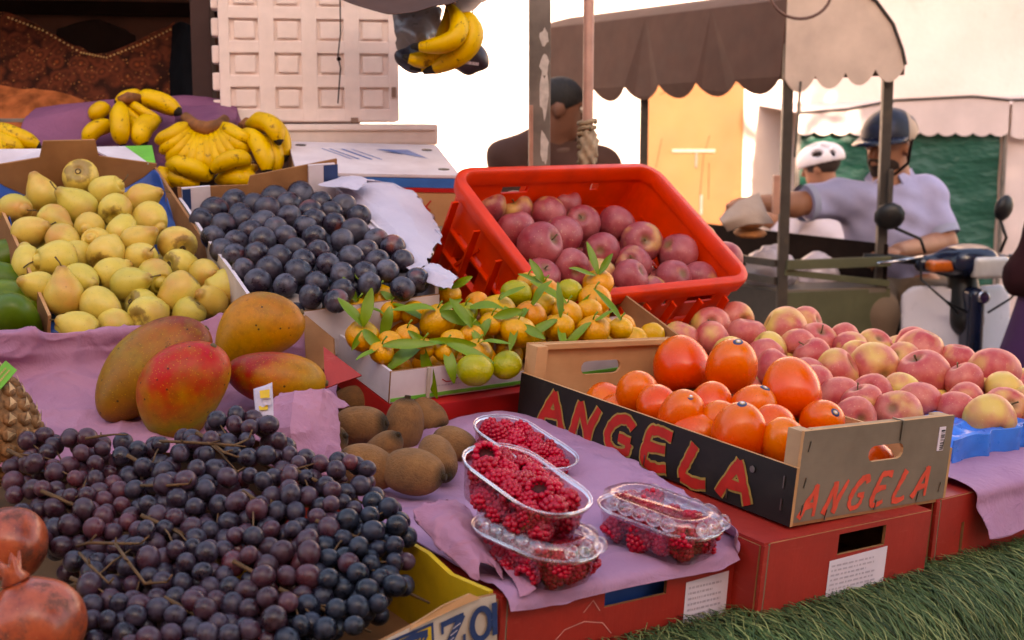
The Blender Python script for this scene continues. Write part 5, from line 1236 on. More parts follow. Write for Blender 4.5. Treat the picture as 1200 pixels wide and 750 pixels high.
def punnet(Mx, w, l, h, lab, closed, berries, blabel, seed, per):
    rt = empty('raspberry_punnet', Mx, lab, 'punnet', 'clear punnets of raspberries')
    tray = shell(MB(), [(rrect(w * .78, l * .82, .022), 0), (rrect(w * .86, l * .88, .028), h * .35), (rrect(w * .94, l * .95, .034), h * .88), (rrect(w * .96, l * .965, .036), h * .93)], cap='bottom').obj('tray', M['clear'], rt, None, True)
    rim = shell(MB(), [(rrect(w * .95, l * .955, .036), h * .93), (rrect(w * .97, l * .972, .038), h), (rrect(w * 1.02, l * 1.012, .040), h), (rrect(w * 1.03, l * 1.02, .041), h * .95), (rrect(w * 1.02, l * 1.015, .040), h * .90)]).obj('rim', M['clear'], rt, None, True)
    bars = MB()
    for q in range(2): bars.tube([(x, y, h * .97 + q * .002) for x, y in rrect(w * (.99 + q * .03), l * (.985 + q * .028), .039)] + [(rrect(w * .99, l * .985, .039)[0][0], rrect(w * .99, l * .985, .039)[0][1], h * .97)], .0011, 5)
    bars.obj('rim_bead', M['clear'], rt, None, True)
    if closed:
        k = MB(); shell(k, [(rrect(w * 1.0, l * 1.0, .038), h * 1.02), (rrect(w * .95, l * .95, .034), h * 1.18), (rrect(w * .90, l * .92, .03), h * 1.42), (rrect(w * .62, l * .74, .022), h * 1.44), (rrect(w * .58, l * .70, .02), h * 1.34)], cap='top')
        k.obj('lid', M['clear'], rt, None, True)
        for sx in (-1, 1):
            for j in range(5): MB().bm(_dome(.008, .011, .006), 0, Matrix.Translation((sx * w * .455, (j - 2) * l * .13, h * 1.26)) @ Matrix.Rotation(sx * R(60), 4, 'Y')).obj('lid_bubble', M['clear'], rt, None, True)
        for j in range(3): MB().bm(_dome(.010, .009, .006), 0, Matrix.Translation(((j - 1) * w * .24, -l * .475, h * 1.26)) @ Matrix.Rotation(R(60), 4, 'X')).obj('lid_bubble', M['clear'], rt, None, True)
    rd = random.Random(seed); P = []; zt = berries
    for layer, (n, z) in enumerate(zt):
        k = 0; tries = 0; L = []
        while k < n and tries < 3000:
            tries += 1; x, y = rd.uniform(-w * .33, w * .33), rd.uniform(-l * .39, l * .39)
            if (abs(x) / (w * .35)) ** 4 + (abs(y) / (l * .41)) ** 4 > 1: continue
            if any((x - a) ** 2 + (y - b) ** 2 < (.0195 if tries < 2000 else .0165) ** 2 for a, b in L): continue
            L.append((x, y)); k += 1
        P += [(Vector((x, y, z + rd.uniform(-.003, .003) + .006 * (1 - (x / (w * .4)) ** 2) * (layer == len(zt) - 1))), layer) for x, y in L]
    Q = relax([a for a, _ in P], [.0118] * len(P), .15, 30, squeeze=.93); top = []; low = []
    for p in Q: p.x = min(w * .36, max(-w * .36, p.x)); p.y = min(l * .42, max(-l * .42, p.y)); p.z = max(.0115, p.z)
    for (p, (_, layer)) in zip(Q, P):
        o = fruit('raspberry', 'raspberry', Mx @ p, (rd.gauss(0, 1), rd.gauss(0, 1), rd.gauss(0, 1)) if rd.random() < .2 else (rd.gauss(0, 1), rd.gauss(0, 1), -abs(rd.gauss(.6, 1))), rd.uniform(1.12, 1.36), rd.uniform(0, 6), None, 'raspberries ' + blabel, 'raspberry'); (top if layer == len(zt) - 1 else low).append(o)
    label_rows(top, 'red raspberry', blabel, per); label_rows(low, 'lower raspberry', blabel, per)
def _dome(a, b, c):
    bm = bmesh.new(); bmesh.ops.create_uvsphere(bm, u_segments=10, v_segments=6, radius=1); bmesh.ops.scale(bm, vec=(a, b, c), verts=bm.verts); return bm
R1 = F1.to_3x3().to_4x4()
def on_red1(px, py, h, yaw=0, tx=0, ty=0):
    return Matrix.Translation(on_plane(px, py, F1, H1 + h)) @ R1 @ Matrix.Rotation(R(yaw), 4, 'Z') @ Matrix.Rotation(R(tx), 4, 'X') @ Matrix.Rotation(R(ty), 4, 'Y')
def pun_at(px, py, rim_h, h, **k):
    Mx = on_red1(px, py, rim_h, **k); return Mx @ Matrix.Translation((0, 0, -h))
punnet(pun_at(616, 517, .056, .042, yaw=8, tx=13), .088, .146, .042, 'open punnet of raspberries standing behind, against the white box', False, [(11, .013), (15, .028)], 'in rear open punnet', 3, 5)
punnet(pun_at(617, 560, .100, .042, yaw=6, tx=13), .090, .146, .042, 'open punnet of raspberries stacked on top of a closed one', False, [(12, .013), (18, .028)], 'in stacked open punnet', 5, 5)
punnet(pun_at(628, 628, .044, .034, yaw=10, tx=3), .088, .140, .034, 'closed clear punnet of raspberries under the stacked open one', True, [(11, .012), (13, .025)], 'in lower closed punnet', 7, 5)
punnet(pun_at(774, 603, .042, .034, yaw=14, tx=4), .090, .140, .034, 'closed clear punnet of raspberries standing alone beside the black-sided crate', True, [(12, .012), (13, .025)], 'in closed punnet by crate', 9, 5)
# ------------------------------------------------------------------ papers, trays and the stall itself
i1 = F1.inverted()
G = [[F1 @ Vector((x, y, z)) for x, z in ((-.166, H1 + .006), (-.12, H1 + .004), (0, H1 + .004), (.145, H1 + .012 + .022 * (y > -.05)), (.172, H1 + .006 - .012 * (y < -.2)))] for y in (-.245, -.15, 0, .15, .27)]
G = [[F1 @ Vector((x, -.262 + .004 * math.sin(x * 40), H1 - .012 + .004 * math.sin(x * 60))) for x in (-.166, -.12, 0, .10, .174)]] + G
for row, px in zip(G, ((869, 656), (862, 641), (852, 622), (806, 588), (738, 546), (650, 492))): row[-1] = on_plane(px[0] + 9, px[1] - 3, F2, H2 + .014) if px[1] < 630 else on_plane(px[0], px[1], F1, H1 + (.008 if px[1] < 650 else -.006))
o = sheet('tissue_paper', G, 100, 90, M['tissue'], .0034, 15, 1, .008, 1.0); tag(o, 'purple tissue paper under the raspberries, its torn edge over the red carton', 'paper')
G = [[at(*p) for p in row] for row in (((-60, 560, 1.54), (40, 545, 1.57), (140, 540, 1.61), (230, 530, 1.65), (330, 520, 1.70), (400, 515, 1.74)), ((-60, 505, 1.66), (40, 500, 1.70), (140, 495, 1.76), (230, 492, 1.79), (320, 482, 1.81), (390, 486, 1.80)),
     ((-60, 450, 1.79), (40, 446, 1.83), (130, 440, 1.88), (230, 430, 1.92), (320, 432, 1.93), (395, 446, 1.90)), ((-60, 415, 1.78), (40, 412, 1.84), (120, 408, 1.89), (210, 408, 1.93), (300, 400, 1.96), (380, 405, 1.95)), ((-60, 392, 1.77), (30, 390, 1.83), (110, 389, 1.88), (200, 384, 1.93), (285, 366, 1.98), (350, 372, 1.97)), ((-60, 398, 1.80), (30, 396, 1.86), (110, 394, 1.91), (200, 390, 1.96), (290, 374, 2.01), (350, 382, 2.0)))]
o = sheet('tissue_paper', G, 110, 130, M['tissue_pink'], .0085, 12, 3, .008, 1.0); tag(o, 'pinkish purple tissue paper lining the place of the mangoes', 'paper')
G = [[at(*p) for p in row] for row in (((310, 545, 1.62), (345, 560, 1.60), (380, 560, 1.61), (400, 556, 1.63)), ((312, 505, 1.63), (340, 500, 1.61), (372, 508, 1.64), (400, 520, 1.67)), ((318, 468, 1.68), (345, 458, 1.66), (378, 456, 1.68), (398, 478, 1.71)), ((330, 462, 1.74), (350, 458, 1.74), (385, 458, 1.75), (410, 476, 1.76)))]
o = sheet('tissue_paper', G, 43, 43, M['tissue_pink'], .0022, 30, 5, .006, 1.4, crisp=True); tag(o, 'crumpled fold of purple tissue between the grapes and the kiwis', 'paper')
# torn purple paper hanging over the grape box wall
G = [[at(*p) for p in row] for row in (((484, 609, 1.407), (514, 641, 1.374), (544, 671, 1.343), (560, 681, 1.332)), ((488, 597, 1.421), (522, 617, 1.379), (550, 641, 1.351), (564, 659, 1.337)), ((509, 589, 1.435), (539, 609, 1.398), (564, 639, 1.369), (584, 667, 1.349)), ((534, 589, 1.463), (560, 613, 1.426), (582, 651, 1.379), (592, 681, 1.343)))]
o = sheet('tissue_paper', G, 34, 34, M['tissue_pink'], .006, 30, 8, .010); tag(o, 'torn strip of purple tissue over the yellow wall of the grape box', 'paper')
G = [[at(*p) for p in row] for row in (((556, 619, 1.407), (579, 651, 1.369), (602, 681, 1.337), (610, 703, 1.318)), ((574, 613, 1.426), (596, 641, 1.388), (616, 671, 1.351), (629, 691, 1.330)))]
o = sheet('tissue_paper', G, 24, 12, M['tissue_pink'], .002, 30, 9, .004); tag(o, 'pointed corner of pink tissue hanging over the end of the first red carton', 'paper')
# right-hand sheet under the blue tray
i3 = F3.inverted()
G = [[F3 @ Vector((x, -.275 + .01 * math.sin(9 * x), H3 - .05 + .012 * math.sin(x * 25))) for x in (-.115, -.03, .08, .2, .4)], [F3 @ Vector((x, -.262, H3 - .018)) for x in (-.118, -.03, .08, .2, .4)], [F3 @ Vector((x, -.25, H3 + .006)) for x in (-.12, -.03, .08, .2, .4)], [F3 @ Vector((x, -.15, H3 + .010)) for x in (-.12, -.03, .08, .2, .4)], [F3 @ Vector((x, .1, H3 + .010)) for x in (-.12, -.03, .08, .2, .4)]]
o = sheet('tissue_paper', G, 40, 50, M['tissue'], .004, 14, 11, .006); tag(o, 'purple tissue paper under the blue apple tray, drooping over the last carton', 'paper')
# blue moulded tray: cupped edge
def cup_tray():
    V = []; F = []; nx, ny = 70, 24; w, l = .46, .14
    for i in range(nx):
        for j in range(ny):
            x = -w / 2 + w * i / (nx - 1); y = -l / 2 + l * j / (ny - 1); e = min(j, ny - 1 - j, i, nx - 1 - i)
            z = .016 * abs(math.sin(x * math.pi / .046)) * abs(math.sin(y * math.pi / .046)); z = .022 - z
            if e == 0: z -= .020
            V.append((x, y, z)); 
            if i and j: a = i * ny + j; F.append((a - ny - 1, a - 1, a, a - ny))
    return mesh_data('fruit_tray', V, F, M['tray_blue'])
q0 = F3.inverted() @ on_plane(1113, 549, F3, H3 + .006); q1 = F3.inverted() @ on_plane(1180, 537, F3, H3 + .006)
TRM = F3 @ Matrix.Translation((q0.x + .235, (q0.y + q1.y) / 2 + .082, H3 + .014))
o = put('fruit_tray', cup_tray(), TRM); o.modifiers.new('t', 'SOLIDIFY').thickness = .0012; tag(o, 'bright blue moulded tray under the loose apples', 'tray')
G = [[TRM @ Vector((x, -.068 - .012 * abs(math.sin(x * 50)), z)) for x in np.linspace(-.232, .23, 25)] for z in (-.006, .012, .030)]
G2 = [[p + (TRM.to_3x3() @ Vector((0, .004 * (k % 2), 0))) for k, p in enumerate(r)] for r in G]
o = sheet('tray_edge', G2, 16, 120, M['tray_blue'], .002, 40, 4, .002); o.parent = bpy.data.objects['fruit_tray']; o.matrix_parent_inverse = TRM.inverted()
# white wrapping paper along the plums
G = [[at(*p) for p in row] for row in (((388, 224, 2.50), (402, 236, 2.42), (425, 262, 2.30), (450, 288, 2.2), (486, 322, 2.06)), ((386, 212, 2.48), (412, 222, 2.42), (440, 246, 2.32), (465, 272, 2.22), (500, 316, 2.08)), ((398, 212, 2.44), (432, 216, 2.44), (462, 232, 2.38), (482, 256, 2.30), (506, 300, 2.16)), ((420, 208, 2.45), (462, 214, 2.50), (490, 226, 2.48), (514, 262, 2.38), (520, 276, 2.3)))]
o = sheet('wrapping_paper', G, 36, 45, M['paper_white'], .0016, 16, 13, .03, 1.0, crisp=True); tag(o, 'white wrapping paper with a ragged edge folded over the plum box wall', 'paper')
G = [[at(*p) for p in row] for row in (((372, 218, 2.40), (395, 220, 2.36), (420, 222, 2.34)), ((380, 214, 2.42), (402, 212, 2.38), (428, 216, 2.36)), ((400, 207, 2.44), (420, 206, 2.42), (432, 210, 2.40)))]
o = sheet('wrapping_paper', G, 16, 18, M['paper_white'], .004, 20, 15, .006); tag(o, 'small white paper corner sticking up at the back of the plums', 'paper')
G = [[at(*p) for p in row] for row in (((488, 322, 2.06), (506, 334, 2.02), (530, 340, 2.0)), ((496, 312, 2.08), (514, 318, 2.04), (536, 326, 2.04)), ((506, 308, 2.12), (524, 314, 2.10), (540, 324, 2.08)))]
o = sheet('wrapping_paper', G, 18, 18, M['paper_white'], .006, 30, 17, .006); tag(o, 'crumpled white paper at the front corner of the plum box by the crate', 'paper')
G = [[at(*p) for p in row] for row in (((318, 372, 1.97), (345, 372, 1.97), (372, 366, 1.98)), ((322, 352, 2.0), (350, 352, 2.0), (378, 356, 2.0)), ((328, 340, 2.02), (340, 342, 2.02), (360, 350, 2.02)))]
o = sheet('wrapping_paper', G, 18, 18, M['paper_grey'], .006, 26, 19, .006); tag(o, 'pale scrap of paper at the front of the plums above the mangoes', 'paper')
# paper tag standing in the grapes
G = [[at(*p) for p in row] for row in (((303, 512, 1.58), (313, 516, 1.58), (323, 514, 1.58)), ((299, 480, 1.59), (309, 482, 1.585), (321, 480, 1.59)), ((297, 456, 1.60), (308, 452, 1.595), (319, 448, 1.60)))]
o = sheet('price_tag', G, 12, 8, M['paper_white'], .001, 20, 21, .002); tag(o, 'narrow white paper tag with yellow and grey print standing up behind the grapes', 'tag')
pm = MB()
for a, b, i in (((304, 458), (316, 466), 0), ((308, 468), (318, 474), 1), ((303, 476), (314, 480), 0)): pm.add([at(a[0], a[1], 1.588), at(b[0], a[1] - 2, 1.588), at(b[0], b[1], 1.584), at(a[0] + 1, b[1] + 1, 1.584)], [(0, 1, 2, 3)], i)
pm.obj('print', [M['card_yellow'], M['print_grey']], o)
# purple cloth behind the bananas
G = [[at(*p) for p in row] for row in (((20, 190, 2.62), (80, 196, 2.66), (150, 205, 2.70), (220, 205, 2.74), (290, 190, 2.80)), ((22, 165, 2.70), (80, 165, 2.74), (150, 170, 2.80), (220, 165, 2.86), (285, 152, 2.90)), ((30, 135, 2.80), (85, 128, 2.82), (150, 128, 2.86), (215, 122, 2.92), (280, 132, 2.95)), ((45, 126, 2.90), (100, 121, 2.95), (160, 117, 2.98), (215, 112, 3.0), (272, 116, 3.02)), ((50, 150, 3.05), (100, 145, 3.08), (160, 140, 3.1), (215, 136, 3.12), (268, 136, 3.12)))]
o = sheet('cloth', G, 50, 60, M['cloth_purple'], .008, 7, 23, .006); tag(o, 'dusty purple cloth draped behind and under the bananas', 'cloth')
G = [[at(*p) for p in row] for row in (((200, 160, 2.9), (225, 158, 2.80), (262, 152, 2.80), (285, 148, 2.88)), ((205, 138, 2.88), (228, 146, 2.76), (256, 142, 2.76), (278, 138, 2.84)), ((200, 122, 2.93), (225, 124, 2.88), (255, 122, 2.9), (280, 130, 2.94)))]
o = sheet('cloth', G, 24, 24, M['cloth_purple'], .005, 12, 25, .004); tag(o, 'fold of purple cloth lying over the crown of the fanned bananas', 'cloth')
G = [[at(*p) for p in row] for row in (((-40, 190, 2.6), (0, 192, 2.64), (30, 190, 2.68)), ((-40, 160, 2.72), (0, 160, 2.74), (24, 170, 2.75)), ((-40, 146, 2.84), (0, 148, 2.84), (20, 160, 2.82)))]
o = sheet('cloth', G, 20, 20, M['cloth_purple'], .005, 12, 27, .004); tag(o, 'end of purple cloth at the left edge under the bananas', 'cloth')
# ------------------------------------------------------------------ the stand that carries it all
def board(name, parent, p0, yaw, tilt, w, l, th=.03, roll=0):
    return MB().box((0, 0, -th / 2), (w, l, th), 0, None, .003).obj(name, M['wood_board'], parent, frame(p0, yaw, tilt, roll))
tb = empty('market_stand', (0, 1.9, 0), 'sloping wooden market stand under all the fruit boxes', 'stand'); ti = Matrix.Translation((0, -1.9, 0))
for nm, p0, yaw, tilt, w, l, roll in (('board', (.17, 1.71, .955), 36.5, 3.5, 1.15, .52, 1.8), ('board', (-.16, 2.03, 1.03), 34, 10, 1.3, .36, 0), ('board', (-.46, 2.30, 1.145), 30, 16, 1.35, .56, 0), ('board', (-.42, 2.86, 1.335), 14, 2, 1.3, .55, 0), ('board', (-.38, 1.42, .93), 37, 6, .42, .30, -5), ('board', (.22, 2.78, 1.02), 37, 4, .7, .5, 0), ('board', (.75, 2.14, .99), 37, 4, .55, .6, 0)):
    o = board(nm, tb, p0, yaw, tilt, w, l, .03, roll); o.matrix_basis = ti @ o.matrix_basis
for x, y, z in ((-.75, 2.5, 1.2), (-.9, 1.9, 1.05), (-.1, 1.45, .90), (.45, 1.9, .92), (-.2, 2.9, 1.28), (-.9, 2.9, 1.28), (.75, 2.3, .93), (.4, 2.8, .98)):
    MB().box((x, y - 1.9, z / 2), (.06, .06, z), 0, None, .003).obj('leg', M['wood_board'], tb)
ap = empty('wooden_prop', frame((.10, 2.60, 1.0), 37, 0, 0), 'wooden block propping up the red plastic crate from below', 'block'); MB().box((.0, .02, .055), (.36, .20, .10), 0, None, .006).obj('block', M['wood_board'], ap); MB().box((0, .11, .15), (.36, .03, .12), 0, None, .004).obj('batten', M['wood_board'], ap)
# kraft carton carrying the apples behind the crate
hb_ = empty('cardboard_box', FA2 @ Matrix.Translation((.02, .01, -.155)), 'brown cardboard box under the heap of loose apples', 'box')
for side in ('front', 'back', 'left', 'right'): panel('side_panel', hb_, side, .52, .36, rect(-(.26 if side in ('front', 'back') else .18), 0, .26 if side in ('front', 'back') else .18, .085), (), .004, [M['kraft'], M['kraft']])
MB().box((0, 0, .078), (.51, .35, .006)).obj('lid', M['kraft'], hb_)
# green grass-like matting on the stand's front
def grass():
    rd = random.Random(4); e1 = Vector((math.cos(R(36.5)), math.sin(R(36.5)), 0)); e2 = Vector((-e1.y, e1.x, 0)); org = Vector((.24, 1.40, .995)); V = []; F = []; I = []
    def P(s, a):   # s along the stand, a: 0 at the top back edge .. 1 hanging low in front
        zt = -.028 * s * 1.0; r = .10
        if a < .25: u = a / .25; return org + e1 * s + e2 * (.06 * (1 - u) - .0) + Vector((0, 0, zt + .012))
        if a < .6: q = (a - .25) / .35 * math.pi / 2; return org + e1 * s - e2 * (r * math.sin(q)) + Vector((0, 0, zt + .012 - r * (1 - math.cos(q))))
        return org + e1 * s - e2 * (r + .02 * (a - .6)) + Vector((0, 0, zt + .012 - r - (a - .6) * .9))
    n, m = 90, 24
    for i in range(n):
        for j in range(m): V.append(P(-.55 + 1.75 * i / (n - 1), j / (m - 1)) - Vector((0, 0, .004)) + e2 * .006)
    for i in range(n - 1):
        for j in range(m - 1): a = i * m + j; F.append((a, a + 1, a + m + 1, a + m)); I.append(1)
    for _ in range(21000):
        s = rd.uniform(-.5, 1.1); a = rd.random() ** .8 * .8; L = rd.uniform(.03, .13); w = rd.uniform(.0007, .0016); sway = rd.gauss(0, .55); b = len(V); lift = rd.uniform(.006, .020); col = 0 if rd.random() < .62 else (2 if rd.random() < .7 else 3); N_ = 5
        for k in range(N_):
            u = k / (N_ - 1); c = P(s + sway * L * u, a + L * u / .28) if a > .2 else P(s + sway * L * u, a + L * u / .34)
            nn = (-e2 * (.4 + min(.6, a)) + Vector((0, 0, max(.1, .9 - a)))).normalized(); c = c + nn * lift * math.sin(math.pi * min(1, u * .8 + .12)) + Vector((0, 0, -.01 * u * u)); ww = w * (1 - u * .85)
            V += [c - e1 * ww, c + e1 * ww]
            if k: F.append((b + 2 * k - 2, b + 2 * k - 1, b + 2 * k + 1, b + 2 * k)); I.append(col)
    ms = [simple('grass_blade', '#42592f', .7, .4, 9, .3), simple('grass_thatch', '#2a3822', .9, .3, 14), simple('grass_pale', '#79804c', .7, .4, 9, .3), simple('grass_deep', '#2c4224', .7, .4, 9, .3)]
    o = put('grass_matting', mesh_data('grass_matting', V, F, ms, False, I)); tag(o, 'green grass matting hanging over the front edge of the stand', 'grass', None, 'stuff')
grass()
# ------------------------------------------------------------------ the lane behind the stall
def slab(name, c, d, m, kind=None, label=None, cat=None, rz=0, bev=0):
    o = MB().box((0, 0, 0), d, 0, None, bev).obj(name, m); o.location = c; o.rotation_euler.z = R(rz); return tag(o, label, cat, None, kind)
def mat_paving():
    t = NT('dusty_paving'); br = t.n('ShaderNodeTexBrick'); br.inputs['Scale'].default_value = 3; t.l(t.co, br.inputs['Vector']); t.setin(br.inputs['Color1'], '#8a7262'); t.setin(br.inputs['Color2'], '#7a6658'); t.setin(br.inputs['Mortar'], '#554638')
    c = t.mix(t.math('MULTIPLY', t.noise(1.2, 6, .65), .7), br.outputs[0], '#9c8674'); t.bump(t.noise(30, 4), .3, .01); return t.out(c, .9, .2)
slab('ground', (0, 20, -.05), (140, 120, .1), mat_paving(), 'structure')
def mat_plaster(name, a, b, stain):
    t = NT(name); c = t.mix(t.ramp(t.noise(1.4, 6, .65), [(.35, 0.0), (.7, 1.0)]), a, b); c = t.mix(t.math('MULTIPLY', t.ramp(t.noise(3.5, 7, .7), [(.58, 0.0), (.72, 1.0)]), .3), c, stain); t.bump(t.noise(26, 5, .6), .3, .01); return t.out(c, .92, .15)
slab('plaster_wall', (0, 9.75, 2.6), (24, .3, 5.2), mat_plaster('pink_white_plaster', '#e6d3cb', '#dcc4bb', '#c4a597'), None, 'sunlit pinkish white plaster wall across the lane, dappled by a tree', 'wall')
slab('added_shade_house', (0, -9.2, 4.5), (44, 2.4, 9.0), mat_plaster('house_plaster', '#c99a84', '#bf8f78', '#a87a64'), None, 'tall pink plastered house behind the viewer, unseen, added to shade the stall', 'house')  # unseen house, added and sized to keep the sun off the stall
# orange door in the wall
dr = empty('shutter_door', at(812, 175, 9.5) * 0 + Vector((1.26, 9.58, 0)), 'orange painted door with a crossed latch bar, in the sunlit wall', 'door')
dl = MB().box((0, 0, .98), (.69, .06, 1.96), 0, None, .004).obj('leaf', simple('orange_door_paint', '#7f4c28', .7, .12, 3, dirt='#a86a3c'), dr)
MB().box((0, -.036, 1.335), (.30, .014, .022), 0, None, .003).obj('latch_bar', M['pipe_pink'], dl); lt = MB()
lt.tube([(.02, -.034, 1.33), (.02, -.034, 1.22)], .008, 6); lt.obj('latch_stem', M['steel'], dl)
cr = MB()
for pts in (((.11, 1.44), (.07, 1.3), (.05, 1.02)), ((-.22, 1.42), (-.26, 1.22)), ((.11, 1.25), (.11, 1.0)), ((-.24, 1.72), (-.12, 1.78), (-.05, 1.86)), ((.1, 1.76), (.3, 1.8)), ((.16, 1.74), (.12, 1.82))):
    cr.tube([(x, -.032, z) for x, z in pts], .0035, 4)
cr.obj('crack', simple('old_crack', '#6a4228', .9, .2), dl)
MB().box((.06, -.034, .96), (.018, .02, .14), 0, None, .003).obj('bolt', M['steel'], dl)
# ---- second cart canopy with green tarpaulin
def scallop_poly(x0, x1, zt0, zt1, zb0, zb1, n, amp, tops=None):
    P = []
    for k in range(n * 8 + 1):
        u = k / (n * 8); P.append((x0 + (x1 - x0) * u, zb0 + (zb1 - zb0) * u - amp * abs(math.sin(math.pi * u * n)) ** .8))
    return P + (tops or [(x1, zt1), (x0, zt0)])
FT = Matrix.Translation((1.80, 8.62, 0)) @ Matrix.Rotation(R(4), 4, 'Z')
tc = empty('market_tent', FT, 'low market tent with a white scalloped awning and green tarpaulin walls', 'tent')
TW = simple('white_awning_canvas', '#cbb8b6', .8, .1, 4, bump=.1, bscale=200); TG = None
def mat_tarp():
    t = NT('green_tarpaulin'); c = t.mix(t.noise(5, 4, .6), '#093f34', '#105446'); wv = t.noise(3.2, 3, .6, t.scale(t.co, (1, 1, 2.2))); t.bump(wv, .8, .06); return t.out(c, .45, .4)
TG = mat_tarp()
aw = poly_panel(scallop_poly(-.02, 1.34, 1.60, 1.685, 1.475, 1.465, 12, .022, [(1.34, 1.665), (1.1, 1.69), (.6, 1.665), (.3, 1.61), (-.02, 1.585)]), [], .006, (0, 0)).obj('valance', TW, tc)
aw2 = poly_panel(scallop_poly(1.36, 2.5, 1.66, 1.68, 1.45, 1.45, 9, .022, [(2.5, 1.70), (1.36, 1.672)]), [], .006, (0, 0)).obj('valance', TW, tc)
MB().tube([(-.03, -.004, 1.59), (.3, -.004, 1.615), (.6, -.004, 1.67), (1.1, -.004, 1.695), (1.34, -.004, 1.672), (2.5, -.004, 1.705)], .009, 6).obj('edge_binding', M['frame_dark'], tc)
rf = MB(); rf.add([(-.02, 0, 1.59), (2.5, 0, 1.69), (2.5, 1.0, 1.75), (-.02, 1.0, 1.65)], [(0, 1, 2, 3)]); rf.obj('roof', TW, tc)
def drape(name, x0, x1, z0, z1, y, m, amp, parent, seed, n=60):
    V = []; F = []
    for i in range(n):
        for j in range(n):
            u, v = i / (n - 1), j / (n - 1); x = x0 + (x1 - x0) * u; z = z0 + (z1 - z0) * v
            h = amp * (mnoise.noise(Vector((x * 3 + z * 2.4 + seed, z * 1.2 - x, seed))) + .5 * mnoise.noise(Vector((x * 7 - z * 5, z * 4, seed * 2))) + .6 * math.sin((x * 1.0 + z * .8) * 9 + seed) * (1 - v * .4))
            V.append((x, y + h, z))
            if i and j: a = i * n + j; F.append((a - n - 1, a - 1, a, a - n))
    o = put(name, mesh_data(name, V, F, m), None, parent); return o
drape('tarpaulin', .02, 1.31, .05, 1.47, .05, TG, .018, tc, 3)
drape('wall_cloth', 1.36, 2.5, .05, 1.47, .06, TW, .014, tc, 5)
for x in (0, 1.335, 2.5): MB().tube([(x, .03, 0), (x, .03, 1.66)], .016, 8).obj('pole', M['steel'], tc)
# ---- the bread cart, shade on its beige canopy painted as brown
K = Vector((.906, 4.6, 0)); LD = Vector((-.784, 1.5, 0)); LN = LD.length; LD.normalize()
cart = empty('street_cart', Matrix.Translation(K), 'olive green street cart with bread and a beige canopy, its side coloured brown for shade', 'cart')
ED = Vector((.432, .14, 0)); EW = ED.length
yaw_side = math.degrees(math.atan2(-LD.y, -LD.x)); MS = Matrix.Translation(LD * LN) @ Matrix.Rotation(R(yaw_side), 4, 'Z')   # x runs from the far end to the corner
side = poly_panel(scallop_poly(0, LN, 1.93, 1.94, 1.668, 1.690, 7, .055, [(LN, 1.942), (LN * .75, 1.942), (LN * .5, 1.942), (LN * .25, 1.942), (0, 1.942)]), [], .004, (0, 0))
V = []; 
for v in side.V:   # the canvas bellies out a little
    b = .03 * math.sin(math.pi * min(1, max(0, (v.z - 1.6) / .34))) ; V.append(Vector((v.x, v.y - b, v.z)))
side.V = V; side.obj('canopy_side', M['canvas_brown_and_shade'], cart, MS)  # brown stands in for shade on the beige canvas
ME = Matrix.Rotation(math.atan2(ED.y, ED.x), 4, 'Z')
tops = [(EW + .005, 1.735), (EW - .01, 1.785), (EW - .05, 1.87), (EW - .12, 1.945), (EW - .2, 1.985), (.14, 1.995), (.06, 1.975), (0, 1.94)]
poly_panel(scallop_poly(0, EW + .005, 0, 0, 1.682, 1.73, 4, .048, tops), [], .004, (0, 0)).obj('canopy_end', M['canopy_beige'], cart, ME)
sk = MB(); prof = tops[::-1] + [(EW + .005, 1.70)]
A = [ME @ Vector((x, 0.002, z)) for x, z in prof]; n_ = len(A)
sk.add(A + [a + LD * LN for a in A], [(k, k + 1, n_ + k + 1, n_ + k) for k in range(n_ - 1)]); sk.obj('canopy_roof', M['canvas_brown_and_shade'], cart, None, True)
MB().tube([ME @ Vector((x, -.004, z)) for x, z in tops[:6]], .006, 6).obj('edge_binding', M['frame_dark'], cart)
for nm, p, h0, s in (('post', Vector((.016, .03, 0)), 1.80, .034), ('post', ED + Vector((-.045, .03, 0)), 1.84, .034), ('post', LD * LN * .5 + Vector((.0, .04, 0)), 1.72, .028), ('post', LD * LN * .98 + Vector((.02, .0, 0)), 1.70, .03), ('post', ED + LD * LN * .95, 1.70, .03)):
    MB().box((p.x, p.y, .42 + (h0 - .42) / 2), (s, s, h0 - .42), 0, None, .003).obj(nm, M['frame_dark'] if p.x != .016 else simple('brown_olive_post', '#5c4c40', .55, .2, 25), cart)
MB().box((-.018, .005, 1.30), (.022, .03, .13), 0, None, .003).obj('bracket', M['pipe_pink'], cart); MB().box((.40, .13, 1.30), (.014, .03, .16), 0, None, .003).obj('bracket', M['frame_dark'], cart)
MB().box((0, 0, 0), (EW - .02, .012, .50), 0, None, .002).obj('end_panel', M['olive'], cart, Matrix.Translation(Vector((.005, .02, .715))) @ ME @ Matrix.Translation((EW / 2 - .01, .0, 0)))
MB().box((0, 0, 0), (LN - .04, .012, .50), 0, None, .002).obj('side_panel', M['frame_dark'], cart, Matrix.Translation((.0, .0, .715)) @ Matrix.Translation(LD * LN / 2 + Vector((.02, .02, 0))) @ Matrix.Rotation(R(yaw_side), 4, 'Z'))
MB().box((0, 0, 0), (LN - .04, .012, .72), 0, None, .002).obj('side_panel', M['dark_cloth'], cart, Matrix.Translation((.0, .0, .76)) @ Matrix.Translation(ED + LD * LN / 2 + Vector((-.02, -.01, 0))) @ Matrix.Rotation(R(yaw_side), 4, 'Z'))
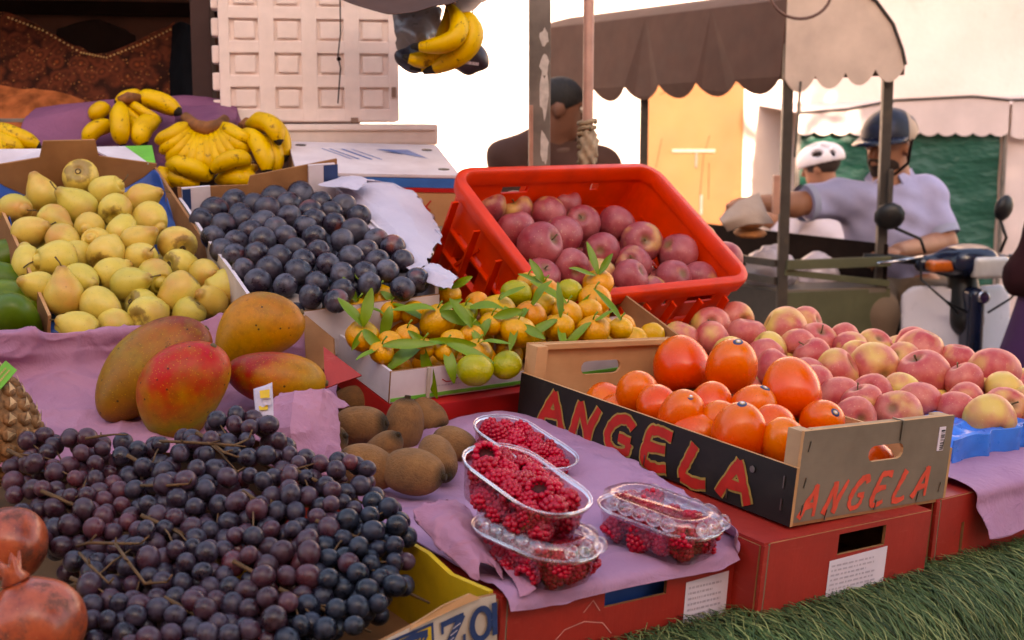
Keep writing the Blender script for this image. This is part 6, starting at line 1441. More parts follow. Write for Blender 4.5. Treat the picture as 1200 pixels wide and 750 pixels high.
tp = MB(); q = [Vector((.02, .03, .972)), ED + Vector((-.03, .0, .972)), ED + LD * (LN - .05) + Vector((-.03, 0, .972)), LD * (LN - .05) + Vector((.02, 0, .972))]; tp.add(q + [p - Vector((0, 0, .02)) for p in q], [(0, 1, 2, 3), (7, 6, 5, 4), (0, 4, 5, 1), (1, 5, 6, 2), (2, 6, 7, 3), (3, 7, 4, 0)]); tp.obj('counter', simple('worn_grey_counter', '#6d6258', .6, .2, 8), cart)
rl = MB(); rl.box((0, 0, 0), (EW - .05, .016, .034), 0, ME @ Matrix.Translation((EW / 2, -.004, 1.062)), .002); rl.obj('rail', M['olive'], cart)
rl = MB(); rl.box((0, 0, 0), (EW - .04, .014, .022), 0, ME @ Matrix.Translation((EW / 2, .006, 1.010)) @ Matrix.Rotation(R(7.5), 4, 'Y'), .002); rl.obj('brace', M['olive'], cart)
for z in (1.065, 1.005): MB().box((0, 0, 0), (LN * .5, .014, .026), 0, None, .002).obj('rail', M['frame_dark'], cart, Matrix.Translation(LD * LN * .26 + Vector((0, .01, z))) @ Matrix.Rotation(R(yaw_side), 4, 'Z'))
for p in (Vector((.0, .25, 0)), ED + Vector((0, .25, 0)), LD * (LN - .25), ED + LD * (LN - .25)):
    wh = MB(); a = [(0, .20 * math.cos(2 * math.pi * k / 24), .20 + .20 * math.sin(2 * math.pi * k / 24)) for k in range(25)]; wh.tube(a, .02, 8, 0, False)
    for k in range(8): q = math.pi * k / 8; wh.tube([(0, .2 * math.cos(q), .2 + .2 * math.sin(q)), (0, -.2 * math.cos(q), .2 - .2 * math.sin(q))], .003, 5)
    wh.obj('wheel', M['frame_dark'], cart, Matrix.Translation(p + Vector((0, 0, .02))) @ Matrix.Rotation(R(yaw_side + 90), 4, 'Z'), True)
MB().box((0, 0, .44), (EW - .06, LN - .2, .03)).obj('chassis', M['frame_dark'], cart, Matrix.Translation(ED / 2 + LD * LN / 2) @ Matrix.Rotation(R(yaw_side - 90), 4, 'Z'))
MB().box((0, 0, 0), (.004, .02, .25)).obj('strap', M['frame_dark'], cart, Matrix.Translation((.045, -.005, 1.55)) @ Matrix.Rotation(R(3), 4, 'Y'))
# cable loop over the canopy
o = MB().tube([at(938 - 38 * math.cos(q), -22 + 44 * math.sin(q) ** .8, 4.3) for q in [math.pi * k / 16 for k in range(17)]], .005, 8).obj('cable', simple('brown_cable', '#5a3c34', .6, .1), None, None, True); tag(o, 'brown cable hanging in a loop over the cart canopy', 'cable')
# plastic bags, bread and paper on the cart
def crumple(name, c, r, m, seed, amp=.25, sub=4, M3=None):
    bm = bmesh.new(); bmesh.ops.create_icosphere(bm, subdivisions=sub, radius=1)
    for v in bm.verts:
        q = v.co * 2.2 + Vector((seed * 5, seed, 0)); h = 1 + amp * (mnoise.noise(q) + .6 * (1 - 2 * abs(mnoise.noise(q * 2.3))) * .6); v.co = Vector((v.co.x * r[0], v.co.y * r[1], max(-.55, v.co.z) * r[2])) * h
    mb = MB(); mb.bm(bm); o = mb.obj(name, m, None, Matrix.Translation(c), True); return o
t = NT('white_carrier_bag_plastic'); t.bump(t.noise(30, 4, .6), .5, .01); BAG = t.out(t.mix(t.noise(9, 4), '#c8bcc6', '#b0a4ae'), .35, .5)
for (px, py, d), r, s, lab in (((958, 322, 4.95), (.075, .06, .075), 3, 'round white plastic bag at the scooter end of the cart'), ((903, 318, 4.85), (.085, .08, .085), 5, 'white plastic bag heaped by the near cart post'), ((880, 330, 5.0), (.06, .06, .05), 8, 'small white plastic bag behind the cart post')):
    tag(crumple('plastic_bag', at(px, py, d), r, BAG, s), lab, 'bag', 'white plastic bags on the cart')
bm_ = simple('baked_crust', '#9a6236', .7, .3, 18, dirt='#7a4420')
for (px, py), lab in (((876, 262), 'upper round flatbread held in paper over the cart'), ((879, 273), 'lower round flatbread under the other one')):
    b = MB().lathe([(0, .016), (.03, .015), (.052, .008), (.058, 0), (.050, -.008), (0, -.010)], 22).obj('flatbread', bm_, None, mat_at(at(px, py, 4.75), (0, -.15, 1)), True); tag(b, lab, 'bread', 'round breads at the cart')
G = [[at(*p) for p in row] for row in (((842, 256, 4.70), (864, 236, 4.68), (890, 226, 4.72)), ((846, 262, 4.68), (870, 252, 4.65), (898, 246, 4.69)), ((852, 272, 4.70), (876, 264, 4.66), (906, 262, 4.70)))]
o = sheet('bread_paper', G, 18, 18, M['paper_grey'], .006, 14, 31, .004); tag(o, 'pale wrapping paper round the flatbread in the rider\'s outstretched hand', 'paper')
# ---- posts of the stall
def post1():
    rt = empty('stall_post', (.058, 2.93, 0), 'grey square steel post with peeling white paint, by the red crate', 'post')
    MB().box((0, 0, 1.15), (.046, .046, 2.3), 0, None, .003).obj('tube', M['steel'], rt)
    MB().box((-.018, -.025, 1.40), (.009, .006, .36), 0, None, .002).obj('strip', M['pipe_pink'], rt)
    pk = MB(); rd = random.Random(3)
    for z, h in ((1.72, .04), (1.66, .05), (1.60, .10), (1.49, .08), (1.42, .04)):
        P = []
        for k in range(12): q = 2 * math.pi * k / 12; P.append((.010 + .011 * math.cos(q) * rd.uniform(.5, 1.1), z + h / 2 * math.sin(q) * rd.uniform(.6, 1.1)))
        poly_panel(P, [], .0008, (0, 0), pk, Matrix.Translation((0, -.0240, 0)))
    pk.obj('paint_flake', M['peel'], rt)
post1()
rt = empty('stall_pole', (.163, 2.99, 0), 'thin pinkish pipe with rope and rag tied round it', 'pole')
MB().tube([(0, 0, 0), (.002, 0, 2.4)], .0115, 12).obj('pipe', M['pipe_pink'], rt, None, True)
rg_ = MB(); rd = random.Random(9)
for k in range(7): rg_.tube([(.018 * math.cos(q * .8 + k), .018 * math.sin(q * .8 + k), 1.46 + k * .014 + .004 * math.sin(q)) for q in range(9)], .0055, 6)
rg_.obj('rope', simple('dirty_rope', '#8d7a62', .9, .3, 80, bump=.5, bscale=300), rt, None, True)
rag = organic('rag', lambda P: smin(sd_ell(P, (.004, -.012, 1.49), (.020, .016, .040)), sd_ell(P, (-.006, -.012, 1.435), (.012, .012, .045)), .02) + .004 * np.sin(P[..., 0] * 300) * np.sin(P[..., 2] * 170), (-.05, -.05, 1.36), (.05, .04, 1.56), .004, simple('dirty_rag', '#9c8a74', .95, .3, 50), rt)
# ---- dark back of the stall
slab('back_curtain', (-1.55, 3.62, 1.6), (2.3, .04, 1.7), simple('curtain_canvas', '#5f463e', .95, .2, 5, spec=.1), None, 'dark brown canvas closing the back of the stall', 'curtain')
rt = empty('stall_roof', (-1.2, 2.6, 2.12), 'brown canvas roof over the back of the stall', 'awning')
rf = MB(); rf.box((0, .2, .02), (2.9, 1.3, .02), 0, Matrix.Translation((0, .9, 0)) @ Matrix.Rotation(R(3), 4, 'X')); rf.obj('canvas', M['canvas_brown_and_shade'], rt)
for y in (.3, 1.3): MB().box((0, y, .02), (2.9, .04, .04), 0, None, .003).obj('beam', M['wood_dark'], rt)
slab('stall_side_cloth', (-2.45, 2.7, 1.4), (.04, 1.9, 1.6), M['dark_cloth'], None, 'dark cloth hanging at the far side of the stall', 'cloth')
o = MB().box((0, 0, 0), (1.6, .03, .035), 0, None, .004).obj('cross_bar', M['dark_cloth'], None, frame(at(120, 10, 3.5), 0, 0, 1.0)); tag(o, 'dark horizontal bar across the back of the stall', 'bar')
o = MB().box((0, 0, .5), (.045, .05, 1.0), 0, None, .004).obj('stall_upright', M['wood_dark'], None, Matrix.Translation(at(241, 140, 3.12) - Vector((0, 0, .35)))); tag(o, 'dark reddish wooden upright beside the polystyrene crate', 'post')
def mat_carpet():
    t = NT('patterned_carpet'); v = t.voro(34, None, 'F1'); v2 = t.voro(90); n = t.noise(14, 4, .7)
    c = t.ramp(v, [(.0, '#8a4426'), (.25, '#47241a'), (.5, '#643222'), (.8, '#2c1814')]); c = t.mix(t.ramp(v2, [(.12, 1.0), (.25, 0.0)]), c, '#94643c'); c = t.mix(t.ramp(n, [(.45, 0.0), (.7, .8)]), c, '#3a1e18'); t.bump(t.noise(200, 3), .5, .003); return t.out(c, .95, .1)
CP = mat_carpet()
def hung(name, top, bot, m, lab, cat, seed, amp=.02):
    n = max(len(top), len(bot)); G = [[at(*p) for p in top], [at(*p) for p in [((a[0] + b[0]) / 2, (a[1] + b[1]) / 2, (a[2] + b[2]) / 2) for a, b in zip(top, bot)]], [at(*p) for p in bot]]
    o = sheet(name, G, 30, 60, m, amp, 5, seed, .004, .8, .004); return tag(o, lab, cat)
hung('carpet', [(-40, 8, 3.4), (10, 17, 3.4), (50, 32, 3.38), (95, 58, 3.36), (125, 64, 3.34), (165, 48, 3.36), (205, 28, 3.4)], [(-40, 150, 3.3), (10, 150, 3.3), (50, 150, 3.3), (95, 150, 3.28), (125, 150, 3.28), (165, 150, 3.3), (208, 150, 3.3)], CP, 'dark patterned carpet hanging in a sagging curve at the back', 'carpet', 41)
e = MB(); rd = random.Random(6)
for (x0, y0, x1, y1) in ((10, 19, 50, 34), (50, 34, 95, 60), (95, 60, 125, 66), (125, 66, 165, 50), (165, 50, 204, 31)):
    for k in range(9): u = k / 9; e.box(at(x0 + (x1 - x0) * u, y0 + (y1 - y0) * u + 1.5, 3.325), (.0035, .004, .0035))
e.obj('stitched_edge', M['gold_print'], bpy.data.objects['carpet'])
hung('cloth', [(203, 30, 3.34), (216, 26, 3.3), (232, 40, 3.3)], [(200, 150, 3.3), (216, 150, 3.26), (232, 150, 3.26)], M['navy_cloth'], 'black cloth hanging beside the wooden upright', 'cloth', 43, .01)
hung('cloth', [(68, 35, 3.46), (115, 22, 3.46), (160, 42, 3.46)], [(68, 120, 3.46), (115, 120, 3.46), (160, 120, 3.46)], M['dark_cloth'], 'black cloth showing above the sagging carpet', 'cloth', 44, .01)
CP2 = simple('orange_brown_rug', '#94522f', .95, .45, 30, spec=.1, dirt='#2c1610')
hung('rug', [(-30, 92, 3.2), (20, 100, 3.18), (70, 104, 3.18), (100, 118, 3.2)], [(-30, 150, 3.1), (20, 150, 3.08), (70, 150, 3.08), (100, 150, 3.1)], CP2, 'folded orange-brown rug behind the purple cloth', 'rug', 46, .02)
o = MB().box((0, 0, 0), (.35, .02, .008), 0, None, .001).obj('shelf_edge', M['steel'], None, frame(at(-20, 141, 2.9), 0, 0, 0)); tag(o, 'thin metal shelf edge at the left behind the bananas', 'shelf')
# ---- torn awning edge, plastic and dark bag around the hanging bananas
G = [[at(*p) for p in row] for row in (((390, -60, 2.75), (440, -60, 2.75), (500, -60, 2.75), (560, -60, 2.75), (600, -60, 2.75)), ((395, -20, 2.6), (440, -15, 2.6), (500, -16, 2.6), (550, -18, 2.6), (590, -30, 2.62)), ((400, 2, 2.45), (440, 12, 2.45), (472, 15, 2.45), (520, 6, 2.47), (548, -4, 2.5)))]
o = sheet('awning', G, 24, 40, M['canvas_brown_and_shade'], .01, 6, 51, .008); tag(o, 'sagging brown edge of the stall awning above the hanging bananas', 'awning')
G = [[at(*p) for p in row] for row in (((520, -30, 2.6), (550, -30, 2.6), (600, -30, 2.6)), ((522, 0, 2.56), (548, 0, 2.56), (580, -8, 2.58)), ((530, 12, 2.53), (548, 15, 2.53), (566, 4, 2.55)))]
o = sheet('awning_scrap', G, 16, 16, M['canopy_beige'], .006, 12, 53, .006); tag(o, 'beige canvas scrap at the awning edge beside the banana hook', 'canvas')
G = [[at(*p) for p in row] for row in (((462, 18, 2.7), (490, 12, 2.68), (516, 8, 2.7)), ((464, 44, 2.66), (490, 40, 2.62), (514, 40, 2.66)), ((466, 66, 2.7), (490, 62, 2.66), (512, 66, 2.7)))]
o = sheet('plastic_sheet', G, 24, 24, BAG, .014, 18, 55, .008, 1.0); o.data.materials[0] = simple('greyish_clear_plastic', '#8d8280', .3, .2, 20, spec=.6); tag(o, 'crumpled grey plastic hanging behind the bananas', 'plastic')
DB = simple('dark_bag_plastic', '#2c2630', .45, .3, 14, spec=.5, dirt='#4a4048')
o = organic('hanging_bag', lambda P: smin(smin(sd_ell(P, at(500, 68, 2.64), (.062, .03, .030)), sd_ell(P, at(553, 68, 2.66), (.034, .028, .032)), .03), sd_ell(P, at(549, 52, 2.66), (.014, .014, .026)), .02) + .003 * np.sin(P[..., 0] * 120 + P[..., 2] * 90), at(440, 110, 2.6) - Vector((.05, .1, .02)), at(600, 20, 2.6) + Vector((.05, .2, .03)), .006, DB); tag(o, 'dark printed plastic bag hanging behind the bananas', 'bag')
text_lines(MB(), -.018, -.007, .018, .007, 1, 0, 8).obj('print', M['sticker'], o, Matrix.Translation(at(552, 74, 2.618)) @ Matrix.Rotation(R(8), 4, 'Y'))
MB().tube([at(549, 52, 2.66), at(552, 30, 2.64), at(560, -30, 2.64)], .0016, 5).obj('string', M['dark_cloth'], o, None, True)
# ---- tree out of the picture to the right whose shade dapples the far wall
def tree():
    c0 = Vector((4.45, 1.4, 2.0)); rt = empty('shade_tree', c0, 'leafy street tree at the side of the lane that dapples the wall', 'tree'); rd = random.Random(12)
    tk = MB(); tk.tube([(0, 0, -2.02), (.05, .04, 1.5), (-.03, .1, 3), (.05, .05, 4.6)], [.17, .14, .11, .07], 10); tips = []
    for k in range(36):
        q = k * 2.4; z = 2.2 + 2.3 * rd.random(); L = rd.uniform(.8, 1.7); e = Vector((L * math.cos(q), L * math.sin(q), z + rd.uniform(.5, 1.6))); tk.tube([(0, .05, z), (e * .5) + Vector((0, 0, z * .5 + .1)), e], [.05, .03, .012], 6); tips.append(e)
    tk.obj('trunk', M['wood_board'], rt, None, True); V = []; F = []
    for e in tips:
        for _ in range(340):
            p = e + Vector((rd.gauss(0, .30), rd.gauss(0, .30), rd.gauss(0, .26))); a = Vector((rd.gauss(0, 1), rd.gauss(0, 1), rd.gauss(0, 1))).normalized(); b = a.cross(Vector((rd.gauss(0, 1), rd.gauss(0, 1), rd.gauss(0, 1)))).normalized(); L = rd.uniform(.07, .13); n = len(V)
            V += [p - a * L, p + b * L * .4, p + a * L, p - b * L * .4]; F.append((n, n + 1, n + 2, n + 3))
    put('crown', mesh_data('crown', V, F, simple('tree_leaf', '#4a6a2c', .5, .35, 4), False), None, rt)
tree()
# ------------------------------------------------------------------ people, scooter, bicycle
SKIN = lambda n, a, b: simple(n, a, .55, .14, 14, spec=.35, dirt=b)
def person(name_, base, label, seed_fn, lo, hi, step, skin):
    rt = empty('person', Matrix.Translation(base), label, 'person'); b = Vector(base)
    V, F = nets(seed_fn, lo, hi, step); o = put('body', mesh_data('body', [Vector(v) - b for v in V], F, skin), None, rt); return rt, b
def wear(rt, b, name, fn, lo, hi, step, m):
    V, F = nets(fn, lo, hi, step); return put(name, mesh_data(name, [Vector(v) - b for v in V], F, m), None, rt)
def caps(P, pts, k=.03):
    """chain of tapered limbs: (point, radius) pairs blended together"""
    d = None
    for (a, ra), (c, rc) in zip(pts, pts[1:]):
        e = sd_capsule(P, a, c, ra, rc); d = e if d is None else smin(d, e, k)
    return d
def basis(fwd, up=Vector((0, 0, 1))):
    f = Vector(fwd).normalized(); r = f.cross(up).normalized(); u = r.cross(f); return f, r, u
def head_sdf(P, c, fwd, s=1.0, up=Vector((0, 0, 1))):
    f, r, u = basis(fwd, up); Rm = Matrix((r, f, u)).transposed()
    C = lambda x, y, z: np.array(c) + s * (np.array(r) * x + np.array(f) * y + np.array(u) * z)
    d = sd_ell(P, C(0, -.008, .028), (.074 * s, .094 * s, .088 * s), Rm)
    d = smin(d, sd_ell(P, C(0, .022, -.040), (.057 * s, .066 * s, .072 * s), Rm), .03 * s)
    d = smin(d, sd_ell(P, C(0, .062, -.088), (.024 * s, .024 * s, .022 * s), Rm), .025 * s)
    d = smin(d, sd_capsule(P, C(0, .088, .022), C(0, .108, -.020), .008 * s, .013 * s), .012 * s)
    d = smin(d, sd_ell(P, C(0, .078, .030), (.05 * s, .016 * s, .010 * s), Rm), .014 * s)
    d = smax(d, -sd_ell(P, C(.031, .100, .012), (.018 * s, .016 * s, .011 * s), Rm), .01 * s); d = smax(d, -sd_ell(P, C(-.031, .100, .012), (.018 * s, .016 * s, .011 * s), Rm), .01 * s)
    d = smin(d, sd_ell(P, C(0, .086, -.046), (.024 * s, .012 * s, .006 * s), Rm), .008 * s); d = smin(d, sd_ell(P, C(0, .084, -.058), (.021 * s, .012 * s, .007 * s), Rm), .008 * s)
    for q in (-1, 1): d = smin(d, sd_ell(P, C(q * .076, -.008, -.005), (.009 * s, .020 * s, .032 * s), Rm), .008 * s)
    d = smin(d, sd_capsule(P, C(0, -.02, -.06), C(0, -.045, -.17), .052 * s, .056 * s), .03 * s)
    return d
def hand_sdf(P, wrist, along, palm_n, s=1.0, curl=.6):
    """palm, four unequal bent fingers and a thumb"""
    a = Vector(along).normalized(); n = Vector(palm_n); n = (n - a * n.dot(a)).normalized(); b = a.cross(n); w = Vector(wrist)
    Rm = Matrix((b, a, n)).transposed()
    d = sd_ell(P, w + a * .045 * s, (.040 * s, .052 * s, .016 * s), Rm)
    for k, (off, L) in enumerate(((-.028, .072), (-.009, .080), (.010, .074), (.028, .058))):
        p0 = w + a * .080 * s + b * off * s; p1 = p0 + (a * math.cos(curl * .5) + n * math.sin(curl * .5)) * L * .45 * s; p2 = p1 + (a * math.cos(curl * 1.5) + n * math.sin(curl * 1.5)) * L * .55 * s
        d = smin(d, np.minimum(sd_capsule(P, p0, p1, .0090 * s, .0082 * s), sd_capsule(P, p1, p2, .0082 * s, .0068 * s)), .006 * s)
    t0 = w + a * .022 * s - b * .030 * s; t1 = t0 + (a * .6 - b * .6 + n * .5).normalized() * .036 * s; t2 = t1 + (a * .9 + n * .55).normalized() * .030 * s
    d = smin(d, np.minimum(sd_capsule(P, t0, t1, .012 * s, .010 * s), sd_capsule(P, t1, t2, .010 * s, .008 * s)), .010 * s); return d
def eyes(rt, b, c, fwd, s=1.0, which=(-1, 1)):
    f, r, u = basis(fwd); wm = simple('eye_white', '#b8a89e', .3, .05); im = simple('dark_iris', '#1c120e', .2, .1)
    for q in which:
        p = Vector(c) + r * q * .031 * s + f * .084 * s + u * .010 * s; e = MB(); bm = bmesh.new(); bmesh.ops.create_uvsphere(bm, u_segments=12, v_segments=8, radius=.0115 * s); e.bm(bm, 0); bm = bmesh.new(); bmesh.ops.create_uvsphere(bm, u_segments=10, v_segments=6, radius=.0062 * s); e.bm(bm, 1, Matrix.Translation(f * .0072 * s)); e.obj('eye', [wm, im], rt, Matrix.Translation(p - b), True)
np3 = lambda v: np.array(list(v))
# --- rider on the scooter
def rider():
    D = 5.15; hc = at(1041, 172, D); fw = scr(-.76, -.20, .60); base = Vector((1.46, 5.25, 0))
    shl = at(986, 232, D - .02); shr = at(1086, 228, D + .02); neck = at(1046, 206, D + .03); chest = at(1042, 266, D + .02); hip = at(1046, 330, D + .10)
    elL = at(930, 240, D - .12); wrL = at(884, 237, D - .26); elR = at(1106, 284, D - .02); wrR = at(1052, 294, D - .30)
    hipL = hip + Vector((-.09, 0, -.03)); hipR = hip + Vector((.10, .02, -.03)); knL = hip + Vector((-.17, -.42, -.06)); knR = hip + Vector((.13, -.34, -.05)); ftL = Vector((knL.x - .02, knL.y + .05, .30)); ftR = Vector((knR.x + .02, knR.y + .02, .30))
    def body(P):
        d = head_sdf(P, hc, fw)
        d = smin(d, caps(P, [(hc + Vector((.01, .02, -.08)), .052), (neck, .06)]), .03)
        t = smin(sd_ell(P, np3(chest + Vector((0, 0, .01))), (.158, .100, .17)), sd_ell(P, np3(hip + Vector((0, 0, .06))), (.142, .11, .15)), .08); d = smin(d, t, .05)
        d = smin(d, caps(P, [(shl + Vector((.05, 0, 0)), .065), (shl, .058), (elL, .042), (wrL, .027)]), .035); d = smin(d, caps(P, [(shr - Vector((.05, 0, 0)), .065), (shr, .058), (elR, .044), (wrR, .028)]), .035)
        for h, k, f_ in ((hipL, knL, ftL), (hipR, knR, ftR)): d = smin(d, caps(P, [(h, .085), (k, .058), (f_, .042)]), .04)
        d = smin(d, hand_sdf(P, wrL + (wrL - elL).normalized() * .012, wrL - elL, Vector((0, -.3, -1)), .95, .8), .012)
        d = smin(d, hand_sdf(P, wrR + (wrR - elR).normalized() * .012, Vector((-.8, -.5, -.05)), Vector((0, .2, -1)), .95, 1.1), .012); return d
    rt, b = person('rider', base, 'man in a dark helmet and pale lilac shirt on the scooter, reaching out for bread', body, (.70, 4.55, .24), (1.86, 5.50, 1.66), .0085, SKIN('rider_skin', '#96654c', '#7c4e3a'))
    SH = simple('lilac_shirt_cotton', '#9d9bbd', .85, .08, 9, spec=.15, bump=.35, bscale=16, bd=.008)
    cuffL = shl.lerp(elL, .62); cuffR = shr.lerp(elR, .66)
    def shirt(P):
        t = smin(sd_ell(P, np3(chest + Vector((0, 0, .0))), (.172, .118, .185)), sd_ell(P, np3(hip + Vector((0, 0, .10))), (.156, .126, .17)), .08)
        t = smin(t, caps(P, [(neck + Vector((0, 0, -.02)), .068), (neck + Vector((0, 0, -.06)), .10)]), .04)
        t = smin(t, caps(P, [(shl + Vector((.07, 0, -.01)), .075), (shl, .072), (cuffL, .066)]), .04); t = smin(t, caps(P, [(shr - Vector((.07, 0, .01)), .075), (shr, .072), (cuffR, .068)]), .04)
        wr = .006 * np.sin((P[..., 0] * 34 + P[..., 2] * 40)) * np.sin(P[..., 2] * 21 - P[..., 0] * 16) + .0025 * np.sin(P[..., 2] * 75 + P[..., 0] * 40); t = t + wr
        for c, e, sg in ((cuffL, elL, 1), (cuffR, elR, 1)):
            n = np3((e - c).normalized()); near = np.linalg.norm(P - np3(c), axis=-1) < .12; cut = (P - np3(c + (e - c).normalized() * .035)) @ n; t = np.where(near, np.maximum(t, cut), t)
        t = np.maximum(t, hip.z - .02 - P[..., 2]); nk = sd_capsule(P, np3(neck + Vector((-.01, -.05, .02))), np3(neck + Vector((-.02, -.13, -.02))), .048, .018); t = smax(t, -nk, .01)
        return t
    wear(rt, b, 'shirt', shirt, (.98, 4.85, .93), (1.80, 5.48, 1.48), .009, SH)
    col = MB(); f, r, u = basis(scr(-.35, 0, .9))
    for q in (-1, 1):
        a = neck + r * q * .03 + f * .062 + u * -.005; col.add([neck + r * q * .066 - f * .01 + u * .032 - b, a + u * .0 - b + f * .02, a - u * .055 + r * q * .035 + f * .03 - b, neck + r * q * .098 + f * .03 - u * .02 - b], [(0, 1, 2, 3)])
    c_ = col.obj('collar', SH, rt); c_.modifiers.new('t', 'SOLIDIFY').thickness = .006
    for c, e in ((cuffL, elL), (cuffR, elR)):
        n = (e - c).normalized(); MB().tube([c + n * .012 - b, c + n * .042 - b], [.0705, .0700], 20, 0, False).obj('cuff', simple('turned_cuff', '#8f93ac', .85, .08, 20), rt, None, True)
    wear(rt, b, 'trousers', lambda P: np.maximum(smin(caps(P, [(hipL, .10), (knL, .076), (ftL + Vector((0, 0, .06)), .062)]), smin(caps(P, [(hipR, .10), (knR, .076), (ftR + Vector((0, 0, .06)), .062)]), sd_ell(P, np3(hip), (.175, .13, .11)), .05), .04), P[..., 2] - hip.z - .03), (1.0, 4.6, .26), (1.9, 5.5, 1.02), .014, simple('khaki_trousers', '#6b5a4c', .9, .12, 10, spec=.1, bump=.2, bscale=20, bd=.006))
    for f_ in (ftL, ftR): wear(rt, b, 'shoe', lambda P: sd_ell(P, np3(f_ + Vector((0, -.06, -.05))), (.05, .13, .05)), f_ - Vector((.1, .25, .15)), f_ + Vector((.1, .12, .05)), .014, M['dark_cloth'])
    f, r, u = basis(fw); Rm = Matrix((r, f, u)).transposed(); C = lambda x, y, z: np.array(hc) + np.array(r) * x + np.array(f) * y + np.array(u) * z
    wear(rt, b, 'beard', lambda P: np.maximum(np.maximum(head_sdf(P, hc, fw) - .004 + .002 * np.sin(P[..., 0] * 400) * np.sin(P[..., 2] * 430), sd_ell(P, C(0, .050, -.078), (.072, .064, .056), Rm)), -sd_ell(P, C(0, .098, -.052), (.020, .03, .008), Rm)), hc - Vector((.14, .14, .15)), hc + Vector((.14, .14, .02)), .005, simple('dark_beard', '#2a1c16', .9, .3, 60))
    eyes(rt, b, hc, fw)
    br = MB()
    for q in (-1, 1): br.tube([Vector(C(q * .016, .094, .030)) - b, Vector(C(q * .034, .092, .036)) - b, Vector(C(q * .050, .078, .031)) - b], [.004, .005, .003], 6)
    br.obj('eyebrow', simple('brow_hair', '#241813', .9, .2), rt, None, True)
    hair = wear(rt, b, 'hair', lambda P: np.maximum(head_sdf(P, hc, fw) - .007, np.maximum((P - C(0, -.035, 0)) @ np.array(f), -((P - C(0, 0, -.075)) @ np.array(u)))), hc - Vector((.14, .14, .12)), hc + Vector((.14, .14, .13)), .008, simple('dark_hair', '#1c1310', .8, .2, 60))
    # half helmet: shell, peak, lining, strap
    def shell_(P):
        o_ = sd_ell(P, C(0, -.012, .040), (.101, .122, .106), Rm); i_ = sd_ell(P, C(0, -.012, .036), (.092, .113, .097), Rm); h = (P - C(0, 0, 0)) @ np.array(u); y = (P - C(0, 0, 0)) @ np.array(f)
        return np.maximum(np.maximum(o_, -i_), -(h - .022 + .55 * np.minimum(0, y + .02) * -1 * -1))
    hm = wear(rt, b, 'helmet', shell_, hc - Vector((.16, .16, .12)), hc + Vector((.16, .16, .18)), .006, None); t = NT('helmet_paint')
    y = t.sep()[0]; xs = t.ramp(t.math('SUBTRACT', y, hc.x - b.x), [(.0, '#141a2c'), (.052, '#141a2c'), (.056, '#a08a78'), (1.0, '#a08a78')]); hm.data.materials.clear(); hm.data.materials.append(t.out(t.mix(t.ramp(t.noise(9, 2), [(.5, 0.0), (.58, 1.0)]), xs, '#1c2742'), .5, .35))
    pk = MB(); n = 14; V = []
    for k in range(n + 1):
        a = R(-78 + 156 * k / n); V += [Vector(C(.100 * math.sin(a), -.012 + .122 * math.cos(a), .040)) - b, Vector(C(.102 * math.sin(a), .0 + .172 * math.cos(a), .020)) - b]
    pk.add(V, [(2 * k, 2 * k + 1, 2 * k + 3, 2 * k + 2) for k in range(n)]); p_ = pk.obj('helmet_peak', simple('dark_blue_peak', '#161d33', .25, .1), rt, None, True); p_.modifiers.new('t', 'SOLIDIFY').thickness = .005
    st = MB()
    for q in (-1, 1): st.tube([Vector(C(q * .098, -.01, .03)) - b, Vector(C(q * .088, .005, -.06)) - b, Vector(C(q * .03, .05, -.118)) - b], .006, 6)
    st.obj('helmet_strap', M['dark_cloth'], rt, None, True)
rider()
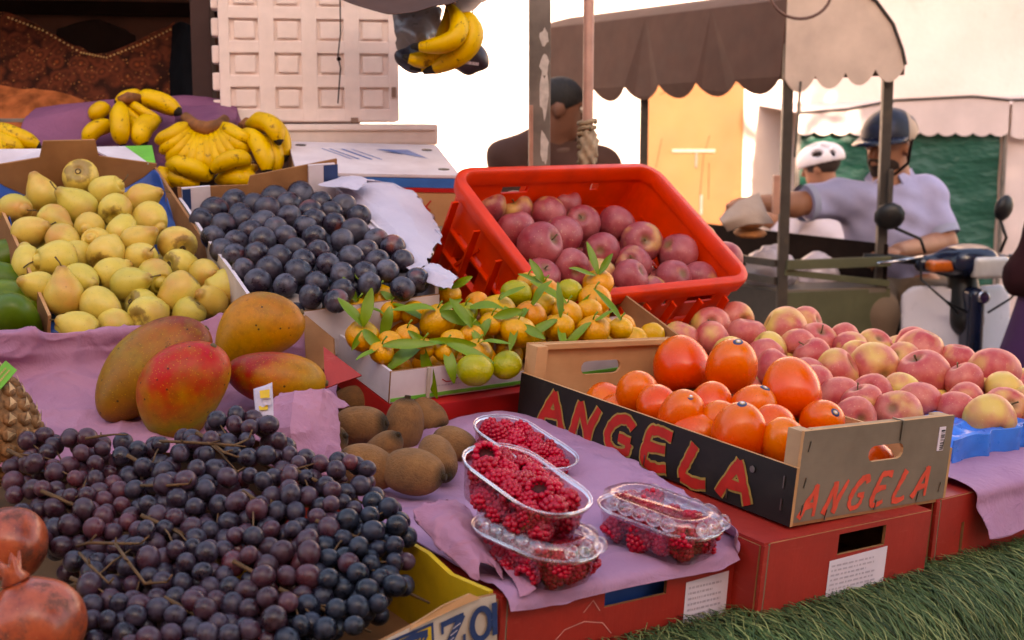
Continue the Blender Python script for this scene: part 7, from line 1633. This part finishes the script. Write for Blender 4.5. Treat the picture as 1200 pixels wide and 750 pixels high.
# --- man standing behind the post, in profile
def seller():
    D = 5.2; hc = at(655, 128, D); fw = scr(.95, -.12, -.10); base = Vector((hc.x - .02, D + .02, 0)); sh1 = at(594, 188, D - .04); sh2 = at(706, 196, D + .14); neck = at(646, 158, D + .03); z0 = neck.z
    hip = Vector((base.x - .02, base.y, .92)); chest = (sh1 + sh2) / 2 + Vector((-.01, .02, -.17))
    def body(P):
        d = head_sdf(P, hc, fw, 1.0); d = smin(d, caps(P, [(hc + Vector((-.02, 0, -.07)), .052), (neck + Vector((0, 0, -.03)), .062)]), .03)
        d = smin(d, smin(sd_ell(P, np3(chest), (.19, .12, .24)), sd_ell(P, np3(hip + Vector((0, 0, .04))), (.16, .12, .18)), .1), .06)
        for s_, e_, w_ in ((sh1, sh1 + Vector((.02, -.06, -.30)), sh1 + Vector((.22, -.16, -.42))), (sh2, sh2 + Vector((.06, -.04, -.28)), sh2 + Vector((.22, -.14, -.34)))):
            d = smin(d, caps(P, [(s_, .062), (e_, .045), (w_, .030)]), .04); d = smin(d, hand_sdf(P, w_, w_ - e_, Vector((0, -.2, -1)), 1, .7), .012)
        for q in (-1, 1): d = smin(d, caps(P, [(hip + Vector((q * .09, 0, -.04)), .09), (Vector((base.x + q * .10, base.y, .50)), .06), (Vector((base.x + q * .10, base.y + .02, .08)), .042)]), .04); d = smin(d, sd_ell(P, (base.x + q * .1, base.y - .07, .045), (.045, .13, .045)), .03)
        return d
    rt, b = person('seller', base, 'dark-haired man in a brown shirt standing in profile behind the grey post', body, (base.x - .34, base.y - .42, -.01), (base.x + .52, base.y + .36, 1.75), .012, SKIN('seller_skin', '#6d4636', '#54332a'))
    wear(rt, b, 'shirt', lambda P: np.maximum(smin(smin(smin(smin(sd_ell(P, np3(chest), (.208, .14, .26)), sd_ell(P, np3(hip + Vector((0, 0, .06))), (.18, .14, .2)), .1), caps(P, [(neck + Vector((-.02, 0, -.04)), .072), (chest, .12)]), .06), smin(caps(P, [(neck + Vector((-.02, .02, -.02)), .060), (sh1 + Vector((.02, 0, .005)), .075)]), caps(P, [(neck + Vector((.0, .02, -.03)), .058), (sh2 + Vector((-.02, 0, .005)), .072)]), .03), .05), smin(caps(P, [(sh1, .078), (sh1 + Vector((.02, -.06, -.24)), .068)]), caps(P, [(sh2, .078), (sh2 + Vector((.05, -.04, -.22)), .068)]), .02), .05) + .004 * np.sin(P[..., 0] * 34 + P[..., 2] * 40), hip.z - .08 - P[..., 2]), (base.x - .36, base.y - .3, .8), (base.x + .42, base.y + .36, 1.62), .012, simple('brown_mauve_shirt', '#4c352f', .9, .12, 8, spec=.1, bump=.3, bscale=16, bd=.008))
    wear(rt, b, 'trousers', lambda P: np.maximum(smin(sd_ell(P, np3(hip), (.178, .14, .16)), np.minimum(caps(P, [(hip + Vector((-.09, 0, -.04)), .105), (Vector((base.x - .10, base.y, .12)), .065)]), caps(P, [(hip + Vector((.09, 0, -.04)), .105), (Vector((base.x + .10, base.y, .12)), .065)])), .04), P[..., 2] - hip.z), (base.x - .3, base.y - .25, .05), (base.x + .3, base.y + .25, 1.0), .016, M['dark_cloth'])
    f, r, u = basis(fw); C = lambda x, y, z: np.array(hc) + np.array(r) * x + np.array(f) * y + np.array(u) * z
    wear(rt, b, 'hair', lambda P: np.maximum(sd_ell(P, C(0, .0, .036), (.080, .091, .088), Matrix((r, f, u)).transposed()) + .0015 * np.sin(P[..., 0] * 230 + P[..., 2] * 90) * np.sin(P[..., 2] * 150 - P[..., 1] * 210), np.maximum(-((P - C(0, 0, -.052)) @ np.array(u)), (P - C(0, .088, 0)) @ np.array(f) + np.maximum(0, .045 - ((P - C(0, 0, 0)) @ np.array(u))) * 1.6)), hc - Vector((.14, .14, .1)), hc + Vector((.14, .14, .16)), .006, simple('black_hair', '#16100e', .75, .2, 60))
    eyes(rt, b, hc, fw)
    MB().tube([neck - b + Vector((.068 * math.cos(q) + .004, .066 * math.sin(q), -.050 + .012 * math.sin(q))) for q in [2 * math.pi * k / 20 for k in range(21)]], .013, 8, 0, False).obj('collar', simple('shirt_collar', '#5c423a', .9, .1, 20), rt, None, True)
seller()
# --- cyclist in white, seen from behind, with the bicycle
def cyclist():
    D = 7.5; hc = at(961, 197, D); fw = scr(-.75, -.15, -.5); base = Vector((hc.x + .02, D + .05, 0)); sh1 = at(938, 240, D - .05); sh2 = at(998, 236, D + .14); neck = at(966, 218, D + .05); chest = (sh1 + sh2) / 2 + Vector((.0, .02, -.16)); hip = Vector((chest.x + .05, chest.y + .02, .86))
    def body(P):
        d = head_sdf(P, hc, fw, .98); d = smin(d, caps(P, [(hc + Vector((.02, 0, -.06)), .05), (neck, .06)]), .03); d = smin(d, smin(sd_ell(P, np3(chest), (.18, .115, .23)), sd_ell(P, np3(hip), (.16, .12, .16)), .1), .06)
        for s_, w_ in ((sh1, Vector((hc.x - .42, D - .02, 1.02))), (sh2, Vector((hc.x - .36, D + .36, 1.02)))): e_ = s_.lerp(w_, .5) + Vector((0, 0, -.05)); d = smin(d, caps(P, [(s_, .058), (e_, .043), (w_, .03)]), .04); d = smin(d, hand_sdf(P, w_, w_ - e_, Vector((0, 0, -1)), 1, 1.0), .015)
        for q in (-1, 1): d = smin(d, caps(P, [(hip + Vector((-.04, q * .09, -.04)), .085), (hip + Vector((-.32, q * .11, -.16 - .1 * q)), .058), (hip + Vector((-.22, q * .11, -.58 - .06 * q)), .042)]), .04)
        return d
    rt, b = person('cyclist', base, 'cyclist in a white shirt and vented white helmet seen from behind', body, (hc.x - .62, D - .3, .12), (hc.x + .34, D + .62, 1.46), .014, SKIN('cyclist_skin', '#8d5e48', '#744a38'))
    wear(rt, b, 'shirt', lambda P: np.maximum(smin(smin(sd_ell(P, np3(chest), (.2, .135, .25)), sd_ell(P, np3(hip + Vector((0, 0, .06))), (.185, .145, .18)), .1), np.minimum(caps(P, [(neck + Vector((0, 0, -.05)), .08), (sh1, .075), (sh1 + Vector((-.10, .0, -.16)), .07)]), caps(P, [(neck + Vector((0, 0, -.05)), .08), (sh2, .075), (sh2 + Vector((-.10, .06, -.16)), .07)])), .05) + .005 * np.sin(P[..., 0] * 28 + P[..., 2] * 34), hip.z - .03 - P[..., 2]), (hc.x - .4, D - .25, .8), (hc.x + .36, D + .5, 1.34), .014, simple('white_tee_cotton', '#c4bac6', .9, .06, 8, spec=.1, bump=.25, bscale=14, bd=.008))
    wear(rt, b, 'trousers', lambda P: smin(sd_ell(P, np3(hip + Vector((0, 0, -.02))), (.17, .135, .13)), np.minimum(*[caps(P, [(hip + Vector((-.04, q * .09, -.04)), .1), (hip + Vector((-.32, q * .11, -.16 - .1 * q)), .072), (hip + Vector((-.24, q * .11, -.50 - .06 * q)), .055)]) for q in (-1, 1)]), .04), (hc.x - .5, D - .3, .15), (hc.x + .36, D + .6, 1.0), .018, M['dark_cloth'])
    f, r, u = basis(fw); Rm = Matrix((r, f, u)).transposed(); C = lambda x, y, z: np.array(hc) + np.array(r) * x + np.array(f) * y + np.array(u) * z
    def hel(P):
        d = np.maximum(np.maximum(sd_ell(P, C(0, -.012, .046), (.100, .138, .096), Rm), -sd_ell(P, C(0, -.012, .030), (.088, .122, .085), Rm)), -((P - C(0, 0, .018)) @ np.array(u)))
        for x, y, z, a in ((0, .04, .13, .024), (-.045, .0, .125, .022), (.045, .0, .125, .022), (-.055, -.075, .11, .02), (.055, -.075, .11, .02), (0, -.09, .12, .022), (-.085, -.03, .075, .02), (.085, -.03, .075, .02), (-.06, -.11, .06, .017), (.06, -.11, .06, .017)): d = np.maximum(d, -sd_ell(P, C(x, y, z), (a * .7, a * 1.7, a * 1.2), Rm))
        return d
    wear(rt, b, 'helmet', hel, hc - Vector((.17, .17, .05)), hc + Vector((.17, .17, .17)), .007, simple('white_helmet_shell', '#cfc6cc', .3, .06, 20))
    wear(rt, b, 'hair', lambda P: np.maximum(sd_ell(P, C(0, -.014, .028), (.084, .108, .082), Rm), np.maximum(-((P - C(0, 0, -.055)) @ np.array(u)), (P - C(0, .055, 0)) @ np.array(f))), hc - Vector((.14, .14, .1)), hc + Vector((.14, .14, .14)), .008, simple('brown_hair', '#2a1c18', .8, .2, 60))
    bk = empty('bicycle', Matrix.Translation((base.x, D + .17, 0)), 'dark bicycle under the cyclist in the white shirt', 'bicycle')
    for x in (-.62, .42):
        wh = MB(); wh.tube([(x + .33 * math.cos(2 * math.pi * k / 36), 0, .34 + .33 * math.sin(2 * math.pi * k / 36)) for k in range(37)], .016, 8, 0, False)
        for k in range(12): q = math.pi * k / 12; wh.tube([(x + .32 * math.cos(q), 0, .34 + .32 * math.sin(q)), (x - .32 * math.cos(q), 0, .34 - .32 * math.sin(q))], .0015, 4)
        wh.obj('wheel', M['frame_dark'], bk, None, True)
    fr = MB()
    for a, c in (((.42, 0, .34), (-.08, 0, .30)), ((-.08, 0, .30), (.06, 0, .78)), ((.42, 0, .34), (.05, 0, .72)), ((.05, 0, .72), (-.42, 0, .76)), ((-.08, 0, .30), (-.44, 0, .70)), ((-.62, 0, .34), (-.40, 0, .98))): fr.tube([a, c], .016, 8)
    fr.obj('frame', M['card_navy'], bk, None, True); MB().tube([(-.46, -.28, 1.0), (-.40, -.1, 1.0), (-.40, .1, 1.0), (-.46, .28, 1.0)], .012, 8).obj('handlebar', M['steel'], bk, None, True); MB().lathe([(0, .03), (.07, .025), (.09, 0), (0, -.02)], 14).obj('saddle', M['dark_cloth'], bk, Matrix.Translation((.08, 0, .80)), True)
    MB().box((-.50, -.06, .96), (.06, .08, .07), 0, None, .015).obj('headlight', M['sticker'], bk)
cyclist()
# --- woman at the right edge
def woman():
    c = Vector((1.86, 4.25, 0)); b = c; hc = c + Vector((-.02, 0, 1.50)); fw = Vector((.3, -1, -.1))
    def body(P):
        d = head_sdf(P, hc, fw, .95); d = smin(d, caps(P, [(hc + Vector((0, .02, -.07)), .046), (c + Vector((0, .02, 1.33)), .055)]), .03); d = smin(d, smin(sd_ell(P, np3(c + Vector((0, 0, 1.14))), (.165, .11, .24)), sd_ell(P, np3(c + Vector((0, 0, .86))), (.17, .12, .16)), .1), .05)
        for q in (-1, 1):
            s_, e_, w_ = c + Vector((q * .165, 0, 1.29)), c + Vector((q * .24, .02, 1.05)), c + Vector((q * .05, -.24, 1.02)); d = smin(d, caps(P, [(s_, .055), (e_, .042), (w_, .027)]), .035); d = smin(d, hand_sdf(P, w_, w_ - e_, Vector((-q, 0, 0)), .9, .5), .012)
            d = smin(d, caps(P, [(c + Vector((q * .085, 0, .84)), .088), (c + Vector((q * .08, 0, .46)), .06), (c + Vector((q * .08, .02, .07)), .04)]), .04); d = smin(d, sd_ell(P, np3(c + Vector((q * .08, -.07, .04))), (.042, .12, .04)), .03)
        return d
    rt, b = person('woman', c, 'woman in a maroon top and long purple skirt at the edge, beside the scooter', body, c + Vector((-.36, -.46, -.01)), c + Vector((.36, .2, 1.66)), .014, SKIN('woman_skin', '#8d6250', '#744e40'))
    def top(P):
        t = smin(sd_ell(P, np3(c + Vector((0, 0, 1.14))), (.185, .13, .26)), sd_ell(P, np3(c + Vector((0, 0, .90))), (.20, .15, .16)), .1)
        for q in (-1, 1): t = smin(t, caps(P, [(c + Vector((q * .16, 0, 1.29)), .072), (c + Vector((q * .245, .02, 1.05)), .064), (c + Vector((q * .08, -.22, 1.02)), .056)]), .04)
        return np.maximum(t + .005 * np.sin(P[..., 2] * 36 + P[..., 0] * 22), np.maximum(1.0 - P[..., 2], -1))
    wear(rt, b, 'cardigan', top, c + Vector((-.36, -.36, .84)), c + Vector((.36, .22, 1.45)), .014, simple('maroon_knit', '#2c1418', .95, .2, 14, spec=.1, bump=.3, bscale=60, bd=.004))
    def skirt(P):
        q = P - np3(c); a = np.arctan2(q[..., 1], q[..., 0]); h = np.clip((1.02 - q[..., 2]) / .92, 0, 1); rr = np.hypot(q[..., 0] / 1.15, q[..., 1]); return np.maximum((rr - (.22 + .22 * h + .018 * h * np.sin(a * 9 + q[..., 2] * 4))) * .8, np.maximum(q[..., 2] - 1.02, .06 - q[..., 2]))
    wear(rt, b, 'skirt', skirt, c + Vector((-.56, -.50, .03)), c + Vector((.56, .50, 1.06)), .016, simple('purple_skirt_cloth', '#3d2046', .85, .15, 10, spec=.2, bump=.2, bscale=30, bd=.004))
    f, r, u = basis(fw); wear(rt, b, 'headscarf', lambda P: np.maximum(sd_ell(P, np3(hc + Vector((0, .02, .0))), (.105, .12, .16)), -sd_ell(P, np3(hc + f * .11), (.06, .08, .085))), hc - Vector((.16, .18, .2)), hc + Vector((.16, .18, .2)), .012, M['cloth_purple'])
woman()
# --- scooter
def scooter():
    D = 4.78; hb = at(1128, 306, D); fw = Vector((.16, -1, 0)).normalized(); MX = Matrix.Translation((hb.x, hb.y, 0)) @ Matrix.Rotation(math.atan2(fw.x, -fw.y), 4, 'Z'); z = hb.z   # local -y points forwards
    rt = empty('motor_scooter', MX, 'dark blue motor scooter with a white leg shield and front basket, facing the stall', 'scooter')
    BL = simple('dark_blue_scooter_paint', '#141d33', .2, .12, 9, spec=.6); WH = simple('white_scooter_plastic', '#cccbd8', .3, .05, 9); BK = simple('black_scooter_plastic', '#121214', .45, .15, 20)
    CHR = simple('chrome', '#b8b8bc', .15, .05, metal=1)
    def og(name, fn, lo, hi, st, m): V, F = nets(fn, lo, hi, st); return put(name, mesh_data(name, V, F, m), None, rt)
    og('handlebar_cover', lambda P: smin(smin(sd_ell(P, (0, -.03, z), (.10, .10, .058)), sd_capsule(P, (-.15, 0, z - .006), (.15, 0, z - .006), .030, .030), .05), sd_box(P, (0, -.06, z + .012), (.075, .06, .035), .03), .04), (-.24, -.18, z - .1), (.24, .12, z + .1), .009, BL)
    hl = og('headlight', lambda P: smax(sd_box(P, (.036, -.118, z - .010), (.062, .034, .037), .014), -(P[..., 1] + .2), .01), (-.05, -.17, z - .07), (.14, -.05, z + .05), .006, None)
    t = NT('headlight_glass'); t.b.inputs['Roughness'].default_value = .08; hl.data.materials.clear(); hl.data.materials.append(t.out(t.mix(t.noise(22, 1), '#b0aaa4', '#dcd6d0'), .1, .8, coat=.8))
    am = simple('amber_indicator', '#b8581c', .2, .2, 60, spec=.7)
    for x0, w in ((-.105, .056), (.122, .026)): og('indicator', lambda P: sd_box(P, (x0, -.075 + abs(x0) * .10, z - .008), (w, .030, .020), .014), (x0 - .09, -.14, z - .06), (x0 + .09, .0, z + .04), .006, am)
    for q in (-1, 1):
        MB().tube([(q * .15, 0, z), (q * .26, .04, z + .012), (q * .34, .06, z + .010)], [.013, .016, .017], 10).obj('grip', BK, rt, None, True)
        MB().tube([(q * .16, -.02, z + .02), (q * .26, -.05, z + .01), (q * .33, -.03, z)], .006, 6).obj('brake_lever', CHR, rt, None, True)
        mx, mz = (-.278, .160) if q < 0 else (.145, .185)
        st = MB().tube([(q * .14, 0, z + .03), (q * .16, .0, z + .08), (mx * .92, .0, z + mz - .04)], .006, 8).obj('mirror_arm', BK, rt, None, True)
        bm = MB().bm(_dome(.056 if q < 0 else .040, .026, .048), 0, Matrix.Translation((mx, .0, z + mz)) @ Matrix.Rotation(R(20 * q), 4, 'Y') @ Matrix.Rotation(R(25 * q), 4, 'Z')).obj('mirror', BK, rt, None, True)
    og('neck', lambda P: sd_capsule(P, (0, 0, z - .04), (0, -.05, z - .20), .05, .06), (-.1, -.14, z - .28), (.1, .08, z + .02), .012, BK)
    # leg shield in two white halves with a dark spine
    def shield(P, sg):
        y0 = -.055 - .10 * (z - P[..., 2] - .08); c = sd_box(P, (sg * .112, -.085, z - .275), (.094, .20, .190), .06); bow = np.abs(P[..., 1] - (y0 + .9 * np.abs(P[..., 0]) ** 1.6 + .03)) - .012; return smax(c, bow, .012)
    for sg in (-1, 1): og('leg_shield', lambda P: shield(P, sg), (sg * .112 - .12, -.30, z - .49), (sg * .112 + .12, .18, z - .05), .008, WH)
    og('front_spine', lambda P: sd_box(P, (0, -.085, z - .28), (.030, .05, .20), .028), (-.06, -.16, z - .52), (.06, .0, z - .05), .008, BL)
    og('front_mudguard', lambda P: smax(smax(np.abs(np.hypot(P[..., 1] + .24, P[..., 2] - .27) - .285) - .012, np.abs(P[..., 0]) - .07, .02), .20 - P[..., 2], .02), (-.1, -.56, .18), (.1, .08, .60), .012, BL)
    for y in (-.24, .98):
        wh = MB(); wh.tube([(0, y + .21 * math.cos(2 * math.pi * k / 32), .25 + .21 * math.sin(2 * math.pi * k / 32)) for k in range(33)], .045, 10, 0, False); w_ = wh.obj('tyre', BK, rt, None, True); MB().lathe([(0, .02), (.15, .02), (.17, .03), (.17, -.03), (.15, -.02), (0, -.02)], 20).obj('rim', M['steel'], w_, Matrix.Translation((0, y, .25)) @ Matrix.Rotation(R(90), 4, 'Y'))
    og('floorboard', lambda P: sd_box(P, (0, .28, .34), (.15, .32, .05), .03), (-.2, -.1, .26), (.2, .64, .42), .016, BK); og('rear_body', lambda P: smin(sd_box(P, (0, .80, .52), (.13, .36, .16), .09), sd_ell(P, (0, 1.1, .62), (.11, .2, .1)), .08), (-.2, .38, .3), (.2, 1.36, .8), .018, BL); og('seat', lambda P: smin(sd_ell(P, (0, .66, .74), (.13, .28, .06)), sd_ell(P, (0, 1.02, .78), (.12, .24, .06)), .06), (-.2, .3, .62), (.2, 1.34, .9), .016, BK)
    for q in (-1, 1): MB().tube([(q * .06, -.12, z - .34), (q * .07, -.24, .25)], .018, 8).obj('fork', M['steel'], rt, None, True)
    bs = MB(); bz = z - .30
    for zz, k in ((0, 1.0), (-.07, .94), (-.14, .88)):
        P = [(.075 + x * k, -.20 + y * k, bz + zz) for x, y in rrect(.17, .13, .03)]; bs.tube(P + [P[0]], .003 if zz else .005, 5)
    R0, R1_ = rrect(.17, .13, .03), rrect(.15, .115, .03)
    for a, c in zip(R0[::2], R1_[::2]): bs.tube([(.075 + a[0], -.20 + a[1], bz), (.075 + c[0], -.20 + c[1], bz - .14)], .002, 4)
    bs.obj('front_basket', BK, rt, None, True)
    for q, e in ((-1, -.06), (-1, -.02), (1, .05)): MB().tube([(q * .17, -.03, z), (q * .20, -.10, z - .05), (q * .12, -.12, z - .12), (e, -.10, z - .17)], .004, 6).obj('cable', BK, rt, None, True)
    em = MB().lathe([(0, .004), (.018, .003), (.022, 0)], 14).obj('badge', CHR, rt, Matrix.Translation((.012, -.142, z - .11)) @ Matrix.Rotation(R(80), 4, 'X'))
scooter()
# ------------------------------------------------------------------ daylight
SUN_EL, SUN_AZ = 25, 6      # low sun behind the viewer; the stall stands in the shade of the unseen house added there
w = bpy.data.worlds.new('World'); sc.world = w; w.use_nodes = True; nt = w.node_tree; bg = nt.nodes['Background']
sky = nt.nodes.new('ShaderNodeTexSky'); sky.sky_type = 'NISHITA'; sky.sun_disc = False; sky.sun_elevation = R(SUN_EL)
dirv = Vector((math.sin(R(SUN_AZ)) * math.cos(R(SUN_EL)), -math.cos(R(SUN_AZ)) * math.cos(R(SUN_EL)), math.sin(R(SUN_EL))))
sky.sun_rotation = math.atan2(dirv.x, dirv.y); sky.air_density = 1.0; sky.dust_density = 2.5; sky.ozone_density = .6
nt.links.new(sky.outputs[0], bg.inputs[0]); bg.inputs[1].default_value = .15
sl = bpy.data.lights.new('Sun', 'SUN'); so = bpy.data.objects.new('Sun', sl); COL.objects.link(so); so.rotation_euler = dirv.to_track_quat('Z', 'Y').to_euler(); so.location = (6, -8, 9)
sl.energy = 4; sl.angle = R(.5); sl.color = (1, .93, .82)
vs = sc.view_settings; vs.view_transform = 'Standard'; vs.look = 'None'; vs.gamma = 1; vs.exposure = 2.34
vs.use_white_balance = True; vs.white_balance_temperature = 8300; vs.white_balance_tint = 18
sc.cycles.max_bounces = 10; sc.cycles.transparent_max_bounces = 24; sc.cycles.use_denoising = True; sc.cycles.caustics_reflective = False; sc.cycles.caustics_refractive = False
